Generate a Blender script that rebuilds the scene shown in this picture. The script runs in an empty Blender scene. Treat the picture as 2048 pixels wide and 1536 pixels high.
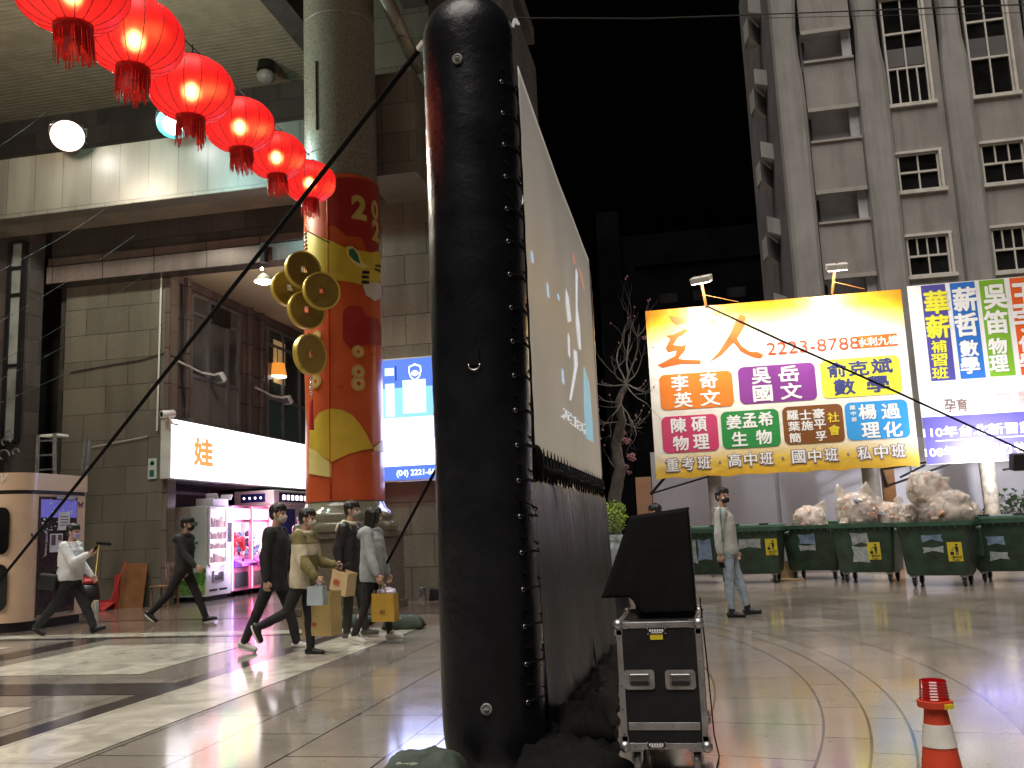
import bpy, bmesh, math, random
from mathutils import Vector, Matrix, noise
rad = math.radians
random.seed(7)
scene = bpy.context.scene
COL = scene.collection

# ------------------------------------------------------------------ camera, sky, light, exposure
F, PITCH, ROLL, YAW, CH = 1837.0, rad(8.95), rad(2.42), rad(11.0), 1.35
f0 = Vector((-math.sin(YAW), math.cos(YAW), 0)); r0 = Vector((math.cos(YAW), math.sin(YAW), 0)); z0 = Vector((0, 0, 1))
FW = f0 * math.cos(PITCH) + z0 * math.sin(PITCH)
u1 = z0 * math.cos(PITCH) - f0 * math.sin(PITCH)
RT = r0 * math.cos(ROLL) - u1 * math.sin(ROLL)
UP = u1 * math.cos(ROLL) + r0 * math.sin(ROLL)
EYE = Vector((0, 0, CH))
cd = bpy.data.cameras.new('camera'); cam = bpy.data.objects.new('camera', cd); COL.objects.link(cam)
cd.sensor_width = 36; cd.lens = 36 * F / 2048; cd.clip_start = 0.05; cd.clip_end = 500
cam.matrix_world = Matrix(((RT.x, UP.x, -FW.x, EYE.x), (RT.y, UP.y, -FW.y, EYE.y), (RT.z, UP.z, -FW.z, EYE.z), (0, 0, 0, 1)))
scene.camera = cam

world = bpy.data.worlds.new('World'); scene.world = world; world.use_nodes = True
wn = world.node_tree
sky = wn.nodes.new('ShaderNodeTexSky'); sky.sky_type = 'NISHITA'; sky.sun_disc = False
sky.sun_elevation = rad(-5); sky.sun_rotation = rad(190)
wn.links.new(sky.outputs[0], wn.nodes['Background'].inputs[0]); wn.nodes['Background'].inputs[1].default_value = 0.12

sd = bpy.data.lights.new('city_glow', 'SUN'); sd.energy = 2.8; sd.angle = rad(50); sd.color = (1.0, 0.91, 0.82)
so = bpy.data.objects.new('city_glow', sd); COL.objects.link(so); so.rotation_euler = (rad(22), 0, rad(-12))

scene.view_settings.view_transform = 'Standard'; scene.view_settings.look = 'None'
scene.view_settings.exposure = 0.45; scene.view_settings.gamma = 1
cy = scene.cycles
cy.use_denoising = True; cy.max_bounces = 6; cy.diffuse_bounces = 3; cy.glossy_bounces = 3; cy.transparent_max_bounces = 10
cy.sample_clamp_indirect = 4; cy.caustics_reflective = False; cy.caustics_refractive = False

# a survey of the photograph: the point seen at a pixel on the plane y = Y, x = X or z = Z
def ray(px, py): return RT * ((px - 1024) / F) + UP * ((768 - py) / F) + FW
def PY(px, py, Y): d = ray(px, py); return EYE + d * (Y / d.y)
def PX(px, py, X): d = ray(px, py); return EYE + d * (X / d.x)
def PZ(px, py, Z=0.0): d = ray(px, py); return EYE + d * ((Z - CH) / d.z)
def PD(px, py, D): return EYE + ray(px, py) * D

# ------------------------------------------------------------------ materials
class Ex:
    """tiny expression builder over math nodes"""
    def __init__(s, nt, v): s.nt, s.v = nt, v
    def _op(s, op, *o):
        n = s.nt.nodes.new('ShaderNodeMath'); n.operation = op
        for i, x in enumerate((s,) + o):
            x = x.v if isinstance(x, Ex) else x
            if isinstance(x, (int, float)): n.inputs[i].default_value = x
            else: s.nt.links.new(x, n.inputs[i])
        return Ex(s.nt, n.outputs[0])
    def __add__(s, o): return s._op('ADD', o)
    def __sub__(s, o): return s._op('SUBTRACT', o)
    def __mul__(s, o): return s._op('MULTIPLY', o)
    def __truediv__(s, o): return s._op('DIVIDE', o)
    def abs(s): return s._op('ABSOLUTE')
    def sqrt(s): return s._op('SQRT')
    def floor(s): return s._op('FLOOR')
    def fract(s): return s._op('FRACT')
    def gt(s, o): return s._op('GREATER_THAN', o)
    def lt(s, o): return s._op('LESS_THAN', o)
    def min(s, o): return s._op('MINIMUM', o)
    def max(s, o): return s._op('MAXIMUM', o)
    def atan2(s, o): return s._op('ARCTAN2', o)

def c4(c): return (c[0], c[1], c[2], 1)
def new_mat(name):
    m = bpy.data.materials.new(name); m.use_nodes = True
    nt = m.node_tree; return m, nt, nt.nodes['Principled BSDF']
def objco(nt, scale=1.0):
    t = nt.nodes.new('ShaderNodeTexCoord')
    mp = nt.nodes.new('ShaderNodeMapping'); nt.links.new(t.outputs['Object'], mp.inputs[0])
    mp.inputs['Scale'].default_value = scale if isinstance(scale, tuple) else (scale,) * 3
    return mp.outputs[0]
def noise_n(nt, co, scale, detail=4, rough=.55):
    n = nt.nodes.new('ShaderNodeTexNoise'); n.inputs['Scale'].default_value = scale
    n.inputs['Detail'].default_value = detail; n.inputs['Roughness'].default_value = rough
    nt.links.new(co, n.inputs['Vector']); return n
def ramp(nt, fac, stops):
    r = nt.nodes.new('ShaderNodeValToRGB'); e = r.color_ramp.elements
    while len(e) < len(stops): e.new(.5)
    for k, (p, c) in enumerate(stops): e[k].position = p; e[k].color = c4(c)
    nt.links.new(fac, r.inputs[0]); return r.outputs[0]
def mixc(nt, fac, a, b, mode='MIX'):
    n = nt.nodes.new('ShaderNodeMix'); n.data_type = 'RGBA'; n.blend_type = mode
    for sock, v in ((n.inputs[0], fac), (n.inputs[6], a), (n.inputs[7], b)):
        if isinstance(v, (int, float)): sock.default_value = v
        elif isinstance(v, (tuple, list)): sock.default_value = c4(v)
        else: nt.links.new(v, sock)
    return n.outputs[2]

def mat(name, col, rough=.6, metal=0.0, var=.12, vs=3.0, bump=0.0, bs=60.0, spec=.5, coat=0.0, emit=None, es=0.0, rv=.08):
    m, nt, b = new_mat(name)
    co = objco(nt)
    n = noise_n(nt, co, vs)
    lo = tuple(max(0, x * (1 - var)) for x in col); hi = tuple(min(1, x * (1 + var)) for x in col)
    nt.links.new(ramp(nt, n.outputs[0], [(.3, lo), (.7, hi)]), b.inputs['Base Color'])
    b.inputs['Roughness'].default_value = rough; b.inputs['Metallic'].default_value = metal
    if rv:
        r_ = ramp(nt, n.outputs[0], [(.3, (max(0, rough - rv),) * 3), (.7, (min(1, rough + rv),) * 3)])
        nt.links.new(r_, b.inputs['Roughness'])
    b.inputs['Specular IOR Level'].default_value = spec; b.inputs['Coat Weight'].default_value = coat
    if bump:
        bn = nt.nodes.new('ShaderNodeBump'); bn.inputs['Strength'].default_value = min(1, bump); bn.inputs['Distance'].default_value = .01
        nt.links.new(noise_n(nt, co, bs, 6).outputs[0], bn.inputs['Height']); nt.links.new(bn.outputs[0], b.inputs['Normal'])
    if emit:
        b.inputs['Emission Color'].default_value = c4(emit); b.inputs['Emission Strength'].default_value = es
    return m
def glow(name, col, s): return mat(name, tuple(min(1, c * .8) for c in col), .5, var=0.0, emit=col, es=s, rv=0)

def stone_blocks(name, col, bw, bh, rough=.45, joint=.006, var=.25, dirt=.3, spec=.5, speck=.18):
    """granite cladding laid in courses, u = x + y, v = z"""
    m, nt, b = new_mat(name)
    t = nt.nodes.new('ShaderNodeTexCoord'); s = nt.nodes.new('ShaderNodeSeparateXYZ'); nt.links.new(t.outputs['Object'], s.inputs[0])
    u = Ex(nt, s.outputs[0]) + Ex(nt, s.outputs[1])
    cb = nt.nodes.new('ShaderNodeCombineXYZ'); nt.links.new(u.v, cb.inputs[0]); nt.links.new(s.outputs[2], cb.inputs[1])
    br = nt.nodes.new('ShaderNodeTexBrick'); nt.links.new(cb.outputs[0], br.inputs['Vector'])
    br.inputs['Scale'].default_value = 1; br.inputs['Mortar Size'].default_value = joint; br.inputs['Mortar Smooth'].default_value = .1
    br.inputs['Brick Width'].default_value = bw; br.inputs['Row Height'].default_value = bh; br.inputs['Bias'].default_value = 0
    br.inputs['Color1'].default_value = c4([x * (1 - var) for x in col]); br.inputs['Color2'].default_value = c4([min(1, x * (1 + var)) for x in col])
    br.inputs['Mortar'].default_value = c4([x * .22 for x in col])
    co = t.outputs['Object']
    sp = ramp(nt, noise_n(nt, co, 55, 3, .7).outputs[0], [(.32, (1 - speck * 2,) * 3), (.5, (1, 1, 1)), (.72, (1 + speck,) * 3)])
    mp = nt.nodes.new('ShaderNodeMapping'); nt.links.new(co, mp.inputs[0]); mp.inputs['Scale'].default_value = (1.6, 1.6, .25)
    st = ramp(nt, noise_n(nt, mp.outputs[0], 1.2, 5).outputs[0], [(.35, (1 - dirt,) * 3), (.62, (1, 1, 1))])
    c = mixc(nt, 1.0, br.outputs[0], sp, 'MULTIPLY'); c = mixc(nt, 1.0, c, st, 'MULTIPLY')
    nt.links.new(c, b.inputs['Base Color']); b.inputs['Roughness'].default_value = rough; b.inputs['Specular IOR Level'].default_value = spec
    bn = nt.nodes.new('ShaderNodeBump'); bn.inputs['Strength'].default_value = .6; bn.inputs['Distance'].default_value = .006; bn.invert = True
    nt.links.new(br.outputs['Fac'], bn.inputs['Height']); nt.links.new(bn.outputs[0], b.inputs['Normal'])
    return m

def polished(name, col, tile=(.9, .6), var=.1, cloud=.18, cs=1.3, rough=.16, joint=.004, speck=.12, rot=0.0, vein=0.0, spec=.5):
    """polished floor stone; slabs follow the building's axes"""
    m, nt, b = new_mat(name)
    t = nt.nodes.new('ShaderNodeTexCoord'); mp = nt.nodes.new('ShaderNodeMapping'); nt.links.new(t.outputs['Object'], mp.inputs[0])
    mp.inputs['Rotation'].default_value = (0, 0, rot)
    br = nt.nodes.new('ShaderNodeTexBrick'); nt.links.new(mp.outputs[0], br.inputs['Vector']); br.inputs['Scale'].default_value = 1
    br.inputs['Mortar Size'].default_value = joint; br.inputs['Brick Width'].default_value = tile[0]; br.inputs['Row Height'].default_value = tile[1]
    br.inputs['Bias'].default_value = 0
    br.inputs['Color1'].default_value = c4([x * (1 - var) for x in col]); br.inputs['Color2'].default_value = c4([min(1, x * (1 + var)) for x in col])
    br.inputs['Mortar'].default_value = c4([x * .12 for x in col])
    co = t.outputs['Object']
    nz = noise_n(nt, co, cs, 6, .6)
    if vein: nz.inputs['Distortion'].default_value = vein
    cl = ramp(nt, nz.outputs[0], [(.32, (1 - cloud,) * 3), (.66, (1 + cloud * .4,) * 3)])
    sp = ramp(nt, noise_n(nt, co, 70, 3, .7).outputs[0], [(.3, (1 - speck * 2,) * 3), (.7, (1 + speck,) * 3)])
    c = mixc(nt, 1.0, br.outputs[0], cl, 'MULTIPLY'); c = mixc(nt, 1.0, c, sp, 'MULTIPLY')
    c = mixc(nt, 1.0, c, ramp(nt, noise_n(nt, co, 5.5, 3, .6).outputs[0], [(.27, (.7,) * 3), (.36, (1,) * 3)]), 'MULTIPLY')
    nt.links.new(c, b.inputs['Base Color']); b.inputs['Specular IOR Level'].default_value = spec
    rr = ramp(nt, noise_n(nt, co, .8, 6, .65).outputs[0], [(.3, (rough * .75,) * 3), (.7, (rough * 1.45,) * 3)])
    nt.links.new(rr, b.inputs['Roughness'])
    bn = nt.nodes.new('ShaderNodeBump'); bn.inputs['Strength'].default_value = .35; bn.inputs['Distance'].default_value = .004; bn.invert = True
    nt.links.new(br.outputs['Fac'], bn.inputs['Height']); nt.links.new(bn.outputs[0], b.inputs['Normal'])
    return m

# ------------------------------------------------------------------ mesh helpers
MW = {}
TMP = bpy.data.scenes.new('tmp')
def evaluated(ob):
    """the finished mesh of ob, worked out in a scratch scene so that the big one is not updated each time"""
    TMP.collection.objects.link(ob)
    with bpy.context.temp_override(scene=TMP, view_layer=TMP.view_layers[0]):
        dg = bpy.context.evaluated_depsgraph_get(); me = bpy.data.meshes.new_from_object(ob.evaluated_get(dg))
    bpy.data.objects.remove(ob); return me
def frame(w):
    w = w.normalized(); a = Vector((0, 0, 1)) if abs(w.z) < .9 else Vector((0, 1, 0))
    u = a.cross(w).normalized(); return u, w.cross(u)
class MB:
    def __init__(s): s.bm = bmesh.new()
    def box(s, c, size, rot=None):
        m = Matrix.Translation(Vector(c)) @ (rot.to_4x4() if rot is not None else Matrix.Identity(4)) @ Matrix.Diagonal((size[0], size[1], size[2], 1))
        bmesh.ops.create_cube(s.bm, size=1, matrix=m); return s
    def bmm(s, a, b):
        a, b = Vector(a), Vector(b); return s.box((a + b) / 2, [abs(x) for x in (b - a)])
    def ring_loft(s, rings, cap=True, closed=False):
        rs = [[s.bm.verts.new(p) for p in r] for r in rings]; n = len(rs[0])
        pairs = list(zip(rs, rs[1:])) + ([(rs[-1], rs[0])] if closed else [])
        for a, b in pairs:
            for i in range(n):
                try: s.bm.faces.new((a[i], a[(i + 1) % n], b[(i + 1) % n], b[i]))
                except ValueError: pass
        if cap and not closed:
            s.bm.faces.new(rs[0][::-1]); s.bm.faces.new(rs[-1])
        return s
    def tube(s, pts, r, n=8, closed=False):
        pts = [Vector(p) for p in pts]; k = len(pts); rings = []
        u = None
        for i, p in enumerate(pts):
            a = pts[(i - 1) % k] if (closed or i) else pts[0]; b = pts[(i + 1) % k] if (closed or i < k - 1) else pts[-1]
            w = (b - a).normalized()
            if u is None: u, v = frame(w)
            else:
                u = (u - w * u.dot(w)).normalized(); v = w.cross(u)
            rr = r[i] if isinstance(r, (list, tuple)) else r
            rings.append([p + (u * math.cos(t) + v * math.sin(t)) * rr for t in [2 * math.pi * j / n for j in range(n)]])
        return s.ring_loft(rings, closed=closed)
    def lathe(s, prof, c=(0, 0, 0), n=24, axis=None, cap=True):
        c = Vector(c); w = Vector(axis) .normalized() if axis is not None else Vector((0, 0, 1))
        u, v = frame(w) if axis is not None else (Vector((1, 0, 0)), Vector((0, 1, 0)))
        rings = [[c + w * z + (u * math.cos(t) + v * math.sin(t)) * max(r, 1e-4) for t in [2 * math.pi * j / n for j in range(n)]] for r, z in prof]
        return s.ring_loft(rings, cap=cap)
    def sph(s, c, r, n=16, rot=None):
        r = r if isinstance(r, (tuple, list)) else (r, r, r)
        m = Matrix.Translation(Vector(c)) @ (rot.to_4x4() if rot is not None else Matrix.Identity(4)) @ Matrix.Diagonal((r[0], r[1], r[2], 1))
        bmesh.ops.create_uvsphere(s.bm, u_segments=n, v_segments=max(6, n // 2 + 2), radius=1, matrix=m); return s
    def poly(s, pts): s.bm.faces.new([s.bm.verts.new(Vector(p)) for p in pts]); return s
    def prism(s, pts, ext):
        pts = [Vector(p) for p in pts]; ext = Vector(ext)
        return s.ring_loft([pts, [p + ext for p in pts]])
    def cap(s, a, b, ra, rb, n=12, k=4):
        a, b = Vector(a), Vector(b); w = (b - a)
        if w.length < 1e-6: w = Vector((0, 0, 1e-4))
        L = w.length; w = w.normalized(); u, v = frame(w); prof = []
        for i in range(k + 1):
            t = math.pi / 2 * (i / k); prof.append((ra * math.sin(t) + 1e-4, -ra * math.cos(t)))
        for i in range(k + 1):
            t = math.pi / 2 * (i / k); prof.append((rb * math.cos(t) + 1e-4, L + rb * math.sin(t)))
        return s.ring_loft([[a + w * z + (u * math.cos(t) + v * math.sin(t)) * r for t in [2 * math.pi * j / n for j in range(n)]] for r, z in prof])
    def build(s, name, m, parent=None, smooth=False, bevel=0.0, local=False, auto=None):
        bmesh.ops.recalc_face_normals(s.bm, faces=s.bm.faces)
        me = bpy.data.meshes.new(name); s.bm.to_mesh(me); s.bm.free()
        return link_mesh(name, me, m, parent, smooth, bevel, local, auto)
def link_mesh(name, me, m, parent=None, smooth=False, bevel=0.0, local=False, auto=None):
    for x in (m if isinstance(m, (list, tuple)) else [m]): me.materials.append(x)
    o = bpy.data.objects.new(name, me); COL.objects.link(o)
    if parent is not None:
        o.parent = parent; MW[o.name] = MW[parent.name]
        if not local: me.transform(MW[parent.name].inverted())
    else: MW[o.name] = Matrix.Identity(4)
    if smooth: me.polygons.foreach_set('use_smooth', [True] * len(me.polygons))
    if auto:
        me.polygons.foreach_set('use_smooth', [True] * len(me.polygons)); me.set_sharp_from_angle(angle=rad(auto))
    if bevel:
        md = o.modifiers.new('edge', 'BEVEL'); md.width = bevel; md.segments = 2; md.limit_method = 'ANGLE'; md.angle_limit = rad(40)
    return o
def thing(name, label, cat, loc=(0, 0, 0), rz=0.0, group=None):
    o = bpy.data.objects.new(name, None); COL.objects.link(o); o.empty_display_size = .1
    o.location = loc; o.rotation_euler = (0, 0, rz); MW[o.name] = Matrix.Translation(Vector(loc)) @ Matrix.Rotation(rz, 4, 'Z')
    return tag(o, label, cat, group)
def tag(o, label, cat, group=None):
    o['label'] = label; o['category'] = cat
    if group: o['group'] = group
    return o
def struct(o): o['kind'] = 'structure'; return o
def dup(root, loc, rz=None, label=None):
    r = root.copy(); COL.objects.link(r); r.location = loc
    if rz is not None: r.rotation_euler = (0, 0, rz)
    if label: r['label'] = label
    MW[r.name] = Matrix.Translation(Vector(loc)) @ Matrix.Rotation(r.rotation_euler.z, 4, 'Z')
    for ch in list(root.children):
        c = ch.copy(); COL.objects.link(c); c.parent = r; MW[c.name] = MW[r.name]
        for g in ch.children:
            d = g.copy(); COL.objects.link(d); d.parent = c; MW[d.name] = MW[r.name]
    return r

def glyph_mesh(body, bold=0.0, shear=0.0, ext=0.0, space=1.0, lines=.95):
    cu = bpy.data.curves.new('t', 'FONT'); cu.body = body; cu.offset = bold; cu.shear = shear; cu.extrude = ext
    cu.align_x = 'CENTER'; cu.align_y = 'CENTER'; cu.space_character = space; cu.space_line = lines; cu.resolution_u = 3
    me = evaluated(bpy.data.objects.new('t', cu)); bpy.data.curves.remove(cu); return me
def text(body, o, right, up, size, m, parent, name='lettering', bold=.0, shear=0.0, wid=None, space=1.0, lines=.95):
    """raised lettering: size = height of the whole text block, wid = its width when fitted"""
    me = glyph_mesh(body, 0.0, shear, 0.0, space, lines)
    xs = [v.co.x for v in me.vertices]; ys = [v.co.y for v in me.vertices]
    cx, cy_, w, h = (min(xs) + max(xs)) / 2, (min(ys) + max(ys)) / 2, max(xs) - min(xs), max(ys) - min(ys)
    sy = size / h; sx = wid / w if wid else sy
    o, right, up = Vector(o), Vector(right).normalized(), Vector(up).normalized(); nn = right.cross(up)
    k = bold * .8
    sh = [(0, 0)] + ([(k * math.cos(q), k * math.sin(q)) for q in [rad(45 * j + 22) for j in range(8)]] if bold else [])
    pts, fcs, nv = [], [], len(me.vertices)
    for i, (dx, dy) in enumerate(sh):
        pts += [o + right * ((v.co.x - cx + dx) * sx) + up * ((v.co.y - cy_ + dy) * sy) + nn * (.0035 - i * .00025) for v in me.vertices]
        fcs += [[j + i * nv for j in p.vertices] for p in me.polygons]
    bpy.data.meshes.remove(me); me = bpy.data.meshes.new(name); me.from_pydata(pts, [], fcs); me.update()
    return link_mesh(name, me, m, parent)
def rrect(w, h, r, n=4):
    pts = []
    for cx, cy_, a0 in ((w / 2 - r, h / 2 - r, 0), (-w / 2 + r, h / 2 - r, 90), (-w / 2 + r, -h / 2 + r, 180), (w / 2 - r, -h / 2 + r, 270)):
        for i in range(n + 1):
            t = rad(a0 + 90 * i / n); pts.append((cx + r * math.cos(t), cy_ + r * math.sin(t)))
    return pts
def sheet(pts, name, m, parent=None, z=0.004): return MB().poly([(p[0], p[1], z) for p in pts]).build(name, m, parent)
def lamp(name, kind, loc, energy, col=(1, 1, 1), parent=None, aim=None, size=.2, spot=None, blend=.6):
    ld = bpy.data.lights.new(name, kind); ld.energy = energy; ld.color = col
    if kind == 'AREA':
        ld.shape = 'RECTANGLE'; ld.size, ld.size_y = size if isinstance(size, tuple) else (size, size)
    elif kind in ('POINT', 'SPOT'): ld.shadow_soft_size = size
    if spot: ld.spot_size = rad(spot); ld.spot_blend = blend
    o = bpy.data.objects.new(name, ld); COL.objects.link(o)
    q = (Vector(aim) - Vector(loc)).to_track_quat('-Z', 'Y') if aim is not None else None
    M = Matrix.Translation(Vector(loc)) @ (q.to_matrix().to_4x4() if q else Matrix.Identity(4))
    if parent is not None: o.parent = parent; M = MW[parent.name].inverted() @ M
    o.matrix_local = M
    return o
VX, VY, VZ = Vector((1, 0, 0)), Vector((0, 1, 0)), Vector((0, 0, 1))

# ------------------------------------------------------------------ shared materials
M = {}
M['granite_wall'] = stone_blocks('granite wall', (.21, .185, .145), 1.1, .62, .32, joint=.007, dirt=.3, var=.13)
M['granite_pale'] = stone_blocks('granite pale', (.24, .21, .165), 1.0, .66, .3, joint=.008, var=.13)
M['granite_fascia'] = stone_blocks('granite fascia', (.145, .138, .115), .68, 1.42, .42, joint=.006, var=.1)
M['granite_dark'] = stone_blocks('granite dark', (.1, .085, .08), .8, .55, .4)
M['granite_pink'] = stone_blocks('granite pink', (.2, .15, .135), 1.3, .82, .25, joint=.012, var=.08)
M['granite_col'] = mat('granite column', (.2, .18, .14), .3, var=.3, vs=28, bump=.08, bs=90)
M['granite_ped'] = mat('granite pedestal', (.16, .135, .1), .3, var=.3, vs=45, bump=.05)
M['granite_base'] = mat('granite base', (.2, .185, .13), .1, var=.3, vs=50, coat=.4)
M['slat'] = mat('ceiling slat', (.34, .29, .21), .5, var=.12, vs=2)
M['soffit'] = mat('soffit paint', (.5, .42, .28), .7, var=.06)
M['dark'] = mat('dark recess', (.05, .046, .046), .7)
M['black'] = mat('black metal', (.012, .012, .013), .45)
M['white_paint'] = mat('white paint', (.75, .74, .7), .45, var=.06)
M['grey_metal'] = mat('grey metal', (.3, .3, .31), .4, .6)
M['steel'] = mat('brushed steel', (.55, .55, .56), .28, .95, var=.1)
M['alu'] = mat('aluminium', (.42, .42, .43), .4, .9, var=.2, vs=9, bump=.1)
def streaked(name, col):
    m, nt, b = new_mat(name); co = objco(nt); mp = nt.nodes.new('ShaderNodeMapping'); nt.links.new(co, mp.inputs[0]); mp.inputs['Scale'].default_value = (1.5, 1.5, .12)
    c = ramp(nt, noise_n(nt, co, .7, 5).outputs[0], [(.3, tuple(x * .85 for x in col)), (.7, tuple(x * 1.12 for x in col))])
    c = mixc(nt, 1.0, c, ramp(nt, noise_n(nt, mp.outputs[0], 1.6, 6, .65).outputs[0], [(.36, (.8, .79, .78)), (.52, (1, 1, 1))]), 'MULTIPLY')
    c = mixc(nt, 1.0, c, ramp(nt, noise_n(nt, co, 30, 3).outputs[0], [(.3, (.9,) * 3), (.7, (1.06,) * 3)]), 'MULTIPLY')
    nt.links.new(c, b.inputs['Base Color']); b.inputs['Roughness'].default_value = .85; return m
M['plaster'] = streaked('grey plaster', (.31, .307, .3))
M['plaster_warm'] = streaked('warm plaster', (.305, .292, .277))
M['recess'] = mat('lightened recess plaster', (.5, .5, .53), .8, var=.2, vs=1)  # paler than the facade to stand in for light inside the recesses
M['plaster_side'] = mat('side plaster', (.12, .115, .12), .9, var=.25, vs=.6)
M['trim'] = mat('window trim', (.36, .34, .31), .6)
M['win_frame'] = mat('window frame', (.6, .58, .53), .5)
M['glass_dark'] = mat('dark window glass', (.012, .012, .012), .08, var=.5, vs=1.1, spec=.6)
M['glass_grey'] = mat('grey film glass', (.12, .12, .115), .12, var=.5, vs=.9)
M['glass_pier'] = mat('glass with painted reflections', (.3, .31, .3), .2, var=.35, vs=1.2)  # pale base colour stands in for lights reflected in the panes
M['rope'] = mat('black strap', (.006, .006, .006), .9, spec=.08)
M['wire'] = mat('pale wire', (.035, .033, .032), .7, spec=.2)
M['white_cord'] = mat('white cord', (.7, .7, .72), .6)

# ------------------------------------------------------------------ plaza floor
def ring_floor():
    m, nt, b = new_mat('polished ring paving')
    t = nt.nodes.new('ShaderNodeTexCoord'); s = nt.nodes.new('ShaderNodeSeparateXYZ'); nt.links.new(t.outputs['Object'], s.inputs[0])
    x = Ex(nt, s.outputs[0]) + 10.0; y = Ex(nt, s.outputs[1]) - 7.82
    r = (x * x + y * y).sqrt(); ang = y.atan2(x)
    radii = [10.03, 10.78, 11.06, 11.3, 11.93, 12.75, 13.6, 14.7, 15.9, 17.2, 18.6, 20.2]
    dj, idx = None, None
    for q in radii:
        d = (r - q).abs(); g = r.gt(q)
        dj = d if dj is None else dj.min(d); idx = g if idx is None else idx + g
    seg = ang * 11.5 / 1.0 + idx * .37
    dt = ((seg.fract() - .5).abs() * -1.0 + .5) * (r / 11.5)
    joint = dj.min(dt)
    cb = nt.nodes.new('ShaderNodeCombineXYZ'); nt.links.new(seg.floor().v, cb.inputs[0]); nt.links.new(idx.v, cb.inputs[1])
    wn_ = nt.nodes.new('ShaderNodeTexWhiteNoise'); wn_.noise_dimensions = '2D'; nt.links.new(cb.outputs[0], wn_.inputs[0])
    co = t.outputs['Object']
    base = ramp(nt, wn_.outputs[0], [(0, (.225, .195, .165)), (.35, (.31, .27, .23)), (.65, (.27, .238, .208)), (1, (.36, .318, .266))])
    sp = ramp(nt, noise_n(nt, co, 75, 3, .75).outputs[0], [(.3, (.68,) * 3), (.7, (1.15,) * 3)])
    cl = ramp(nt, noise_n(nt, co, .9, 5).outputs[0], [(.32, (.84,) * 3), (.66, (1.06,) * 3)])
    c = mixc(nt, 1.0, base, sp, 'MULTIPLY'); c = mixc(nt, 1.0, c, cl, 'MULTIPLY')
    band = r.gt(10.78) * r.lt(11.06)
    c = mixc(nt, (band * .55).v, c, (.25, .19, .135))
    c = mixc(nt, joint.lt(.0085).v, c, (.02, .017, .015))
    nt.links.new(c, b.inputs['Base Color'])
    c = mixc(nt, 1.0, c, ramp(nt, noise_n(nt, co, 5.5, 3, .6).outputs[0], [(.27, (.66,) * 3), (.36, (1,) * 3)]), 'MULTIPLY')
    nt.links.new(c, b.inputs['Base Color']); b.inputs['Specular IOR Level'].default_value = .62
    rr = ramp(nt, noise_n(nt, co, .8, 6, .65).outputs[0], [(.3, (.065,) * 3), (.7, (.17,) * 3)])
    nt.links.new(rr, b.inputs['Roughness'])
    return m
M['ring_floor'] = ring_floor()
struct(sheet([(-150, -60), (150, -60), (150, 220), (-150, 220)], 'plaza_floor', M['ring_floor'], z=0))
M['st_brown'] = polished('brown granite paving', (.285, .257, .22), (1.25, .66), rot=rad(90), rough=.1, spec=.6, joint=.009)
M['st_red'] = polished('red brown granite paving', (.2, .14, .11), (1.2, .6), rough=.12)
M['st_dark'] = polished('dark granite paving', (.055, .047, .047), (1.2, .63), rough=.13, joint=.003)
M['st_white'] = polished('clouded marble paving', (.66, .625, .53), (1.2, .8), rot=rad(90), cloud=.4, cs=2.0, vein=1.2, rough=.09, speck=.02, joint=.003)
def band(x0, x1, y0, y1, m, name, z): struct(sheet([(x0, y0), (x1, y0), (x1, y1), (x0, y1)], name, M[m], z=z))
band(-30, -1.75, -10, 13.3, 'st_brown', 'brown_granite_paving', .004)
band(-30, -1.75, 13.3, 18.3, 'st_red', 'red_granite_paving', .004)
band(-30, -4.85, 12.6, 13.1, 'st_white', 'marble_paving', .008)
band(-30, -4.85, 12.42, 12.56, 'st_dark', 'dark_granite_paving', .008)
band(-30, -5.1, 7.82, 8.45, 'st_dark', 'dark_granite_paving', .008)
band(-5.1, -4.85, -10, 12.42, 'st_dark', 'dark_granite_paving', .008)
band(-9.05, -8.55, 8.45, 12.42, 'st_dark', 'dark_granite_paving', .008)
band(-8.1, -5.85, 9.02, 11.6, 'st_white', 'marble_paving', .008)
band(-14, -9.5, 9.02, 11.6, 'st_white', 'marble_paving', .008)
band(-30, -5.7, -10, 7.24, 'st_white', 'marble_paving', .008)
band(-4.85, -4.02, -10, 13.1, 'st_white', 'marble_paving', .0081)
band(-30, -3, 15.2, 15.34, 'st_dark', 'dark_granite_paving', .008)

# ------------------------------------------------------------------ arcade building (granite portico)
B = thing('arcade_building', 'dark granite arcade building with slatted ceiling, pale stone balcony and recessed shopfront', 'building')
MB().bmm((-14.2, 18.6, 0), (-11.6, 19.1, 7.6)).build('wall', M['granite_wall'], B)
MB().bmm((-12.1, 19.1, 2.75), (-11.62, 27, 7.6)).build('wall', M['granite_pink'], B)
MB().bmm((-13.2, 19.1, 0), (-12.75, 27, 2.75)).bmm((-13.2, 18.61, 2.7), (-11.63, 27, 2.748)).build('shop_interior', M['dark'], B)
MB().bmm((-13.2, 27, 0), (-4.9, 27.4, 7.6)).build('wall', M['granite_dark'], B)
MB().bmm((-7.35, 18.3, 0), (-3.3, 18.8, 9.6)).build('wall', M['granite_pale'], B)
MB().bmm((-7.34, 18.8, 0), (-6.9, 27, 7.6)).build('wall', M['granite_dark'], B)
MB().bmm((-13.2, 18.9, 7.6), (-4.9, 27.4, 7.7)).build('soffit', M['soffit'], B)
MB().bmm((-26, 16.6, 8.43), (-6.1, 17.0, 9.8)).build('fascia', M['granite_fascia'], B, bevel=.02)
MB().bmm((-26, 17.0, 8.44), (-6.1, 17.7, 9.0)).build('fascia_soffit', M['granite_pale'], B)
MB().bmm((-26, 17.7, 8.75), (-5.2, 22, 9.0)).build('slab', M['dark'], B)
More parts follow.
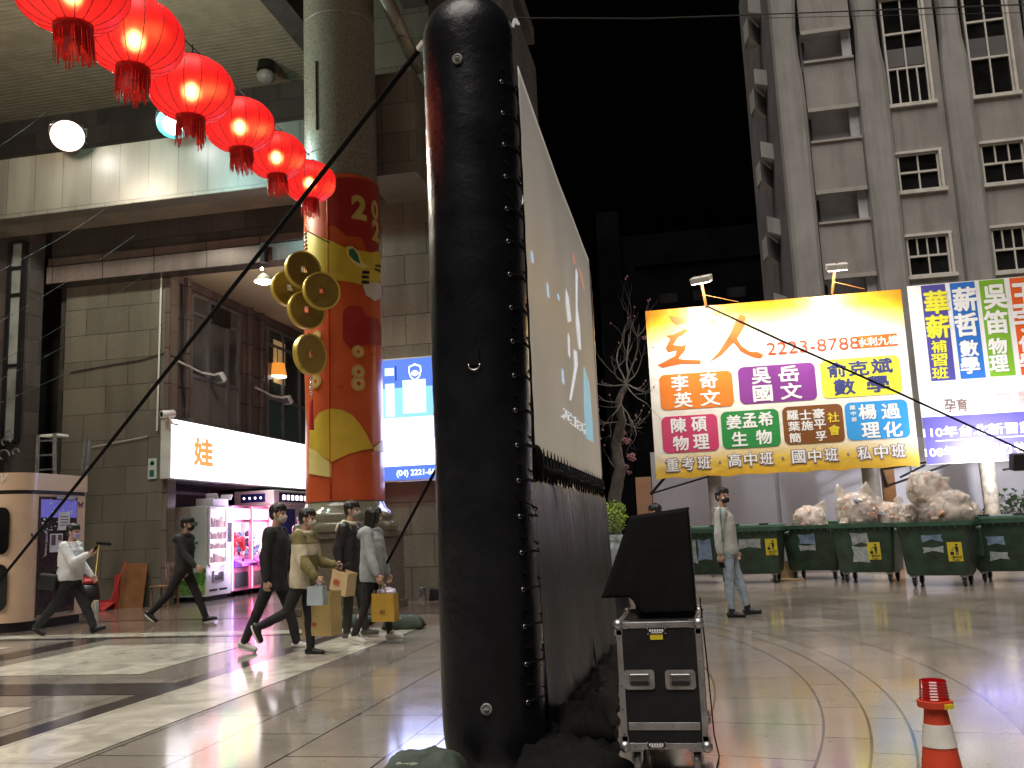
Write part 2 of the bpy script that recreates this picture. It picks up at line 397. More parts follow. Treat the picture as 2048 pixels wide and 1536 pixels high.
MB().bmm((-14.4, 18.15, 7.38), (-7.36, 18.59, 7.78)).bmm((-14.4, 18.2, 7.82), (-7.36, 18.59, 8.0)).build('beam', M['granite_pink'], B)
MB().bmm((-14.4, 18.3, 8.0), (-7.36, 18.59, 8.74)).build('wall', M['granite_dark'], B)
MB().bmm((-16.4, 20.2, 0), (-14.2, 20.6, 8.74)).build('wall', M['granite_dark'], B)
MB().bmm((-14.4, 18.7, 0), (-14.21, 20.2, 8.74)).build('wall', M['granite_dark'], B)
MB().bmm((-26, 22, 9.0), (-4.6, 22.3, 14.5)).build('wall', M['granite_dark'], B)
# left pier with the tall window strip
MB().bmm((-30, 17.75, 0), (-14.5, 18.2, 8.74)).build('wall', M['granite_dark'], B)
wf = MB()
w0 = PY(46, 500, 17.7); w1 = PY(8, 850, 17.7)
xa, xb, za, zb = -14.99, -14.63, 3.7, 8.3
for x in (xa, xb): wf.bmm((x - .05, 17.66, za), (x + .05, 17.748, zb))
for z in (za, 5.42, 7.05, 7.68, zb): wf.bmm((xa + .05, 17.67, z - .04), (xb - .05, 17.748, z + .04))
w = wf.build('window', M['black'], B)
MB().bmm((xa + .04, 17.70, za), (xb - .04, 17.735, zb)).build('pane', M['glass_pier'], w)
# ceiling with slats, in two fields with a beam between
bx = PZ(570, 40, 13.4).x
sl = MB()
for k in range(76):
    y = 9.9 + k * .16
    sl.bmm((-26, y, 13.68), (bx - .02, y + .115, 13.74))
    sl.bmm((-5.2, y, 13.68), (-3.8, y + .115, 13.74))
sl.build('ceiling_slat', M['slat'], B)
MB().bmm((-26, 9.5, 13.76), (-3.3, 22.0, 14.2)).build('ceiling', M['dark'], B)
MB().bmm((bx, 9.5, 13.15), (bx + .55, 22, 13.76)).bmm((-5.75, 9.5, 13.15), (-5.2, 22, 13.76)).build('ceiling_beam', M['granite_dark'], B)
MB().bmm((-26, 9.0, 13.0), (-3.3, 9.5, 14.6)).build('front_beam', M['granite_fascia'], B)
# beams running back from the column to the wall
MB().bmm((-6.1, 16.7, 8.43), (-5.0, 18.29, 10.6)).build('beam', M['granite_wall'], B)
MB().bmm((-4.9, 17.6, 11.0), (-3.3, 22, 13.1)).build('beam', M['granite_dark'], B)
MB().bmm((-7.0, 18.6, 9.6), (-3.3, 19, 13.6)).build('wall', M['granite_wall'], B)
MB().tube([PY(760, -30, 15.5), PY(838, 140, 17.4)], .14, 12).build('pipe', M['granite_pale'], B, smooth=True)
# conduits on the granite wall
pc = MB(); pc.tube([(-14.2, 18.56, 7.42), (-11.66, 18.56, 7.45)], .022, 6); pc.tube([(-11.72, 18.56, 7.4), (-11.76, 18.56, 3.85)], .022, 6)
pc.tube([(-13.4, 18.56, 3.58), (-12.0, 18.56, 3.74)], .011, 6); pc.build('conduit', M['white_paint'], B)
ck = MB(); ck.tube([(-14.0, 18.57, 5.35), (-12.9, 18.57, 5.45), (-12.2, 18.57, 5.5), (-11.62, 18.57, 5.62), (-11.58, 18.9, 5.6), (-11.58, 20.2, 5.45)], .014, 5)
ck.tube([(-11.58, 19.2, 7.4), (-11.57, 19.22, 5.2), (-11.57, 19.4, 4.3)], .02, 5).build('cable', M['black'], B)
MB().bmm((-11.62, 18.57, 0), (-11.5, 18.62, 7.5)).build('corner_trim', M['granite_pink'], B)
# windows of the recessed side wall above the light box
def side_window(y0, y1, z0, z1, lit=False):
    X = -11.62; f = MB()
    n = 3; ys = [y0, y0 + (y1 - y0) * .34, y0 + (y1 - y0) * .74, y1]
    for y in ys: f.bmm((X, y - .045, z0), (X + .09, y + .045, z1))
    for z in (z0, z0 + (z1 - z0) * .36, z1 - .45, z1):
        for a, b_ in zip(ys, ys[1:]): f.bmm((X, a + .046, z - .04), (X + .08, b_ - .046, z + .04))
    w = f.build('window', M['grey_metal'], B)
    MB().bmm((X + .005, y0, z0 + (z1 - z0) * .36), (X + .04, y1, z1)).build('pane', M['glass_green'] if lit else M['glass_grey'], w)
    MB().bmm((X + .005, y0, z0), (X + .045, y1, z0 + (z1 - z0) * .36 - .01)).build('panel', M['panel_green'] if lit else M['panel_grey'], w)
    return w
M['glass_green'] = mat('greenish glass', (.03, .045, .04), .1, var=.4)
M['panel_grey'] = mat('grey window panel', (.2, .18, .16), .4)
M['panel_green'] = mat('green window panel', (.05, .12, .095), .35)
sw1 = side_window(19.6, 21.95, 4.15, 7.25)
MB().bmm((-11.55, 20.55, 6.75), (-11.5, 21.4, 7.2)).build('vent_panel', M['black'], sw1)
sw2 = side_window(23.6, 26.5, 4.15, 7.25, True)
for y in (19.35, 22.5, 23.2): MB().bmm((-11.619, y, 2.76), (-11.5, y + .16, 7.59)).build('pilaster', M['granite_pink'], B, bevel=.02)
# lit room behind the second window: a warm pane and an orange shade
M['room'] = glow('lit room', (.55, .36, .15), .28)
MB().bmm((-11.57, 24.0, 5.75), (-11.565, 24.75, 7.0)).build('lit_pane', M['room'], sw2)
# storefront below the light box
sf = MB()
for y in (19.3, 20.6, 22.4, 24.4, 26.6): sf.bmm((-12.74, y, 0), (-12.66, y + .08, 2.7))
for z in (2.05, 2.55): sf.bmm((-12.73, 19.3, z), (-12.67, 26.6, z + .07))
sf.build('shop_frame', M['grey_metal'], B)
MB().tube([(-11.75, 19.2, 0), (-11.75, 19.2, 2.7)], .05, 8).build('shop_post', M['steel'], B)

# ------------------------------------------------------------------ column
CX, CY, CR = -6.38, 16.2, .7
c = thing('granite_column', 'tall round granite column on a moulded base and square pedestal beside the lanterns', 'column', (CX, CY, 0))
prof = [(CR, 1.9)]
for z in (5.2, 8.6, 11.4): prof += [(CR, z - .012), (CR - .012, z), (CR, z + .012)]
prof += [(CR, 13.7)]
MB().lathe(prof, (CX, CY, 0), 64).build('shaft', M['granite_col'], c, auto=25)
sh = MB().bmm((CX - .22, CY - CR * .97 - .02, 9.0), (CX - .2, CY - CR * .9, 10.4)).build('slot', M['black'], c)
MB().lathe([(.93, 1.42), (.96, 1.46), (.97, 1.52), (.94, 1.58), (.86, 1.6), (.86, 1.63), (.88, 1.66), (.88, 1.72), (.84, 1.78), (.76, 1.84), (.72, 1.95)], (CX, CY, 0), 64).build('base_ring', M['granite_base'], c, auto=40)
MB().bmm((CX - .84, CY - .84, 0), (CX + .84, CY + .84, 1.3)).bmm((CX - .9, CY - .9, 1.302), (CX + .9, CY + .9, 1.418)).bmm((CX - .88, CY - .88, .0), (CX + .88, CY + .88, .14)).build('pedestal', M['granite_ped'], c, bevel=.015)

# painted cloth wrap round the column
def col_pt(th, z, r): return Vector((CX + r * math.sin(th), CY - r * math.cos(th), z))
def col_hit(px, py):
    d = ray(px, py); a = d.x ** 2 + d.y ** 2; ox, oy = EYE.x - CX, EYE.y - CY; rr = CR + .03
    bb = 2 * (ox * d.x + oy * d.y); cc = ox * ox + oy * oy - rr * rr; D = bb * bb - 4 * a * cc
    t = (-bb - math.sqrt(max(D, 0))) / (2 * a); p = EYE + d * t
    return math.atan2(p.x - CX, -(p.y - CY)), p.z
def wrap_poly(polys, name, m, parent, r):
    """flat outline (angle, height) bent round the column, given real thickness"""
    bm = bmesh.new()
    for pl in polys:
        f = bm.faces.new([bm.verts.new((a, z, 0)) for a, z in pl])
    wrap_bm(bm, name, m, parent, r)
def wrap_bm(bm, name, m, parent, r):
    bmesh.ops.triangulate(bm, faces=bm.faces[:])
    for k in range(-34, 35):
        bmesh.ops.bisect_plane(bm, geom=bm.verts[:] + bm.edges[:] + bm.faces[:], plane_co=(k * .06, 0, 0), plane_no=(1, 0, 0))
    for v in bm.verts: v.co = col_pt(v.co.x, v.co.y, r)
    ob = MB(); ob.bm.free(); ob.bm = bm
    return ob.build(name, m, parent, smooth=True)
def wrap_px(zs, name, m, parent, r, sc, ox, oy):
    wrap_poly([[col_hit(ox + x / sc, oy + y / sc) for x, y in pl] for pl in zs], name, m, parent, r)
wb = thing('column_wrap', 'red festive cloth wrap with gold coins and yellow mountains round the granite column', 'banner', (CX, CY, 0))
M['red_cloth'] = mat('red printed cloth', (.55, .045, .02), .32, var=.18, vs=1.2, coat=.15, bump=.25, bs=5)
M['orange_cloth'] = mat('orange red printed cloth', (.55, .09, .025), .32, var=.12, vs=1.5, coat=.15, bump=.25, bs=5)
M['yel_cloth'] = mat('mustard print', (.62, .42, .04), .4, var=.12)
M['yel2_cloth'] = mat('pale mustard print', (.72, .58, .2), .4, var=.12)
M['gold_print'] = mat('gold print', (.55, .42, .14), .4, var=.1)
M['mark_black'] = mat('black print', (.015, .015, .02), .5)
M['mark_green'] = mat('green print', (.03, .14, .07), .5)
M['mark_white'] = mat('pale print', (.6, .5, .44), .5)
M['dark_red'] = mat('dark red print', (.3, .02, .015), .4)
def ruffle(th, z): return .008 * noise.noise(Vector((th * 2.2, z * .8, 1))) + .006 * noise.noise(Vector((th * 7, z * 1.1, 4)))
RW = CR + .02
rings = []
for i in range(61):
    z = 1.97 + (8.08 - 1.97) * i / 60
    rings.append([col_pt(t, z, RW + ruffle(math.cos(t) * 2, z)) for t in [2 * math.pi * j / 72 for j in range(72)]])
MB().ring_loft(rings, cap=False).build('cloth', M['orange_cloth'], wb, smooth=True)
sc1 = 1469 / 440  # second survey picture of the wrap
RP = RW + .018
wrap_px([[(662, 130), (820, 120), (960, 150), (1010, 190), (1005, 300), (1000, 560), (930, 640), (880, 520), (780, 510), (700, 440), (662, 440)]], 'red_field', M['dark_red'], wb, RP - .002, sc1, 460, 320)
wrap_px([[(505, 480), (560, 500), (662, 535), (790, 600), (940, 620), (1005, 600), (1005, 700), (985, 850), (880, 835), (662, 800), (505, 770)]], 'yellow_field', M['yel_cloth'], wb, RP, sc1, 460, 320)
wrap_px([[(755, 1010), (800, 970), (880, 980), (900, 1040), (985, 1060), (1010, 1120), (1010, 1240), (900, 1235), (800, 1262), (752, 1200)]], 'red_field', M['dark_red'], wb, RP, sc1, 460, 320)
wrap_px([[(885, 840), (950, 815), (1005, 830), (1010, 915), (960, 942), (905, 905)]], 'pale_patch', M['mark_white'], wb, RP + .003, sc1, 460, 320)
wrap_px([[(775, 580), (815, 575), (855, 610), (880, 680), (920, 715), (880, 725), (820, 690), (778, 630)]], 'eye_patch', M['yel2_cloth'], wb, RP + .003, sc1, 460, 320)
wrap_px([[(792, 600), (820, 592), (850, 630), (868, 695), (830, 675), (795, 640)]], 'eye_patch', M['mark_green'], wb, RP + .006, sc1, 460, 320)  # green eye shape of the tiger print
wrap_px([[(880, 740), (928, 742), (928, 764), (880, 760)], [(878, 770), (925, 775), (925, 795), (878, 792)], [(878, 805), (925, 808), (925, 830), (878, 826)],
         [(965, 698), (1005, 705), (1005, 722), (965, 712)], [(962, 722), (1002, 738), (1002, 755), (962, 738)]], 'stripe', M['mark_black'], wb, RP + .006, sc1, 460, 320)
sc2 = 894 / 320
hill = [(135, 400), (165, 350), (220, 328), (290, 332), (350, 365), (395, 420), (430, 480), (465, 550), (400, 560), (330, 580), (235, 625), (110, 540), (112, 450)]
wrap_px([hill], 'mountain', M['yel_cloth'], wb, RP, sc2, 580, 700)
wrap_px([[(108, 545), (140, 560), (232, 632), (232, 712), (108, 690)], [(465, 548), (500, 515), (532, 500), (534, 572), (470, 566)]], 'mountain', M['yel2_cloth'], wb, RP + .002, sc2, 580, 700)
def coin_print(zx, zy, r, sc, ox, oy):
    th, z = col_hit(ox + zx / sc, oy + zy / sc); rr = r / sc * 15.9 / F
    def circ(q): return [(th + q / RP * math.cos(t), z + q * math.sin(t)) for t in [2 * math.pi * j / 24 for j in range(24)]]
    wrap_poly([circ(rr)], 'coin_print', M['gold_print'], wb, RP + .003)
    wrap_poly([circ(rr * .86)], 'coin_print', M['orange_cloth'], wb, RP + .005)
    wrap_poly([circ(rr * .78)], 'coin_print', M['gold_print'], wb, RP + .007)
    wrap_poly([[(th + rr * .38 / RP, z), (th, z + rr * .38), (th - rr * .38 / RP, z), (th, z - rr * .38)]], 'coin_print', M['red_cloth'], wb, RP + .009)
for a in ((855, 1280, 46, sc1, 460, 320), (382, 122, 42, sc2, 580, 700), (382, 188, 44, sc2, 580, 700), (145, 175, 42, sc2, 580, 700), (578, 1178, 42, sc1, 460, 320)): coin_print(*a)
def wrap_text(body, zx, zy, h, m, r, bold=.03):
    th, z = col_hit(460 + zx / sc1, 320 + zy / sc1); hh = h / sc1 * 15.9 / F
    me = glyph_mesh(body, bold); bm = bmesh.new(); bm.from_mesh(me)
    ys = [v.co.y for v in bm.verts]; k = hh / (max(ys) - min(ys)); xs = [v.co.x for v in bm.verts]; cx = (max(xs) + min(xs)) / 2; cyy = (max(ys) + min(ys)) / 2
    for v in bm.verts: v.co = ((v.co.x - cx) * k / r + th, (v.co.y - cyy) * k + z, 0)
    wrap_bm(bm, 'lettering', m, wb, r)
M['num_gold'] = mat('gold numeral print', (.5, .36, .1), .4)
wrap_text('2', 862, 318, 185, M['num_gold'], RP + .006, .05); wrap_text('0', 965, 335, 150, M['num_gold'], RP + .006, .05)
wrap_text('2', 972, 475, 165, M['num_gold'], RP + .006, .05); wrap_text('2', 1012, 600, 150, M['num_gold'], RP + .006, .05)
sx = col_hit(658, 700)[0]
MB().tube([col_pt(sx, 2.0 + k * .24, RW + .014) for k in range(26)], .012, 6).build('seam', M['red_cloth'], wb, smooth=True)

# ------------------------------------------------------------------ office building across the plaza
OB = thing('office_building', 'grey plastered office building with tall pilasters and white framed windows behind the billboards', 'building', (4.3, 36, 0))
pil = [(4.3, 5.42), (7.36, 8.52), (10.48, 11.54), (13.6, 14.7), (16.75, 17.85)]
def pilaster(x0, x1, dx=.0):
    rings = []
    for z, s_ in ((0, 0), (17.6, 0), (18.6, .02), (19.6, .13), (20.8, .16), (22, .06), (24, 0), (30, 0)):
        a, b_ = x0 + s_ * (1 if x0 > 4.4 else 0), x1 - s_ * .9
        rings.append([(a, 36.5, z), (a + .06, 36.12, z), (a + .2, 36.0, z), (b_ - .2, 36.0, z), (b_ - .06, 36.12, z), (b_, 36.5, z)])
    MB().ring_loft(rings).build('pilaster', M['plaster'], OB)
for a in pil: pilaster(*a)
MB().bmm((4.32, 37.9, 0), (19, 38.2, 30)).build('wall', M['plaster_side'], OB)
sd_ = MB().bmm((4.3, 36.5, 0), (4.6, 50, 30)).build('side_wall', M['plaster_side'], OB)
# bay of open recesses
zs = [(9.25, 10.45), (12.6, 13.9), (15.95, 17.33), (19.34, 20.65), (22.7, 24)]
sp = MB(); lo = 0
tr = MB()
for a, b_ in zs:
    sp.bmm((5.42, 36.32, lo), (7.36, 36.5, a)); lo = b_
    tr.bmm((5.43, 36.24, a - .02), (7.35, 36.318, a + .07)); tr.bmm((5.43, 36.24, b_ - .1), (7.35, 36.318, b_ + .06))
    MB().bmm((5.44, 36.95, a - .05), (7.35, 37.0, b_ + .2)).build('recess_wall', M['recess'], OB)
    MB().bmm((7.0, 36.51, a), (7.35, 36.94, b_)).build('recess_cheek', M['recess'], OB)
    MB().bmm((5.5, 36.7, a), (5.58, 36.76, b_ - .2)).build('recess_post', M['black'], OB)
    MB().bmm((5.43, 36.5, b_ + .01), (7.36, 36.94, b_ + .1)).build('recess_ceiling', M['recess'], OB)
sp.bmm((5.42, 36.32, lo), (7.36, 36.5, 30)); sp.build('wall', M['plaster_warm'], OB); tr.build('trim', M['trim'], OB)
def office_window(x0, x1, z0, z1, rows, cols, blind=None):
    f = MB(); w_ = x1 - x0
    f.bmm((x0 - .1, 36.2, z0 - .16), (x1 + .22, 36.318, z0 - .02)); f.bmm((x0 - .1, 36.24, z1 + .02), (x1 + .16, 36.318, z1 + .12))
    f.bmm((x1 + .04, 36.24, z0 - .02), (x1 + .14, 36.318, z1 + .02))
    for x in (x0, x1): f.bmm((x - .04, 36.34, z0), (x + .04, 36.42, z1))
    for r_ in range(rows + 1):
        z = z0 + (z1 - z0) * r_ / rows; f.bmm((x0 + .041, 36.35, z - .04), (x1 - .041, 36.42, z + .04))
    for r_ in range(rows):
        za, zb = z0 + (z1 - z0) * r_ / rows + .041, z0 + (z1 - z0) * (r_ + 1) / rows - .041
        n = cols[r_ % len(cols)]
        for k in range(1, n): x = x0 + w_ * k / n; f.bmm((x - .028, 36.355, za), (x + .028, 36.415, zb))
    w = f.build('window', M['win_frame'], OB)
    MB().bmm((x0, 36.44, z0), (x1, 36.46, z1)).build('pane', M['glass_dark'], w)
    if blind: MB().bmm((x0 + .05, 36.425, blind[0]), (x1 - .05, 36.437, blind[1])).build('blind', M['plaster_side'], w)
    return w
def bay(x0, x1, wins):
    b_ = MB(); lo = 0
    for z0, z1, rows, cols, bl in wins:
        b_.bmm((x0, 36.32, lo), (x1, 36.5, z0)); lo = z1; b_.bmm((x0 + 1.52, 36.32, z0), (x1, 36.5, z1)); b_.bmm((x0, 36.32, z0), (x0 + .03, 36.5, z1))
        office_window(x0 + .06, x0 + 1.5, z0, z1, rows, cols, bl)
    b_.bmm((x0, 36.32, lo), (x1, 36.5, 30)).build('wall', M['plaster_warm'], OB)
bay(8.52, 10.48, [(6.9, 8.4, 2, (2, 2), None), (10.22, 11.72, 2, (2, 4), None), (13.6, 15.05, 2, (2, 2), None), (17.15, 21.6, 3, (4, 2, 2), (18.75, 19.5)), (24, 26, 2, (2, 2), None)])
bay(11.54, 13.6, [(6.9, 8.4, 2, (2, 2), None), (10.1, 11.75, 2, (2, 4), None), (13.55, 15.1, 2, (2, 3), None), (17.1, 21.7, 3, (2, 2, 2), (18.7, 19.5)), (24, 26, 2, (2, 2), None)])
bay(14.7, 16.75, [(10.1, 11.75, 2, (2, 2), None), (13.55, 15.1, 2, (2, 2), None), (17.1, 21.7, 3, (2, 2, 2), None)])
for k in range(5):
    z = 8.9 + k * 3.4; y = 40.5
    MB().prism([(4.3, y, z), (3.75, y - .7, z + .25), (3.6, y, z + .2), (3.75, y + .7, z + .3)], (0, 0, .9)).prism([(4.3, y - 1.3, z + .9), (3.8, y - 1.0, z + 1.2), (3.9, y - .2, z + 1.3), (4.3, y, z + 1.0)], (0, 0, .7)).build('window_hood', M['plaster'], OB)
fb = thing('dark_apartment_block', 'unlit dark apartment block far behind the bare flowering tree', 'building', (-5.4, 60, 0))
M['far_wall'] = mat('unlit far wall', (.004, .004, .0045), 1.0, var=.4, vs=.4, spec=0, rv=0)
MB().bmm((-5.4, 60, 0), (-3.9, 75, 22.3)).bmm((-3.9, 60.5, 0), (12, 75, 20.6)).bmm((-3, 60.3, 15.4), (8, 60.5, 15.7)).bmm((-3, 60.3, 18.4), (8, 60.5, 18.7)).build('wall', M['far_wall'], fb)
M['far_lit'] = glow('dim green window', (.01, .03, .022), .35)
for px, py in ((1222, 600), (1222, 690)):
    p = PY(px, py, 60.4); MB().bmm((p.x - .55, 60.44, p.z - .6), (p.x + .55, 60.48, p.z + .6)).build('window', M['far_lit'], fb)
for k in range(3):
    for j in range(3):
        MB().bmm((-1.5 + j * 2.2, 60.45, 9 + k * 3), (-.3 + j * 2.2, 60.49, 10.4 + k * 3)).build('window', M['glass_dark'], fb)
pw = thing('plaza_wall', 'lavender grey plastered wall behind the rubbish bins and billboard posts', 'wall', (-1.2, 26, 0))
M['lav'] = mat('lavender grey plaster', (.5, .49, .56), .7, var=.1, vs=.7)
M['tan'] = mat('tan tile', (.45, .25, .16), .6, var=.1)
MB().bmm((-1.2, 26, 0), (20, 26.4, 3.3)).build('wall', M['lav'], pw)
MB().bmm((-1.65, 25.9, 0), (-1.22, 26.4, 2.62)).build('end_pier', M['tan'], pw)
MB().bmm((5.6, 25.9, 0), (6.9, 25.99, 3.3)).bmm((2.2, 25.9, 0), (3.2, 25.99, 3.3)).build('pilaster', M['lav'], pw)

# ------------------------------------------------------------------ lights and decorations of the arcade
M['bulb'] = glow('lit bulb', (1.0, .78, .4), 60)
M['flood1'] = glow('flood glass with warm glare', (1.0, .74, .66), 1.5)
M['flood2'] = glow('flood glass with cool glare', (.08, .8, .82), 1.1)
M['flood_core'] = glow('hot flood core', (1, .97, .95), 40)
def floodlight(px, py, Y, m, label, e, col, aim):
    p = PY(px, py, Y); t = thing('floodlight', label, 'floodlight', p, group='floodlights on the balcony')
    d = (Vector(aim) - p).normalized(); q = d.to_track_quat('-Z', 'Y').to_matrix()
    MB().box(p + q @ Vector((0, 0, .1)), (.62, .46, .2), q).build('housing', M['black'], t, bevel=.03)
    MB().lathe([(.33, .012), (.33, .0), (.2, -.05), (.02, -.07)], p + d * .012, 28, axis=-d).build('lens', m, t, smooth=True)  # enlarged tinted disc, its glow stands in for the lamp's glare
    MB().sph(p + d * .05, (.2, .2, .2), 20).build('lit_core', M['flood_core'], t, smooth=True)
    MB().tube([p + q @ Vector((-.35, 0, .1)), p + q @ Vector((-.35, .1, .3)), p + Vector((0, .25, .2)), p + q @ Vector((.35, .1, .3)), p + q @ Vector((.35, 0, .1))], .02, 6).build('bracket', M['steel'], t)
    MB().tube([p + Vector((0, .25, .2)), (p.x, 16.8, 9.85)], .03, 6).build('arm', M['steel'], t)
    lamp('arcade_fill', 'POINT', p + d * .3 - VY * 1.6, 300 * e / 7500, col, t, size=.25)  # added fill set off from the lamp, brightens ceiling and fascia
    lamp('flood_beam', 'SPOT', p + d * .06, e, col, t, aim=aim, size=.22, spot=142, blend=.45)
floodlight(135, 272, 16.0, M['flood1'], 'white hot floodlight on the balcony edge shining warm white', 9500, (1, .83, .64), (-6, 7, 0))
floodlight(347, 247, 16.0, M['flood2'], 'floodlight on the balcony edge shining cool cyan behind a lantern fringe', 6000, (.5, .95, .92), (-6.5, 8.5, 0))

# red lanterns on one cable
M['lantern'] = None
def lantern_mat():
    m, nt, b = new_mat('red lantern cloth')
    b.inputs['Base Color'].default_value = (.6, .01, .012, 1); b.inputs['Roughness'].default_value = .5
    b.inputs['Emission Color'].default_value = (1, .022, .026, 1); b.inputs['Emission Strength'].default_value = .42
    tr = nt.nodes.new('ShaderNodeBsdfRefraction'); tr.inputs['Color'].default_value = (1, .42, .22, 1); tr.inputs['Roughness'].default_value = .5; tr.inputs['IOR'].default_value = 1.28
    mx = nt.nodes.new('ShaderNodeMixShader'); mx.inputs[0].default_value = .3
    out = nt.nodes['Material Output']
    nt.links.new(b.outputs[0], mx.inputs[1]); nt.links.new(tr.outputs[0], mx.inputs[2]); nt.links.new(mx.outputs[0], out.inputs[0])
    return m
M['lantern'] = lantern_mat()
M['rib'] = mat('lantern rib', (.16, .006, .006), .6)
M['fringe'] = mat('red fringe', (.42, .015, .012), .5, var=.35, vs=30)
M['red_cap'] = mat('black lantern cap', (.02, .01, .01), .5)
LS = .75
def lantern(p, label):
    t = thing('paper_lantern', label, 'lantern', p, group='red lanterns strung towards the column')
    R0, H0 = LS / 2, LS * .36
    rings = []
    N = 64
    for i in range(25):
        a = -math.pi / 2 * .8 + math.pi * .8 * i / 24
        r = R0 * math.cos(a) ** .86; z = H0 * math.sin(a) / math.sin(math.pi * .4)
        rings.append([(p.x + r * g * math.cos(q), p.y + r * g * math.sin(q), p.z + z) for q in [2 * math.pi * j / N for j in range(N)] for g in [1 - .022 * abs(math.cos(q * 8)) ** 6]])
    MB().ring_loft(rings, cap=False).build('shade', M['lantern'], t, smooth=True)
    rb = MB()
    for k in range(16):
        q = math.pi / 16 + 2 * math.pi * k / 16 + .0; pts = []
        for i in range(13):
            a = -math.pi / 2 * .8 + math.pi * .8 * i / 12; r = R0 * math.cos(a) ** .86 * 1.0
            pts.append((p.x + r * math.cos(q), p.y + r * math.sin(q), p.z + H0 * math.sin(a) / math.sin(math.pi * .4)))
        rb.tube(pts, .0033, 4)
    rb.build('rib', M['rib'], t)
    MB().lathe([(.1, 0), (.125, .0), (.125, .035), (.1, .045)], p + VZ * (H0 - .01), 24).build('top_cap', M['red_cap'], t, auto=40)
    MB().tube([p + VZ * (H0 + .03), p + VZ * (H0 + .16)], .006, 6).build('hook', M['wire'], t)
    MB().lathe([(.118, -.005), (.13, 0), (.13, .03), (.118, .035), (.118, -.005)], p - VZ * (H0 + .02), 28, cap=False).build('bottom_ring', M['fringe'], t, auto=40)
    fr = MB(); rnd = random.Random(int(p.x * 100))
    gap = rnd.uniform(0, 6.28)
    for k in range(64):
        q = 2 * math.pi * k / 64; c_ = p + Vector((math.cos(q) * .122, math.sin(q) * .122, -H0 - .02)); L = rnd.uniform(.16, .24) * (.55 if abs(((q - gap + math.pi) % (2 * math.pi)) - math.pi) < .5 else 1)
        u = Vector((-math.sin(q), math.cos(q), 0)) * .0062
        e = c_ + Vector((math.cos(q) * rnd.uniform(-.004, .014), math.sin(q) * rnd.uniform(-.004, .014), -L))
        nrm = Vector((math.cos(q), math.sin(q), 0)) * .002
        fr.prism([c_ - u, c_ + u, e + u * .8, e - u * .8], nrm)
    fr.build('fringe', M['fringe'], t)
    MB().sph(p + VZ * .0, .027, 12).build('bulb', M['bulb'], t, smooth=True)
    lamp('lantern_light', 'POINT', p - VZ * .0, 5, (1, .35, .2), t, size=.05)
    t.rotation_euler = (rad(rnd.uniform(-4, 4)), rad(rnd.uniform(-4, 4)), rad(rnd.uniform(0, 20)))
    return t
LPX = [(143, -22, 222), (269, 75, 192), (383, 179, 167), (479, 251, 138), (552, 312, 118), (619, 364, 105)]
LLAB = ['largest red lantern, cut off by the top of the picture', 'large red lantern whose fringe hangs open in the middle',
        'red lantern whose fringe covers the cyan floodlight', 'red lantern third along the cable from the gold coins end', 'small red lantern second along the cable from the gold coins',
        'smallest red lantern, just above the gold coins and crossed by the black strap']
LP = []
for (x, y, w_), lb in zip(LPX, LLAB):
    p = PD(x, y, F * LS / w_); LP.append(p); lantern(p, lb)
pts = []
tops = [p + VZ * (LS * .36 + .14) for p in LP]
tops = [tops[0] + (tops[0] - tops[1]) * 1.5] + tops + [col_pt(-.6, 7.5, CR + .05)]
tag(MB().tube(tops, .008, 6).build('lantern_cable', M['black']), 'thin dark cable carrying the row of red lanterns to the column', 'cable')

# hanging lamps of the ceiling
M['globe'] = mat('unlit glass globe', (.35, .33, .3), .12, var=.2)
for px, py, lb in ((532, 150, 'round glass ceiling lamp on the slats close to the column'), (248, 190, 'round glass ceiling lamp half hidden behind a lantern fringe')):
    p = PZ(px, py, 13.3); t = thing('ceiling_lamp', lb, 'ceiling lamp', p, group='unlit ceiling lamps')
    MB().lathe([(.14, .38), (.2, .36), (.22, .2), (.24, .12)], p, 24).build('holder', M['black'], t, auto=40)
    MB().sph(p - VZ * .04, (.24, .24, .19), 24).build('glass_shade', M['globe'], t, smooth=True)

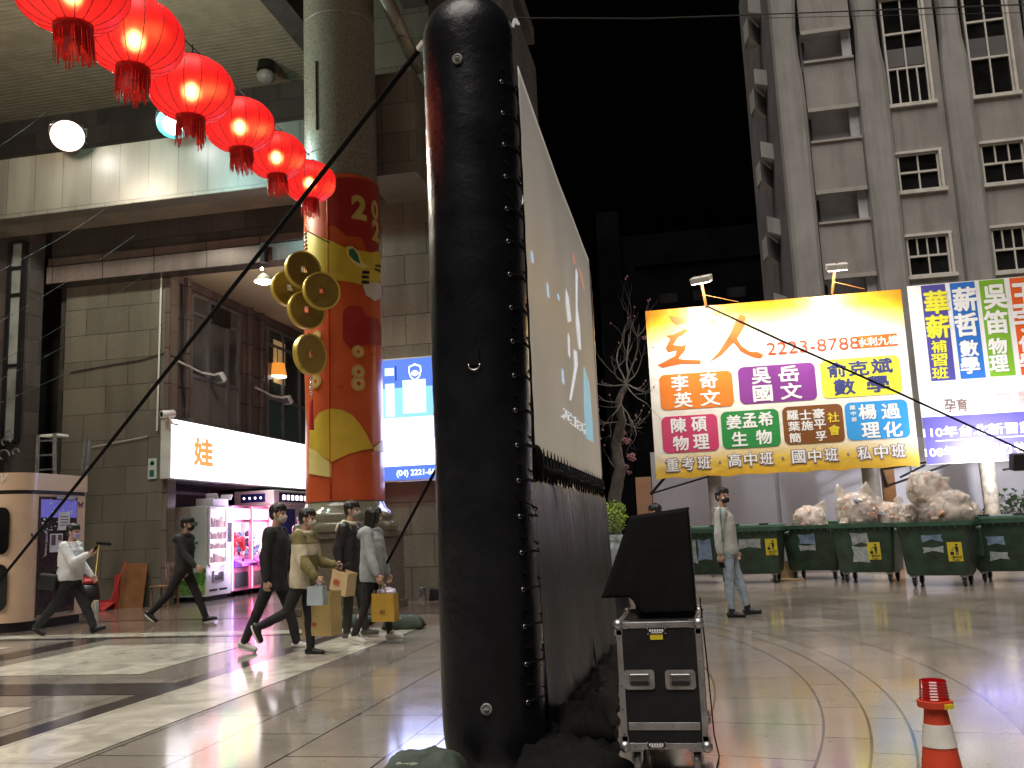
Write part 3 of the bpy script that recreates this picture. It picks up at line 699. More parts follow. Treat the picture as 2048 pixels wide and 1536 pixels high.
# gold coin ornament
M['coin'] = mat('glittered gold', (.32, .215, .045), .38, .55, var=.35, vs=60, bump=.25, bs=200)
M['coin_rim'] = mat('gold rim', (.7, .52, .1), .35, .35, var=.08)
M['silver'] = mat('silver bead', (.75, .72, .62), .15, 1.0)
M['tassel'] = mat('red tassel', (.5, .02, .015), .5)
YO = 14.3
P0 = PY(612, 460, YO); P5 = PY(628, 860, YO)
co_ = thing('coin_ornament', 'hanging string of five gold coins with silver beads and a red tassel', 'ornament', PY(612, 600, YO))
def coin(px, py, dia, Y, turn, tilt=0.0):
    c_ = PY(px, py, Y); a = rad(turn); n_ = Vector((math.sin(a), -math.cos(a), tilt)).normalized()
    u = VZ.cross(n_).normalized() * -1; u = Vector((n_.y, -n_.x, 0)).normalized() * -1; v = n_.cross(u); R_ = dia / 2 * Y * 1.05 / F; th = .1
    if v.z < 0: v = -v
    N = 48; ci = [2 * math.pi * j / N for j in range(N)]
    def circ(r, h): return [c_ + (u * math.cos(t) + v * math.sin(t)) * r + n_ * h for t in ci]
    def sq(r, h):
        o_ = []
        for t in ci:
            k = r / max(abs(math.cos(t)), abs(math.sin(t))) if True else 0
            o_.append(c_ + (u * math.cos(t) + v * math.sin(t)) * k + n_ * h)
        return o_
    MB().ring_loft([circ(R_ * .93, .035), sq(R_ * .17, .035), sq(R_ * .17, -.035), circ(R_ * .93, -.035)], closed=True).build('coin', M['coin'], co_)
    MB().ring_loft([circ(R_, .05), circ(R_ * .92, .05), circ(R_ * .92, -.05), circ(R_, -.05)], closed=True).build('coin_rim', M['coin_rim'], co_, auto=40)
    MB().ring_loft([sq(R_ * .24, .045), sq(R_ * .165, .045), sq(R_ * .165, -.045), sq(R_ * .24, -.045)], closed=True).build('hole_frame', M['coin'], co_)
    ch = MB()
    for k in range(4):
        t = rad(90 * k + 45 + 12); q = c_ + (u * math.cos(t) + v * math.sin(t)) * R_ * .58 + n_ * .037
        for j in range(3):
            ch.box(q + v * (j - 1) * R_ * .1, (R_ * .2, R_ * .05, .008), Matrix((u, v, n_)).transposed())
        ch.box(q, (R_ * .04, R_ * .3, .008), Matrix((u, v, n_)).transposed())
    ch.build('relief', M['coin'], co_)
    for s in (1,):
        pass
coin(578, 577, 78, YO + .18, 50); coin(606, 540, 80, YO + .05, 50); coin(613, 620, 82, YO, 50); coin(643, 582, 80, YO - .16, 46); coin(620, 709, 86, YO, 68)
bd = MB()
for k in range(5): bd.sph(PY(611 + k * .3, 468 + k * 7.5, YO), .03, 10)
for k in range(4): bd.sph(PY(622, 757 + k * 9.5, YO), .032 - (k % 2) * .008, 10)
bd.tube([P0 + VZ * .3, PY(612, 500, YO)], .006, 5); bd.tube([PY(618, 660, YO), PY(621, 672, YO)], .01, 5); bd.tube([PY(621, 745, YO), PY(623, 800, YO)], .006, 5)
bd.build('bead', M['silver'], co_, smooth=True)
MB().lathe([(.012, 0), (.026, -.02), (.03, -.1), (.045, -.5), (.04, -.52)], PY(623, 798, YO), 14).build('tassel', M['tassel'], co_, auto=50)
MB().tube([P0 + VZ * .3, LP[5] + (LP[5] - LP[4]) * .4 + VZ * .35], .006, 5).build('string', M['wire'], co_)
MB().tube([PY(615, 462, YO), PY(660, 487, 15.5)], .01, 5).build('tie_string', M['black'], co_)

# thin wires strung across the arcade
for k, (a, b_) in enumerate((((-20, 552), (215, 415)), ((-20, 655), (270, 470)), ((-20, 735), (365, 500)), ((-20, 770), (330, 575)), ((-20, 815), (330, 645)), ((-20, 305), (125, 195)))):
    A, Bq = PY(a[0], a[1], 12), PY(b_[0], b_[1], 16.4); mid = (A + Bq) / 2 - VZ * .06
    tag(MB().tube([A, (A + mid) / 2 - VZ * .01, mid, (Bq + mid) / 2 - VZ * .01, Bq], .0028, 4).build('thin_wire', M['wire']), 'thin pale wire strung slanting across the dark arcade', 'wire', 'thin wires across the arcade')

# pendant lamp under the soffit
p = PY(528, 563, 18.0); t = thing('pendant_lamp', 'lit pendant lamp on a black stem under the beige soffit', 'pendant lamp', p)
M['pend'] = glow('lit lamp underside', (1, .86, .82), 9)
MB().tube([p + VZ * .42, (p.x, p.y, 7.75)], .085, 12).build('stem', M['black'], t)
MB().lathe([(.06, .17), (.1, .14), (.21, .0)], p, 28, cap=False).build('shade', M['white_paint'], t, smooth=True)
MB().lathe([(.2, -.002), (.2, -.012), (.1, -.05), (.02, -.06)], p, 28).build('lit_underside', M['pend'], t, smooth=True)
MB().sph(p + VZ * .26 - VY * .1, .03, 10).build('bulb', M['bulb'], t, smooth=True)
lamp('pendant_light', 'POINT', p - VZ * .12, 90, (1, .85, .75), t, size=.15)
# orange shade seen through the second window
p = PX(555, 748, -11.5); t = thing('orange_lampshade', 'small orange lampshade glowing in the upstairs window behind the coins', 'lampshade', p)
M['orange_shade'] = glow('orange shade', (1, .36, .05), .6); M['shade_rim'] = glow('shade rim', (1, .9, .7), 2.2)
MB().lathe([(.2, .3), (.26, -.06)], p, 24, cap=False).build('shade', M['orange_shade'], t, smooth=True)
MB().lathe([(.255, -.062), (.255, -.1)], p, 24).build('rim', M['shade_rim'], t)
MB().tube([p + VZ * .3, p + VZ * .75], .012, 6).build('stem', M['black'], t)

# ------------------------------------------------------------------ shop sign box and blue light box
M['sign_white'] = glow('lit white sign face', (1, .95, 1), 2.0)
M['sign_cap'] = mat('sign end cap', (.62, .62, .6), .5, bump=.1, bs=6)
M['sign_orange'] = glow('lit orange letter', (1, .34, .1), .85)
t = thing('shop_sign', 'long glowing white sign box with one orange character over the vending machines', 'sign', (-11.45, 18.45, 2.76))
MB().bmm((-11.6, 18.45, 2.76), (-11.36, 27, 4.1)).build('box', M['sign_cap'], t, bevel=.01)
MB().bmm((-11.358, 18.5, 2.78), (-11.33, 26.9, 4.08)).build('lit_face', M['sign_white'], t)
c_ = PX(407, 905, -11.325)
text('娃', c_, VY, VZ, .62, M['sign_orange'], t, bold=.05, wid=.8)
for (py_, cc, w_) in ((430, (3.6, 1.2, 1.3), .7), (462, (1.8, 3.0, 1.25), .8), (498, (3.4, 2.6, 1.2), .9)):
    c2 = PX(py_, 915, -11.326); mx_ = max(cc)
    MB().prism([(-11.328, c2.y + y_, 3.42 + z_) for y_, z_ in rrect(w_, .8, .18)], (.002, 0, 0)).build('colour_patch', glow('blown out print', tuple(q / mx_ for q in cc), mx_), t)
MB().bmm((-11.6, 18.42, 4.1), (-11.5, 18.5, 4.22)).bmm((-11.6, 19.3, 4.102), (-11.4, 19.5, 4.2)).build('bracket', M['grey_metal'], t)

M['lb_blue'] = glow('lit blue panel', (.09, .2, .78), .75); M['lb_sky'] = glow('lit sky panel', (.22, .55, .85), .95)
M['lb_white'] = glow('lit white panel', (.5, .56, 1), 3.2); M['lb_pale'] = glow('lit pale panel', (.55, .8, .98), 1.1)
t = thing('light_box', 'glowing blue and white light box with a shield emblem beside the round column', 'light box', (-5.4, 18.2, 2.4))
yf = 18.13
def LB(px, py): return PY(px, py, yf)
def lb_rect(x0, y0, x1, y1, name, m, dy):
    a, b_ = LB(x0, y1), LB(x1, y0); return MB().bmm((a.x, yf - dy, a.z), (b_.x, yf - dy - .003, b_.z)).build(name, m, t)
a, b_ = LB(700, 965), LB(930, 722)
MB().bmm((a.x, yf, 2.4), (b_.x, 18.29, 4.98)).build('box', M['white_paint'], t, bevel=.01)
zb_ = [2.43, 2.72, 3.72, 4.95]
for z0_, z1_, m, n_ in ((2.72, 3.72, 'lb_white', 'white_panel'), (3.72, 4.35, 'lb_sky', 'sky_panel'), (4.35, 4.95, 'lb_blue', 'blue_panel'), (2.43, 2.72, 'lb_blue', 'blue_panel')):
    MB().bmm((a.x + .02, yf - .004, z0_), (b_.x - .02, yf - .001, z1_)).build(n_, M[m], t)
xs_ = LB(806, 800).x
MB().bmm((xs_, yf - .008, 3.8), (xs_ + .5, yf - .005, 4.5)).build('pale_panel', M['lb_pale'], t)
lx = LB(771, 800).x
MB().bmm((lx, yf - .008, 3.75), (lx + .2, yf - .005, 4.45)).bmm((lx, yf - .008, 4.62), (lx + .2, yf - .005, 4.78)).build('pale_panel', M['lb_pale'], t)
MB().bmm((LB(793, 800).x - .012, yf - .007, 4.5), (LB(793, 800).x + .012, yf - .005, 4.82)).build('divider', M['black'], t)
e = LB(830, 745)
def shield(s, dy, m):
    pts = [(-.13, .14), (-.07, .16), (0, .19), (.07, .16), (.13, .14), (.14, .02), (.1, -.1), (0, -.18), (-.1, -.1), (-.14, .02)]
    MB().prism([(e.x + q[0] * s, yf - dy, e.z + q[1] * s) for q in pts], (0, -.003, 0)).build('emblem', m, t)
shield(1.0, .006, M['lb_white']); shield(.82, .01, M['lb_blue'])
MB().prism([(e.x + q[0], yf - .0145, e.z + q[1]) for q in ((-.09, -.02), (-.05, .03), (0, .045), (.05, .03), (.09, -.02), (.06, -.05), (0, -.08), (-.06, -.05))], (0, -.003, 0)).build('emblem', M['lb_white'], t)
text('(04) 2221-667', LB(836, 946) - VY * .008, VX, VZ, .15, M['lb_white'], t, bold=.02, wid=.9)
lamp('light_box_spill', 'AREA', (-5.2, 18.05, 3.4), 40, (.55, .58, 1), t, aim=(-5.2, 10, 2.5), size=(1.6, 2.2))

# ------------------------------------------------------------------ small fittings of the granite wall
t = thing('wall_notice', 'small white plate with green icon on the granite wall near the sign box', 'notice', (-11.85, 18.58, 3.0))
MB().bmm((-11.97, 18.57, 2.78), (-11.76, 18.598, 3.24)).build('plate', mat('notice plate', (.6, .66, .62), .5), t)
MB().lathe([(.05, 0), (.05, .004), (.032, .004), (.032, 0)], (-11.865, 18.567, 3.13), 20, axis=(0, -1, 0)).bmm((-11.93, 18.565, 2.83), (-11.82, 18.569, 2.98)).build('mark', mat('notice print', (.03, .12, .1), .5), t)
p = PY(333, 828, 18.35); t = thing('cctv_camera', 'white bullet security camera above the end of the lit sign box', 'security camera', p)
MB().lathe([(.055, -.12), (.085, -.12), (.085, .16), (.06, .2)], p, 18, axis=(.45, .85, .12)).build('body', M['white_paint'], t, auto=40)
MB().lathe([(.06, -.125), (.03, -.13)], p, 18, axis=(.45, .85, .12)).build('lens', M['glass_dark'], t)
MB().tube([p - VZ * .05 + VX * .05, p + Vector((.12, .05, -.22)), (p.x + .12, 18.6, p.z - .22)], .025, 8).build('bracket', M['white_paint'], t)
for (px, py), lb in (((440, 755), 'small wall floodlight on an arm beside the grey film windows'), ((575, 800), 'small wall floodlight on an arm beside the dark green window')):
    p = PX(px, py, -11.2); t = thing('wall_floodlight', lb, 'floodlight', p, group='unlit wall floodlights above the sign box')
    q = Matrix.Rotation(rad(-25), 3, 'Z') @ Matrix.Rotation(rad(35), 3, 'X')
    MB().box(p, (.3, .12, .24), q).build('housing', M['white_paint'], t, bevel=.02)
    MB().box(p + q @ Vector((0, -.065, 0)), (.24, .01, .18), q).build('lens', M['glass_grey'], t)
    MB().tube([p + Vector((-.05, .06, .05)), (-11.52, p.y - .3, p.z + .1), (-11.52, p.y - 1.3, p.z + .2)], .03, 8).build('arm', M['white_paint'], t)

# ------------------------------------------------------------------ karaoke booth
M['booth'] = mat('salmon booth panel', (.7, .5, .35), .3, var=.06, vs=1.0, coat=.3)
M['booth_glass'] = mat('booth glass', (.035, .02, .03), .06, var=.5, vs=4, spec=.7)
M['violet'] = glow('violet screen', (.14, .13, .55), .35)
M['paper'] = mat('paper sheet', (.72, .7, .72), .7); M['print'] = mat('print ink', (.1, .06, .08), .6)
t = thing('karaoke_booth', 'salmon coloured karaoke booth with a glass door and rounded dark windows', 'booth', (-12.2, 14.4, 0))
xr, yfk, yb, rr_ = -11.1, 13.55, 15.25, .4
def booth_outline(o=0.0):
    pts = [(-14.5, yb + o), (-14.5, yfk - o)]
    for k in range(9):
        q = rad(-90 + 90 * k / 8); pts.append((xr - rr_ + (rr_ + o) * math.cos(q), yfk + rr_ + (rr_ + o) * math.sin(q)))
    pts.append((xr + o, yb + o)); return pts
def booth_slab(z0_, z1_, o, name, m): MB().prism([(x, y, z0_) for x, y in booth_outline(o)], (0, 0, z1_ - z0_)).build(name, m, t, auto=35)
booth_slab(.16, 2.28, 0, 'body', M['booth']); booth_slab(0, .158, -.03, 'plinth', M['black']); booth_slab(2.282, 2.345, -.01, 'stripe', M['black']); booth_slab(2.347, 2.64, .02, 'header', M['booth'])
dr = MB().bmm((xr + .002, 14.02, .2), (xr + .02, 15.0, 2.24)).build('door', M['booth_glass'], t)
MB().tube([(xr + .02, 14.12, 1.2), (xr + .09, 14.12, 1.24), (xr + .09, 14.12, 1.62), (xr + .02, 14.12, 1.66)], .016, 8).build('handle', M['steel'], dr, smooth=True)
MB().bmm((xr + .021, 14.4, 2.2), (xr + .06, 14.9, 2.26)).bmm((xr + .021, 14.03, .2), (xr + .03, 14.99, .24)).bmm((xr + .021, 14.1, .75), (xr + .03, 14.5, .77)).build('door_trim', M['steel'], dr)
MB().bmm((xr + .021, 14.05, 1.88), (xr + .025, 14.98, 2.19)).build('screen_glow', M['violet'], dr)
rnd = random.Random(4); sp = MB()
for k in range(40): y = rnd.uniform(14.06, 14.9); z = rnd.uniform(1.6, 2.18); sp.bmm((xr + .0255, y, z), (xr + .027, y + rnd.uniform(.01, .05), z + rnd.uniform(.01, .04)))
sp.build('sparkle_print', M['paper'], dr)
MB().bmm((xr + .022, 14.5, 1.66), (xr + .028, 14.8, 1.98)).bmm((xr + .022, 14.3, 1.28), (xr + .0281, 14.62, 1.6)).build('paper', M['paper'], dr)
pr_ = MB()
for k in range(4): pr_.bmm((xr + .0285, 14.54, 1.74 + k * .05), (xr + .0295, 14.76, 1.755 + k * .05))
pr_.bmm((xr + .0285, 14.33, 1.4), (xr + .0295, 14.44, 1.58)).bmm((xr + .0285, 14.5, 1.48), (xr + .0295, 14.6, 1.58)); pr_.build('print', M['print'], dr)
for z0_, z1_ in ((1.28, 2.06), (.36, 1.12)):
    x1 = PY(19, 1050, yfk).x; w_ = 1.2; h_ = z1_ - z0_
    MB().prism([(x1 - w_ / 2 + a, yfk - .001, (z0_ + z1_) / 2 + b_) for a, b_ in rrect(w_, h_, .14)], (0, -.012, 0)).build('window', M['glass_dark'], t)
def butterfly(c, s, u, v, n_):
    mb = MB()
    for sg in (-1, 1):
        for pl in ([(0, 0), (.5, .55), (.8, .45), (.75, .1), (.35, -.05)], [(0, 0), (.4, -.05), (.6, -.3), (.4, -.5), (.15, -.3)]):
            mb.prism([Vector(c) + u * (a * s * sg) + v * (b_ * s) for a, b_ in pl], n_ * .003)
    mb.build('butterfly_print', M['print'], t)
butterfly((xr + .003, 13.93, 1.56), .11, VY, VZ, VX); butterfly((xr + .003, 15.12, 2.12), .1, VY, VZ, VX)
for k in range(6): butterfly((-12.6 + k * .17, yfk - .004, .36 + .03 * (k % 2)), .09, VX, VZ, -VY)
text('KTV', PY(-6, 957, yfk - .024), VX, VZ, .14, M['paper'], t, shear=.25, bold=.01)
MB().bmm((-14.4, yfk - .025, 2.36), (-14.0, yfk - .02, 2.4)).build('marking', M['paper'], t)
t = thing('decor_panel', 'dark panel with pale curling ornament standing behind the karaoke booth', 'panel', (-15.2, 17.5, 0))
MB().bmm((-16.5, 17.5, 0), (-14.95, 17.6, 4.05)).build('board', M['black'], t)
cl = MB()
for (px, py, r_) in ((10, 885, .13), (18, 868, .1), (6, 912, .16), (30, 905, .1)):
    c_ = PY(px, py, 17.47); cl.tube([c_ + Vector((math.cos(q) * r_ * (1 - k * .06), 0, math.sin(q) * r_ * (1 - k * .06))) for k, q in enumerate([rad(28 * j) for j in range(10)])], .02, 6)
cl.build('curl', M['grey_metal'], t)

# step ladder behind the booth
a = PY(108, 900, 16.4); t = thing('step_ladder', 'tall aluminium step ladder standing behind the karaoke booth', 'ladder', (a.x, 16.4, 0))
ax = a.x; ra = MB()
for x in (-.2, .16):
    ra.box((ax + x * 1.25, 16.25, 1.8), (.06, .04, 3.62), Matrix.Rotation(rad(3.5), 3, 'X') @ Matrix.Rotation(rad(2.5 if x < 0 else 0), 3, 'Y'))
ra.build('front_rail', M['alu'], t)
ra = MB()
for x in (.32, .42): ra.box((ax + x, 16.75, 1.8), (.05, .04, 3.55), Matrix.Rotation(rad(-6), 3, 'X'))
ra.build('rear_rail', M['alu'], t)
st = MB()
for k in range(12): st.box((ax - .02, 16.25 + (k * .3 - 1.5) * -.0, .3 + k * .29), (.36, .08, .03))
st.build('tread', M['alu'], t)
MB().box((ax - .0, 16.4, 3.6), (.42, .3, .05)).build('top_cap', M['white_paint'], t)

# ------------------------------------------------------------------ vending and claw machines
M['vm_white'] = mat('vending white', (.72, .74, .7), .3, var=.04)
M['vm_glow'] = glow('vending interior', (.95, .8, .85), .5)
M['shelf'] = glow('lit shelf edge', (1, .9, .95), 1.2)
M['pink'] = mat('pink enamel', (.75, .25, .38), .25, var=.05); M['pink_glow'] = glow('pink lit back', (1, .5, .68), 1.0)
M['white_glow'] = glow('white lit header', (1, .86, .93), 2.6)
M['led_blue'] = glow('blue led', (.25, .2, 1), 7); M['led_pink'] = glow('pink led', (1, .12, .35), 7)
XV = -11.05
t = thing('vending_machine', 'white vending machine of boxed goods with a green field picture on its side', 'vending machine', (-11.5, 20.3, 0))
y0, y1 = 19.75, 20.92
MB().bmm((-12.0, y0, .1), (XV, y1, 1.97)).build('cabinet', M['vm_white'], t, bevel=.015)
MB().bmm((-11.95, y0 + .05, 0), (XV - .05, y1 - .05, .1)).build('plinth', M['black'], t)
gr_ = MB(); rnd = random.Random(9)
for k in range(90):
    x = rnd.uniform(-11.95, -11.1); h_ = .18 + .25 * (.5 + .5 * math.sin(x * 5)) * rnd.random(); r_ = rnd.uniform(.03, .08)
    gr_.prism([(x + r_ * math.cos(q), y0 - .002 - k * .00006, .22 + h_ + r_ * math.sin(q)) for q in [rad(40 * j) for j in range(9)]], (0, -.001, 0))
gr_.build('field_print', mat('green field print', (.1, .28, .05), .4, var=.6, vs=20), t)
MB().bmm((-11.97, y0 - .0018, .14), (-11.07, y0 - .0005, .34)).build('field_print', mat('pale field print', (.3, .45, .12), .4, var=.4, vs=12), t)
lf = MB()
for (x, z) in ((-11.4, 1.66), (-11.33, 1.58), (-11.4, 1.22), (-11.3, 1.2), (-11.36, 1.1), (-11.45, 1.05)):
    lf.prism([(x + a, y0 - .003, z + b_) for a, b_ in ((-.05, 0), (0, .04), (.06, .03), (.02, -.03))], (0, -.002, 0))
lf.build('leaf_print', mat('leaf print', (.03, .3, .12), .4), t)
MB().bmm((XV + .0005, y0 + .12, .75), (XV + .006, y0 + .88, 1.9)).build('display', M['vm_glow'], t)
sh_ = MB()
for z in (.76, 1.05, 1.25, 1.5): sh_.bmm((XV + .007, y0 + .13, z), (XV + .03, y0 + .87, z + .018))
sh_.build('shelf', M['shelf'], t)
gd = [MB() for _ in range(3)]
for z, h_ in ((.78, .2), (1.07, .13), (1.27, .16), (1.52, .24)):
    y = y0 + .15
    while y < y0 + .82:
        w_ = rnd.uniform(.03, .08); gd[rnd.randrange(3)].bmm((XV + .007, y, z), (XV + .022, y + w_ * .85, z + h_ * rnd.uniform(.5, 1))); y += w_
for g, c_ in zip(gd, ((.35, .15, .06), (.16, .08, .05), (.5, .36, .2))): g.build('goods', mat('boxed goods', c_, .5, var=.4, vs=15), t)
fr = MB()
for y in (y0 + .1, y0 + .88): fr.bmm((XV, y - .02, .74), (XV + .035, y + .02, 1.92))
for z in (.73, 1.92): fr.bmm((XV, y0 + .121, z - .02), (XV + .034, y0 + .859, z + .02))
fr.build('display_frame', M['vm_white'], t)
MB().bmm((XV, y0 + .92, 1.2), (XV + .03, y0 + 1.1, 1.62)).build('keypad', M['black'], t)
MB().bmm((XV + .001, y0 + .3, .38), (XV + .025, y0 + .78, .62)).build('slot_frame', M['grey_metal'], t); MB().bmm((XV + .026, y0 + .34, .42), (XV + .03, y0 + .74, .58)).build('delivery_flap', M['glass_grey'], t)
MB().bmm((XV + .001, y0 + .15, .2), (XV + .01, y0 + .5, .24)).bmm((XV + .001, y0 + .6, .2), (XV + .01, y0 + .95, .24)).build('vent', M['black'], t)
t = thing('paper_carton', 'pale pink open carton on top of the white vending machine', 'carton', (-11.4, 20.6, 1.97))
MB().bmm((-11.6, 20.2, 1.972), (-11.15, 20.95, 2.16)).build('box', M['paper'], t, bevel=.02)
MB().box((-11.2, 20.25, 2.2), (.3, .02, .14), Matrix.Rotation(.5, 3, 'X')).box((-11.2, 20.93, 2.2), (.3, .02, .14), Matrix.Rotation(-.5, 3, 'X')).build('flap', M['paper'], t)
def claw(y0, w_, plush, led, label):
    y1 = y0 + w_; X = XV
    t = thing('claw_machine', label, 'claw machine', (-11.5, (y0 + y1) / 2, 0), group='lit pink claw machines')
    MB().bmm((-11.95, y0, .12), (X - .02, y1, .82)).bmm((-11.95, y0, .82), (-11.86, y1, 2.0)).bmm((-11.86, y0, 1.93), (X - .02, y1, 2.0)).build('cabinet', M['pink'], t, bevel=.012)
    MB().bmm((-11.858, y0 + .03, .83), (-11.84, y1 - .03, 1.92)).build('lit_back', M['pink_glow'], t)
    MB().bmm((X - .06, y0 + .05, 1.7), (X - .012, y1 - .05, 1.925)).build('lit_header', M['white_glow'], t)
    f = MB()
    for y in (y0 + .02, y1 - .02): f.bmm((X - .05, y - .02, .821), (X, y + .02, 1.929))
    for z in (.85, 1.66): f.bmm((X - .05, y0 + .041, z - .03), (X - .001, y1 - .041, z + .03))
    f.build('frame', M['pink'], t)
    pl = [MB() for _ in plush]; rnd = random.Random(int(y0 * 10))
    for k in range(60):
        c_ = Vector((rnd.uniform(-11.8, X - .12), rnd.uniform(y0 + .12, y1 - .12), .86)); c_.z += rnd.random() ** 1.2 * .6 * (1 - abs(c_.y - (y0 + y1) / 2) / w_)
        r_ = rnd.uniform(.045, .09); m_ = pl[rnd.randrange(len(pl))]; m_.sph(c_, r_, 8); m_.sph(c_ + Vector((r_ * .5, r_ * .7, r_ * .6)), r_ * .45, 6); m_.sph(c_ + Vector((r_ * .5, -r_ * .7, r_ * .6)), r_ * .45, 6)
    for g, m_ in zip(pl, plush): g.build('plush', m_, t, smooth=True)
    MB().prism([(X - .02, y0 + .08, .62), (X + .22, y0 + .08, .66), (X + .22, y0 + .08, .72), (X - .02, y0 + .08, .82)], (0, w_ - .16, 0)).build('control_panel', M['violet_panel'], t, bevel=.01)
    MB().sph((X + .12, y0 + .3, .8), .03, 10).tube([(X + .12, y0 + .3, .7), (X + .12, y0 + .3, .8)], .008, 6).build('joystick', M['black'], t, smooth=True)
    MB().bmm((X - .019, y0 + .15, .2), (X - .005, y1 - .15, .52)).build('prize_door', M['glass_grey'], t)
    for y in (y0 + .12, y1 - .12): MB().lathe([(.05, -.02), (.06, -.01), (.06, .01), (.05, .02)], (X - .12, y, .06), 12, axis=(0, 1, 0)).build('wheel', M['black'], t)
    MB().bmm((X + .001, y0 - .012, .15), (X + .014, y0 + .012, 1.98)).build('led_strip', led, t)
    lamp('front_fill', 'AREA', (X + .5, y0 + .1, 1.3), 26, (1, .55, .72) if led is M['led_pink'] else (.8, .62, 1), t, aim=(X - .3, y0 - .3 if led is M['led_blue'] else y0 + 1.2, 1.2), size=(.1, 1.6))  # added fill in front of the machines, brightens the neighbouring fronts
    lamp('claw_light', 'AREA', (X - .1, (y0 + y1) / 2, 1.65), 16, (1, .6, .75), t, aim=(X - .5, (y0 + y1) / 2, .5), size=(.6, .5))
M['violet_panel'] = mat('violet control panel', (.42, .12, .5), .3)
plR = [mat('red plush', (.5, .03, .03), .9), mat('pink plush', (.6, .1, .12), .9)]
plB = [mat('blue plush', (.1, .2, .35), .9), mat('white plush', (.6, .65, .7), .9), mat('navy plush', (.03, .05, .1), .9)]
claw(20.97, .96, plR, M['led_blue'], 'lit pink claw machine full of red plush toys beside the vending machine')
claw(21.97, .96, plB, M['led_pink'], 'lit pink claw machine full of blue and white plush toys')
t = thing('prize_machine', 'tall white prize machine with dark display panels behind the claw machines', 'prize machine', (-11.5, 24, 0))
MB().bmm((-12.1, 23.05, .1), (-11.0, 25.6, 2.05)).bmm((-12.1, 23.0, 2.052), (-10.95, 25.7, 2.4)).build('cabinet', M['vm_white'], t, bevel=.02)
MB().bmm((-11.9, 22.99, 2.12), (-11.2, 22.999, 2.32)).bmm((-10.949, 23.3, 2.12), (-10.94, 25.4, 2.34)).build('display', mat('navy display', (.02, .03, .16), .3), t)
db = MB()
for k in range(4): db.sph((-11.8 + k * .16, 22.985, 2.22), .03, 8)
for k in range(6): db.bmm((-10.94, 23.5 + k * .28, 2.17), (-10.936, 23.66 + k * .28, 2.29))
db.build('display_dot', M['white_glow'], t)
MB().bmm((-10.999, 23.4, .95), (-10.99, 24.4, 1.95)).build('screen', mat('screen blue', (.04, .05, .22), .2), t)
MB().bmm((-12.0, 23.1, 0), (-11.1, 25.5, .1)).build('plinth', M['black'], t)

for o in scene.objects:
    if o.name.split('.')[0] in ('vending_machine', 'claw_machine', 'prize_machine'): o.scale.z = 1.1; o.location.y -= .17; o.location.x -= .05
    if o.name == 'paper_carton': o.location += Vector((-.05, -.17, .2))
# ------------------------------------------------------------------ things left along the granite wall
M['wood'] = mat('reddish plywood', (.24, .1, .04), .5, var=.25, vs=4); M['chair_wood'] = mat('chair wood', (.22, .12, .06), .5, var=.2)
M['red_plastic'] = mat('red plastic', (.5, .04, .04), .4); M['yellow_stick'] = mat('yellow stick', (.6, .42, .05), .4); M['bin_bag'] = mat('black sack', (.015, .014, .016), .35, bump=.3, bs=8)
a = PZ(232, 1217); b_ = PZ(285, 1217)
a = Vector((a.x, 18.3, 0)); wx = PY(232, 1217, 18.3).x; wx2 = PY(283, 1217, 18.3).x
t = tag(MB().box(((wx + wx2) / 2, 18.42, .47), (wx2 - wx, .02, .96), Matrix.Rotation(rad(-10), 3, 'X')).build('plywood_board', M['wood'], bevel=.003), 'reddish plywood board leaning on the granite wall', 'board')
cx_ = PY(330, 1215, 18.1).x; t = thing('wooden_chair', 'plain wooden chair against the granite wall beside the vending machine', 'chair', (cx_, 18.15, 0))
MB().bmm((cx_ - .26, 17.9, .43), (cx_ + .2, 18.35, .47)).build('seat', M['chair_wood'], t, bevel=.008)
for x, y, h_ in ((cx_ - .22, 17.95, .43), (cx_ + .16, 17.95, .43), (cx_ - .22, 18.32, .43), (cx_ + .16, 18.32, .43)): MB().bmm((x - .02, y - .02, 0), (x + .02, y + .02, h_)).build('leg', M['chair_wood'], t)
MB().bmm((cx_ + .13, 17.94, .471), (cx_ + .17, 17.98, .95)).bmm((cx_ + .13, 18.3, .471), (cx_ + .17, 18.34, .95)).bmm((cx_ + .135, 17.981, .85), (cx_ + .165, 18.299, .95)).bmm((cx_ + .135, 17.981, .66), (cx_ + .165, 18.299, .72)).build('backrest', M['chair_wood'], t)
px_ = PY(208, 1200, 17.9).x; t = thing('red_dustpan', 'red long handled dustpan standing by the granite wall', 'dustpan', (px_, 17.9, 0))
MB().prism([(px_ - .24, 17.7, .01), (px_ + .16, 17.7, .01), (px_ + .16, 18.05, .14), (px_ - .24, 18.05, .14)], (0, .01, .03)).bmm((px_ - .24, 18.06, .01), (px_ + .16, 18.09, .2)).build('pan', M['red_plastic'], t)
MB().tube([(px_ + .04, 18.0, .1), (px_ + .16, 18.4, 1.0)], .014, 8).build('handle', M['red_plastic'], t)
t = thing('red_plank', 'narrow red board upright between the dustpan and the sack', 'board', (px_ + .02, 18.3, 0))
MB().box((px_ - .02, 18.35, .36), (.12, .03, .72), Matrix.Rotation(rad(-6), 3, 'X')).build('board', M['red_plastic'], t)
bx_ = PY(172, 1180, 17.6).x; t = thing('rubbish_sack', 'dark rubbish sack with a red lid beside the karaoke booth', 'sack', (bx_, 17.6, 0))
MB().lathe([(.2, 0), (.26, .1), (.28, .3), (.24, .55), (.1, .62)], (bx_, 17.6, 0), 20).build('sack', M['bin_bag'], t, smooth=True)
MB().lathe([(.22, .58), (.2, .66), (.05, .72)], (bx_ + .02, 17.6, 0), 16).build('lid', M['red_plastic'], t, smooth=True)
a, b_ = PY(172, 1175, 17.2), PY(186, 1090, 18.0); t = thing('squeegee_mop', 'upside down floor squeegee with a yellow stick and black blade', 'squeegee', (a.x, 17.6, 0))
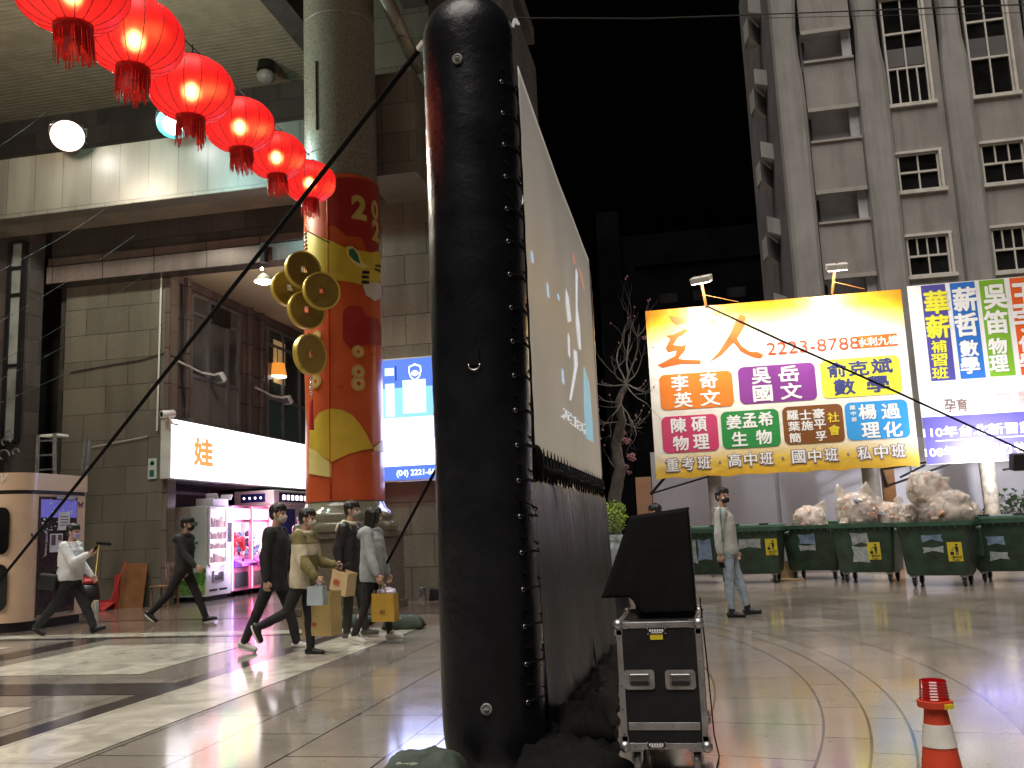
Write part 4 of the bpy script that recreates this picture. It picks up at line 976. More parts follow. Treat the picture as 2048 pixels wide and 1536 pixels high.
MB().tube([(a.x, 17.4, 0.02), (a.x, 17.4, .05), (b_.x, 18.2, b_.z)], .013, 8).build('handle', M['yellow_stick'], t)
MB().box((b_.x + .12, 18.2, b_.z + .02), (.34, .05, .06), Matrix.Rotation(rad(6), 3, 'Y')).build('blade', M['black'], t)
a = PY(193, 1208, 17.6); tag(MB().bmm((a.x - .06, 17.5, 0), (a.x + .06, 17.6, .24)).build('white_box', M['paper'], bevel=.01), 'tiny white box on the floor beside the red dustpan', 'box')
a = PY(845, 1200, 18.0); t = thing('metal_tin', 'shiny metal tin on the floor under the blue light box', 'tin', (a.x, 18.0, 0))
MB().lathe([(.075, 0), (.08, .01), (.08, .26), (.075, .27)], (a.x, 18.0, 0), 20).build('can', M['steel'], t, auto=40)
MB().lathe([(.07, .271), (.02, .28)], (a.x, 18.0, 0), 20).build('lid', M['grey_metal'], t)
t = tag(MB().prism([(a.x + .1, 18.1, 0), (a.x + .42, 18.1, 0), (a.x + .25, 18.1, .22), (a.x + .12, 18.1, .25)], (0, .15, 0)).build('black_wedge', M['black'], bevel=.02), 'black wedge shaped box behind the shiny metal tin', 'box')

# ------------------------------------------------------------------ inflatable screen
TX, TR, TY0, TY1, TZ0, TZ1 = -1.285, .305, 5.6, 10.95, -.05, 4.72
SX = -1.05
S = thing('inflatable_screen', 'black inflatable cinema screen seen edge on with a white projection cloth and black skirt', 'screen', (TX, TY0, 0))
M['pvc'] = mat('black inflatable fabric', (.0065, .007, .0095), .3, var=.3, vs=3, bump=.5, bs=14, spec=.34, rv=.05)
M['pvc_cord'] = mat('black lacing cord', (.006, .006, .006), .8, spec=.08)
M['skirt'] = mat('glossy black skirt cloth', (.006, .006, .006), .36, var=.3, vs=1.5, bump=.3, bs=5, spec=.19)
M['eyelet'] = mat('metal eyelet', (.28, .28, .28), .4, .9)
M['valve'] = mat('grey valve cap', (.2, .2, .2), .5)
def inflated(path, rad_of, name, closed=False):
    dense = []
    for a, b_ in zip(path, path[1:]):
        n = max(1, int((b_ - a).length / .035)); dense += [a + (b_ - a) * (k / n) for k in range(n)]
    dense.append(path[-1]); rings = []; N = 56; L = len(dense); u = VX
    for i, p in enumerate(dense):
        w = (dense[min(i + 1, L - 1)] - dense[max(i - 1, 0)]).normalized(); v = w.cross(u); R_ = rad_of(p, i / (L - 1)); ring = []
        for j in range(N):
            q = 2 * math.pi * j / N; d = u * math.cos(q) + v * math.sin(q)
            r = R_ * (1 + .03 * noise.noise(p * .9 + d * 1.3))
            wr = noise.noise(Vector((p.y * 9, p.z * 9, 3 + q * .55))); w2 = noise.noise(Vector((p.y * 20, p.z * 20, q * 1.2)))
            k_ = max(0, noise.noise(Vector((p.y * .7, p.z * .7, math.cos(q) * 1.1 + 7))) + .35)
            r += (.006 * wr + .0025 * w2) * k_
            if d.x > .3 and d.y < .75: r += .004 * abs(math.sin(p.z * math.pi / .212)) * (d.x - .3)
            v_ = p + d * r; v_.z = max(v_.z, .004 + .002 * math.sin(j)); ring.append(v_)
        rings.append(ring)
    return MB().ring_loft(rings).build(name, M['pvc'], S, smooth=True)
ztop = 4.885
def dome(p, t_):
    top_ = min(1, max(0, (ztop - p.z) / .3)); bot = min(1, max(0, (p.z + .16) / .42))
    return max(.004, TR * math.sqrt(max(0, 1 - (1 - top_) ** 2)) * (1 - .28 * (1 - bot) ** 2))
inflated([Vector((TX, TY0, -.02 + (ztop + .02) * (k / 60))) for k in range(56)] + [Vector((TX, TY0, ztop - .002 - .33 * (1 - k / 14) ** 2)) for k in range(1, 15)], dome, 'tube')
fr_ = .3; ZF = 4.5; path = [Vector((TX, TY0 + .1, .2)), Vector((TX, TY1 - fr_, .2))]
for cz, a0 in ((.2 + fr_, 270), (ZF - fr_, 0)):
    for k in range(13): q = rad(a0 + 90 * k / 12); path.append(Vector((TX, TY1 - fr_ + fr_ * math.cos(q), cz + fr_ * math.sin(q))))
path.append(Vector((TX, TY0 + .1, ZF)))
inflated(path, lambda p, t_: .2, 'frame_tube')
def tube_hit(px, py, k=.0):
    d = ray(px, py); ox, oy = -TX, -TY0; a = d.x ** 2 + d.y ** 2; bb = 2 * (ox * d.x + oy * d.y); cc = ox * ox + oy * oy - (TR + k) ** 2
    D = bb * bb - 4 * a * cc; tt = (-bb - math.sqrt(max(D, 0))) / (2 * a); p = EYE + d * tt
    return p, Vector((p.x - TX, p.y - TY0, 0)).normalized()
for px, py in ((915, 118), (973, 1418)):
    p, n_ = tube_hit(px, py, .012); MB().lathe([(.03, -.01), (.033, .0), (.033, .008), (.026, .012), (.02, .006)], p, 24, axis=n_).box(p + n_ * .012, (.03, .03, .006)).build('valve_cap', M['valve'], S, auto=40)
p, n_ = tube_hit(948, 728, .02); u, v = frame(n_)
MB().tube([p + Vector((math.cos(q) * .034 * n_.y * -1, math.cos(q) * .034 * n_.x, math.sin(q) * .036)) for q in [rad(180 + 18 * k) for k in range(11)]], .0045, 8).build('d_ring', M['steel'], S, smooth=True)
MB().box(p + VZ * .045 - n_ * .012, (.06, .02, .1), Matrix.Rotation(math.atan2(n_.x, -n_.y), 3, 'Z')).build('ring_tab', M['pvc'], S)
ey, lc = MB(), MB()
th = rad(52)
n_ = Vector((math.sin(th), -math.cos(th), 0)); 
z = .36
prev = None; k = 0
while z < 4.35:
    p = Vector((TX, TY0, z)) + n_ * (TR + .012)
    u, v = frame(n_); ey.tube([p + (u * math.cos(q) + v * math.sin(q)) * .011 for q in [2 * math.pi * j / 12 for j in range(12)]], .0035, 6, closed=True)
    e = Vector((SX - .005, 6.03, z + .03))
    side = Vector((TX, TY0, z)) + Vector((math.sin(rad(95)), -math.cos(rad(95)), 0)) * (TR + .012)
    lc.tube([p, Vector((TX, TY0, z + .01)) + Vector((math.sin(rad(72)), -math.cos(rad(72)), 0)) * (TR + .014), side, e, side + VZ * .05, p + VZ * .1], .006, 5)
    if k % 2: lc.sph(e + Vector((.01, -.03, 0)), .018, 8)
    z += .212; k += 1
ey.build('eyelet', M['eyelet'], S)
# rope along the screen edge and the lacing below the cloth
lc.tube([Vector((SX + .004, 6.06 + .012 * math.sin(i * 1.9), 1.72 + i * .1)) for i in range(27)], .009, 6)
i = 0; y = 6.1
while y < 10.55:
    lc.tube([(SX + .005, y, 1.86), (SX + .012, y + .06, 1.76), (SX + .006, y + .02, 1.66)], .009, 5); lc.tube([(SX + .006, y + .02, 1.66), (SX + .012, y + .13, 1.78), (SX + .006, y + .17, 1.86)], .006, 5)
    lc.tube([(SX + .004, y, 1.85), (SX + .004, y + .02, 1.905)], [.012, .002], 5)
    y += .17
lc.tube([(SX + .012, 6.08 + .3 * i, 1.765 + .012 * math.sin(i * 2.1)) for i in range(16)], .016, 6)
lc.sph((SX + .02, 6.05, 1.78), (.05, .06, .12), 10)
lc.build('lacing', M['pvc_cord'], S, smooth=True)
def screen_mat():
    m, nt, b = new_mat('lit projection cloth')
    t = nt.nodes.new('ShaderNodeTexCoord'); s = nt.nodes.new('ShaderNodeSeparateXYZ'); nt.links.new(t.outputs['Object'], s.inputs[0])
    z_ = (Ex(nt, s.outputs[2]) - 1.8) / 2.7
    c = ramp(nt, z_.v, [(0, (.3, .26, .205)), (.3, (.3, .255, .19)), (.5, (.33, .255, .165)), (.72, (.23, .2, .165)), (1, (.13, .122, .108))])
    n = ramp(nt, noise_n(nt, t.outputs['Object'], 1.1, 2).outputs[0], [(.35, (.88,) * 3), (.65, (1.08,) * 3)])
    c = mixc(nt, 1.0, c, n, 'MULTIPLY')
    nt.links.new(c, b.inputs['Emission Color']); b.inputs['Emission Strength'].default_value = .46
    b.inputs['Base Color'].default_value = (.4, .39, .37, 1); b.inputs['Roughness'].default_value = .8
    return m
M['screen'] = screen_mat()
gy, gz = 60, 36; V_ = []
top = lambda y: 4.64 - .2 * (y - 6.1) / 4.3 - .05 * math.sin(math.pi * min(1, max(0, (y - 6.1) / 4.3)))
rings = []
bm_ = MB(); grid = []
for i in range(gy + 1):
    y = 6.1 + 4.35 * i / gy; col = []
    for j in range(gz + 1):
        z = 1.86 + (top(y) - 1.86) * j / gz
        col.append(bm_.bm.verts.new((SX + .008 * noise.noise(Vector((y * .8, z * .8, 2))), y, z)))
    grid.append(col)
for i in range(gy):
    for j in range(gz): bm_.bm.faces.new((grid[i][j], grid[i + 1][j], grid[i + 1][j + 1], grid[i][j + 1]))
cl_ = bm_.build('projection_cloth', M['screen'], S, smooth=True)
md = cl_.modifiers.new('thick', 'SOLIDIFY'); md.thickness = .006; md.offset = -1 
M['img_white'] = glow('projected white', (.85, .92, 1), .38); M['img_blue'] = glow('projected blue', (.5, .72, 1), .45); M['img_cyan'] = glow('projected cyan', (.3, .62, .78), .36)
M['img_red'] = glow('projected red', (.85, .36, .22), .3)
def img(sx_, pts, m, k=0):
    P_ = [PX(820 + x / 2.9545, (500 if sx_ else 0) + y / 2.9545, SX + .014) for x, y in pts]
    MB().prism(P_, (.003, 0, 0)).build('image_streak', M[m], cl_)
img(1, [(715, 0), (724, 20), (730, 80), (722, 70)], 'img_blue'); img(1, [(809, 190), (816, 210), (823, 285), (815, 270)], 'img_blue'); img(1, [(872, 255), (877, 262), (883, 300), (877, 295)], 'img_blue')
img(1, [(922, 230), (936, 280), (952, 420), (936, 425), (926, 330)], 'img_white'); img(1, [(980, 110), (990, 140), (988, 340), (1002, 440), (1010, 590), (1000, 585), (984, 440)], 'img_white')
img(1, [(960, 10), (968, 30), (976, 85), (968, 80)], 'img_red'); img(1, [(996, 100), (1010, 130), (1032, 230), (1026, 232), (1006, 145)], 'img_red')
img(1, [(970, 590), (985, 600), (990, 680), (952, 890), (944, 885), (974, 690)], 'img_white'); img(1, [(934, 490), (942, 520), (946, 640), (938, 620)], 'img_white'); img(1, [(898, 698), (906, 720), (911, 795), (902, 780)], 'img_blue')
img(1, [(1028, 690), (1058, 790), (1076, 1000), (1082, 1136), (1040, 1110), (1030, 900)], 'img_cyan'); img(0, [(645, 1045), (658, 1100), (670, 1210), (655, 1200)], 'img_white')
td = MB(); rnd = random.Random(5)
for k in range(11):
    for j in range(7):
        if rnd.random() < .62:
            x = 892 + k * 13.5; y = 925 + k * 10 + j * 9
            P_ = [PX(820 + (x + a) / 2.9545, 500 + (y + b_) / 2.9545, SX + .014) for a, b_ in ((0, 0), (8, 3), (8, 9), (0, 6))]; td.prism(P_, (.003, 0, 0))
td.build('image_dot', M['img_white'], cl_)
# skirt
sk = MB(); grid = []
for i in range(181):
    y = 5.78 + 4.94 * i / 180; col = []
    for j in range(25):
        z = .015 + 1.7 * j / 24; amp = .03 * (1 - .5 * j / 24)
        x = SX - .01 + .085 * (1 - j / 24) ** .5 + amp * noise.noise(Vector((y * 2.6, z * .5, 0))) + (.004 + .01 * (j / 24) ** 3) * noise.noise(Vector((y * 9, z * .7, 5))) + .014 * (j / 24) * math.exp(-abs(y - 6.5) / .7) * noise.noise(Vector((y * 17, z * .4, 9)))
        col.append(sk.bm.verts.new((x, y, z)))
    grid.append(col)
for i in range(180):
    for j in range(24): sk.bm.faces.new((grid[i][j], grid[i + 1][j], grid[i + 1][j + 1], grid[i][j + 1]))
so_ = sk.build('skirt', M['skirt'], S, smooth=True); md = so_.modifiers.new('thick', 'SOLIDIFY'); md.thickness = .004; md.offset = -1

# straps, ropes and weights
M['buckle'] = mat('pale strap buckle', (.55, .53, .48), .5)
A, Bq = PY(853, 80, 5.62), PZ(-95, 1277, .05)
t = thing('guy_strap', 'long black guy strap slanting from the inflatable screen down past the lanterns', 'strap', Bq)
MB().tube([A + (Bq - A) * (k / 20) - VZ * .12 * math.sin(math.pi * k / 20) * .3 for k in range(21)], .0185, 8).build('strap', M['rope'], t, smooth=True)
d = (Bq - A).normalized(); MB().box(A + d * .06, (.04, .04, .07), d.to_track_quat('Z', 'Y').to_matrix()).build('buckle', M['buckle'], t, bevel=.006)
A, Bq = PD(905, 876, 8.6), PZ(716, 1236, .1)
tag(MB().tube([A + (Bq - A) * (k / 10) for k in range(11)], .017, 8).build('rear_guy_strap', M['rope'], smooth=True), 'short black guy strap behind the screen tube ending at a sandbag by the pedestal', 'strap')
A = PY(985, 36, 5.6)
t = thing('tie_rope', 'thin white rope tied from the top of the inflatable screen across the night sky', 'rope', A)
MB().tube([A, PY(1300, 37, 6.5), PY(2100, 8, 12)], .005, 6).build('rope', M['wire'], t)
MB().tube([PY(900, 20, 5.45), PY(940, 8, 5.5), PY(978, 34, 5.6), PY(1000, 38, 5.6)], .0045, 6).sph(PY(1000, 40, 5.6), (.03, .02, .014), 8).build('knot', M['white_cord'], t, smooth=True)
p = PY(1030, 42, 5.68); MB().prism([p + Vector(q) for q in ((-.012, 0, .02), (.012, 0, .02), (.034, 0, -.03), (.01, 0, -.03), (.002, 0, -.012), (-.01, 0, -.045), (-.03, 0, -.04))], (0, .01, 0)).build('rag', M['white_cord'], t)
for k, (a, b_) in enumerate((((1480, 30), (2100, 6)), ((1530, 36), (2100, 24)))):
    tag(MB().tube([PY(*a, 30), PY(*b_, 30)], .012, 4).build('overhead_wire', M['black']), 'thin dark overhead wire in front of the office building', 'wire', 'overhead wires by the office building')
t = thing('cross_cable', 'thin black cable sloping across both billboards from a lamp post', 'cable', PY(1413, 612, 22.8))
MB().tube([PY(1413, 612, 22.6), PY(1560, 680, 21), PY(1800, 787, 17), PY(2070, 912, 13)], [.03, .028, .02, .014], 6).build('cable', M['rope'], t)

M['cover'] = mat('black cover cloth', (.006, .006, .0065), .8, var=.3, vs=4, bump=.5, bs=12, spec=.12)
M['sandbag'] = mat('dark green canvas', (.035, .05, .035), .75, var=.25, vs=5, bump=.5, bs=60)
M['sand_patch'] = mat('pale green patch', (.22, .3, .22), .7)
def pillow(c, a, b_, h, rz, name, label, group, seed=0, patch=True, m=None):
    t = thing(name, label, 'sandbag', c, rz, group)
    mb = MB(); n1, n2 = 28, 20; g = {}
    for s_ in (1, -1):
        for i in range(n1 + 1):
            for j in range(n2 + 1):
                if s_ < 0 and (i in (0, n1) or j in (0, n2)): continue
                x, y = -1 + 2 * i / n1, -1 + 2 * j / n2
                k = ((1 - x ** 4) * (1 - y ** 4)) ** .5; z = k * (h if s_ > 0 else -h * .12) + h * .14
                z += (.03 * h * 3 * noise.noise(Vector((x * 2.3, y * 2.3, seed + s_))) + .014 * noise.noise(Vector((x * 7, y * 7, seed)))) * k * (1 if patch else 2.2)
                pin = 1 - .12 * (1 - abs(x)) * (y * y) - .1 * (1 - abs(y)) * x * x
                g[(s_, i, j)] = mb.bm.verts.new((x * a * pin, y * b_ * pin, max(z, .004)))
    G_ = lambda s_, i, j: g.get((s_, i, j)) or g[(1, i, j)]
    for s_ in (1, -1):
        for i in range(n1):
            for j in range(n2):
                q = [G_(s_, i, j), G_(s_, i + 1, j), G_(s_, i + 1, j + 1), G_(s_, i, j + 1)]
                try: mb.bm.faces.new(q if s_ > 0 else q[::-1])
                except ValueError: pass
    mb.build('sack', m or M['sandbag'], t, smooth=True, local=True)
    if patch: MB().bmm((-a * .55, -b_ * .72, h * .8), (a * .0, -b_ * .1, h * 1.02)).build('patch', M['sand_patch'], t, local=True, bevel=.02)
    MB().tube([(a * .93, -.04, h * .2), (a * 1.06, 0, h * .3), (a * .93, .05, h * .2)], .01, 6).build('loop', M['rope'], t, local=True)
    return t
SG = 'sandbags weighing down the screen'
pillow(PZ(808, 1258), .3, .2, .17, rad(8), 'sandbag', 'green sandbag lying on the paving just past the shopping bags', SG, 1)
pillow(PZ(705, 1252), .3, .2, .14, rad(-5), 'sandbag', 'green sandbag behind the walking couple at the end of the short strap', SG, 2)
pillow((-1.545, 5.0, 0), .24, .2, .16, rad(8), 'sandbag', 'green sandbag tucked against the foot of the screen tube', SG, 3)
pillow((-.76, 5.25, 0), .26, .24, .11, rad(-20), 'sandbag', 'nearly black cloth sack between the screen tube and the flight case', SG, 4, False, M['cover'])
pillow((-.8, 6.0, .05), .18, .3, .16, rad(10), 'sandbag', 'crumpled black sack under the skirt behind the flight case', SG, 6, False, M['cover'])
M['heap'] = mat('crumpled black sheeting', (.006, .006, .0065), .75, var=.3, vs=4, bump=.4, bs=20, spec=.1)
q0, q1 = PZ(1236, 1500), PZ(1238, 1262)
gc = MB(); grid = []
for i in range(111):
    y = 4.95 + (q1.y - 4.95) * i / 110; xe = q0.x + (q1.x - q0.x) * max(-.1, (y - q0.y) / (q1.y - q0.y)); row = []
    for j in range(31):
        s_ = j / 30; x = -1.08 + (xe + .03 * noise.noise(Vector((y * 4, 0, 2))) + 1.08) * s_
        f_ = noise.noise(Vector((x * 3.5, y * 2.2, 1))); g_ = 1 - abs(noise.noise(Vector((x * 8 + y * 3, y * 7 - x * 3, 4)))); k_ = (1 - s_ ** 5) * min(1, i / 6, (110 - i) / 6)
        row.append(gc.bm.verts.new((x, y, .01 + k_ * max(0, .07 + .07 * f_ + .06 * g_ ** 3))))
    grid.append(row)
for i in range(110):
    for j in range(30): gc.bm.faces.new((grid[i][j], grid[i + 1][j], grid[i + 1][j + 1], grid[i][j + 1]))
gcl = gc.build('ground_sheet', M['heap'], smooth=True); md = gcl.modifiers.new('thick', 'SOLIDIFY'); md.thickness = .006; md.offset = -1
tag(gcl, 'crumpled black sheeting spread on the paving along the foot of the screen skirt', 'sheet')
p = PX(1200, 1345, SX + .13); t = thing('control_box', 'small black control box with a red pilot light hanging low on the screen skirt', 'control box', p)
MB().box(p + Vector((-.03, .03, 0)), (.06, .1, .08)).build('housing', M['cover'], t, bevel=.01)
MB().sph(p + Vector((.0, -.03, .01)), .011, 10).build('red_light', glow('red pilot light', (1, .12, .05), 5), t)
MB().tube([p + Vector((-.03, .03, .04)), p + Vector((-.06, .1, .3)), p + Vector((-.1, .12, .9))], .006, 6).build('cable', M['rope'], t)

# ------------------------------------------------------------------ flight case with covered speaker
YC = 5.3
XL, XR = PY(1240, 1400, YC).x, PY(1412, 1400, YC).x
ZB, ZT = .13, PY(1310, 1244, YC).z; YB = YC + .72
t = thing('flight_case', 'black flight case with aluminium edges, ball corners and two spring handles', 'flight case', ((XL + XR) / 2, YC, 0))
M['laminate'] = mat('black laminate', (.011, .011, .012), .5, var=.2, vs=6, bump=.25, bs=160, spec=.25)
MB().bmm((XL + .012, YC + .004, ZB + .01), (XR - .012, YB - .004, ZT - .01)).build('body', M['laminate'], t)
e = MB(); w_ = .032
zs_ = ZB + .1
for x in (XL, XR):
    s_ = 1 if x == XL else -1
    for y in (YC, YB):
        q = 1 if y == YC else -1
        e.bmm((x, y, ZB + .04), (x + s_ * w_, y + q * .004, ZT - .04)); e.bmm((x, y + q * .0041, ZB + .04), (x + s_ * .004, y + q * w_, ZT - .04))
    e.bmm((x - s_ * .001, YC + .04, ZT - w_), (x + s_ * .005, YB - .04, ZT)); e.bmm((x + s_ * .0051, YC + .04, ZT - .004), (x + s_ * w_, YB - .04, ZT + .001))
    e.bmm((x - s_ * .001, YC + .04, ZB), (x + s_ * .005, YB - .04, ZB + w_))
for y in (YC, YB):
    q = 1 if y == YC else -1
    for za in (ZT - w_, zs_, ZB): e.bmm((XL + .04, y - q * .001, za), (XR - .04, y + q * .005, za + w_ * (1.25 if za == zs_ else 1)))
e.bmm((XL + .04, YC + .0051, ZT - .004), (XR - .04, YC + w_, ZT + .001))
e.build('edge_trim', M['alu'], t, bevel=.002)
rv = MB()
for k in range(2):
    for x in (XL + .014, XR - .014):
        for j in range(5): rv.sph((x, YC - .002, ZB + .08 + j * (ZT - ZB - .16) / 4), .0055, 6)
for k in range(4):
    x = XL + .07 + k * (XR - XL - .14) / 3
    for z in (ZT - .016, zs_ + .02, ZB + .016): rv.sph((x, YC - .002, z), .0055, 6)
rv.build('rivet', M['steel'], t)
for x in (XL + .012, XR - .012):
    for z in (ZB + .012, ZT - .012):
        for y in (YC + .012, YB - .012):
            MB().sph((x, y, z), .032, 14).box((x + (.028 if x < (XL + XR) / 2 else -.028), y - (.006 if y == YC + .012 else -.006), z), (.05, .012, .045)).box((x, y - (.006 if y == YC + .012 else -.006), z + (.03 if z < .4 else -.03)), (.045, .012, .05)).build('ball_corner', M['alu'], t, smooth=False, auto=50)
def px2(x, y): return PY(x, y, YC)
for xa, xb in ((1250, 1308), (1332, 1390)):
    a, b_ = px2(xa, 1379), px2(xb, 1339); cx_, cz_ = (a.x + b_.x) / 2, (a.z + b_.z) / 2; w0_, h0_ = b_.x - a.x, b_.z - a.z
    out, inn = rrect(w0_, h0_, .018, 5), rrect(w0_ * .68, h0_ * .62, .008, 5)
    O = [Vector((cx_ + x, YC - .006, cz_ + z)) for x, z in out]; I = [Vector((cx_ + x, YC - .006, cz_ + z)) for x, z in inn]
    hd = MB().ring_loft([[p + VY * .004 for p in O], O, I, [p + VY * .004 for p in I]], cap=False).build('handle_plate', M['alu'], t)
    MB().bmm((cx_ - w0_ * .33, YC + .0015, cz_ - h0_ * .3), (cx_ + w0_ * .33, YC + .003, cz_ + h0_ * .3)).build('handle_dish', M['grey_metal'], hd)
    MB().bmm((cx_ - w0_ * .29, YC - .014, cz_ - h0_ * .26), (cx_ + w0_ * .29, YC - .004, cz_ - h0_ * .02)).build('grip', M['black'], hd, bevel=.004)
    MB().tube([(cx_ - w0_ * .3, YC - .008, cz_ - h0_ * .1), (cx_ - w0_ * .3, YC - .008, cz_ + h0_ * .24), (cx_ + w0_ * .3, YC - .008, cz_ + h0_ * .24), (cx_ + w0_ * .3, YC - .008, cz_ - h0_ * .1)], .005, 6).build('bail', M['steel'], hd)
for yy in (1262, 1490):
    a = px2(1313, yy); lp = MB().bmm((a.x - .05, YC - .005, a.z - .017), (a.x + .05, YC - .0012, a.z + .017)).build('label_plate', M['black'], t)
    g = MB(); rnd = random.Random(yy)
    for k in range(6): g.bmm((a.x - .04 + k * .0135, YC - .0062, a.z - .002 - rnd.random() * .004), (a.x - .031 + k * .0135, YC - .0051, a.z + .01))
    g.bmm((a.x - .03, YC - .0062, a.z - .011), (a.x + .03, YC - .0051, a.z - .007))
    for sx_ in (-.05, .046):
        for sz in (-.016, .012): g.bmm((a.x + sx_, YC - .0062, a.z + sz), (a.x + sx_ + .004, YC - .0051, a.z + sz + .004))
    g.build('mark', M['paper'], lp)
a = px2(1313, 1274); MB().bmm((a.x - .035, YC - .003, a.z - .014), (a.x + .035, YC - .0012, a.z + .014)).build('yellow_sticker', mat('yellow sticker', (.55, .45, .02), .5), t)
for x in (XL + .07, XR - .07):
    for y in (YC + .09, YB - .09):
        cs = MB().box((x, y, ZB - .012), (.08, .1, .02)).bmm((x - .03, y - .03, .05), (x - .024, y + .03, ZB - .022)).bmm((x + .024, y - .03, .05), (x + .03, y + .03, ZB - .022)).build('caster', M['steel'], t)
        MB().lathe([(.046, -.018), (.05, -.012), (.05, .012), (.046, .018)], (x, y, .05), 18, axis=(1, 0, 0)).build('wheel', M['grey_metal'], cs, auto=40)
# covered loudspeaker
YS = YC + .3
a, b_, c_, d_ = PY(1268, 1243, YS), PY(1392, 1240, YS), PY(1374, 1018, YS), PY(1262, 1036, YS)
zb_ = ZT + .008
t = thing('covered_speaker', 'loudspeaker under a drooping black cloth cover on top of the flight case', 'speaker', ((a.x + b_.x) / 2, YS, zb_))
MB().prism([(a.x + .01, YS + .02, zb_), (b_.x - .005, YS + .02, zb_), (c_.x - .005, YS + .02, c_.z - .015), (d_.x + .01, YS + .02, d_.z - .015)], (0, .33, 0)).build('cabinet', M['black'], t, bevel=.01)
MB().prism([(b_.x - .002, YS - .015, zb_ + .02), (b_.x + .01, YS - .015, zb_ + .02), (c_.x + .01, YS - .015, c_.z), (c_.x - .002, YS - .015, c_.z)], (0, .38, 0)).build('side_edge', M['pvc'], t, bevel=.006)
fl = PY(1204, 1195, YS)
rings = []
prof = [(d_.x - .004, d_.z), (d_.x + .05, d_.z + .012), ((d_.x + c_.x) / 2, (d_.z + c_.z) / 2 + .006), (c_.x, c_.z + .006), (c_.x + .012, c_.z - .03)]
n = 30
mb = MB(); grid = []
for i in range(n + 1):
    q = i / n; row = []
    for j in range(25):
        s_ = j / 24
        top_ = Vector((d_.x + (c_.x - d_.x) * q, YS - .012, d_.z + (c_.z - d_.z) * q + .008)); bot = Vector((fl.x + (b_.x - fl.x) * q ** .82, YS - .02, fl.z + (zb_ + .005 - fl.z) * min(1, max(0, (q - .25) / .1))))
        p = top_ + (bot - top_) * s_; p.y += -.016 * s_ * noise.noise(Vector((q * 6, s_ * 1.2, 3))) - .02 * s_ * (1 - q); row.append(mb.bm.verts.new(p))
    grid.append(row)
for i in range(n):
    for j in range(24): mb.bm.faces.new((grid[i][j], grid[i + 1][j], grid[i + 1][j + 1], grid[i][j + 1]))
cv = mb.build('cover_front', M['cover'], t, smooth=True); md = cv.modifiers.new('thick', 'SOLIDIFY'); md.thickness = .006
MB().prism([(d_.x - .01, YS - .01, d_.z), (c_.x + .012, YS - .01, c_.z), (c_.x + .012, YS - .01, c_.z + .012), (d_.x - .01, YS - .01, d_.z + .012)], (0, .39, 0)).build('cover_top', M['cover'], t, bevel=.004)
MB().prism([(d_.x - .012, YS - .008, d_.z), (d_.x - .012, YS + .37, d_.z), (fl.x + .01, YS + .3, fl.z + .05), (fl.x, YS - .02, fl.z)], (.006, 0, 0)).build('cover_side', M['cover'], t)
tag(MB().tube([(XR + .005, YC + .4, .9), (XR + .02, YC + .42, .5), (XR + .03, YC + .5, .1), (XR + .05, YC + .35, .012), (XR + .03, YC + .1, .012)], .004, 6).build('speaker_cable', M['rope'], smooth=True), 'thin black cable running down beside the flight case', 'cable')

# ------------------------------------------------------------------ traffic cone with beacon
YN = 3.2; p = PY(1869, 1400, YN); cx_ = p.x
t = thing('traffic_cone', 'orange traffic cone with a white band and red beacon lamp on top', 'traffic cone', (cx_, YN, 0))
M['cone'] = mat('orange cone plastic', (.52, .05, .018), .45, var=.12, vs=8); M['cone_white'] = mat('reflective white band', (.62, .61, .57), .4, var=.08, vs=20)
def zc(py): return PY(1872, py, YN).z
zt = zc(1414); R_ = lambda z: .033 + (zt - z) * .147
zb1, zb2 = zc(1446), zc(1491)
MB().lathe([(R_(.04), .03), (R_(zb2) - .0005, zb2 - .001)] + [(R_(zt), zt)], (cx_, YN, 0), 40).build('cone', M['cone'], t, auto=35)
MB().lathe([(R_(zb2), zb2), (R_(zb2) + .002, zb2 + .001), (R_(zb1) + .002, zb1 - .001), (R_(zb1), zb1)], (cx_, YN, 0), 40).build('reflective_band', M['cone_white'], t, auto=35)
MB().bmm((cx_ - .18, YN - .18, 0), (cx_ + .18, YN + .18, .035)).build('base', M['cone'], t, bevel=.01)
z1_, z2_ = zc(1412), zc(1370)
def lens_mat():
    m, nt, b = new_mat('red beacon lens'); b.inputs['Base Color'].default_value = (.35, .006, .008, 1); b.inputs['Roughness'].default_value = .12; b.inputs['Coat Weight'].default_value = .6
    return m
MB().lathe([(.036, zt), (.052, zt + .002), (.053, z1_ + .018), (.046, z1_ + .02)], (cx_, YN, 0), 32).build('beacon_collar', M['cone'], t, auto=35)
rp = [(.044, z1_ + .021)]
for k in range(7):
    z = z1_ + .024 + k * .0085; rp += [(.0445 - k * .0006, z), (.042 - k * .0006, z + .004)]
MB().lathe(rp + [(.034, z2_ - .008), (.02, z2_), (.008, z2_ + .006)], (cx_, YN, 0), 32).build('beacon_lens', lens_mat(), t, auto=20)
MB().box((cx_ + .03, YN - .045, z1_ + .006), (.03, .01, .014), Matrix.Rotation(.5, 3, 'Z')).build('yellow_label', mat('yellow label', (.6, .5, .02), .5), t)

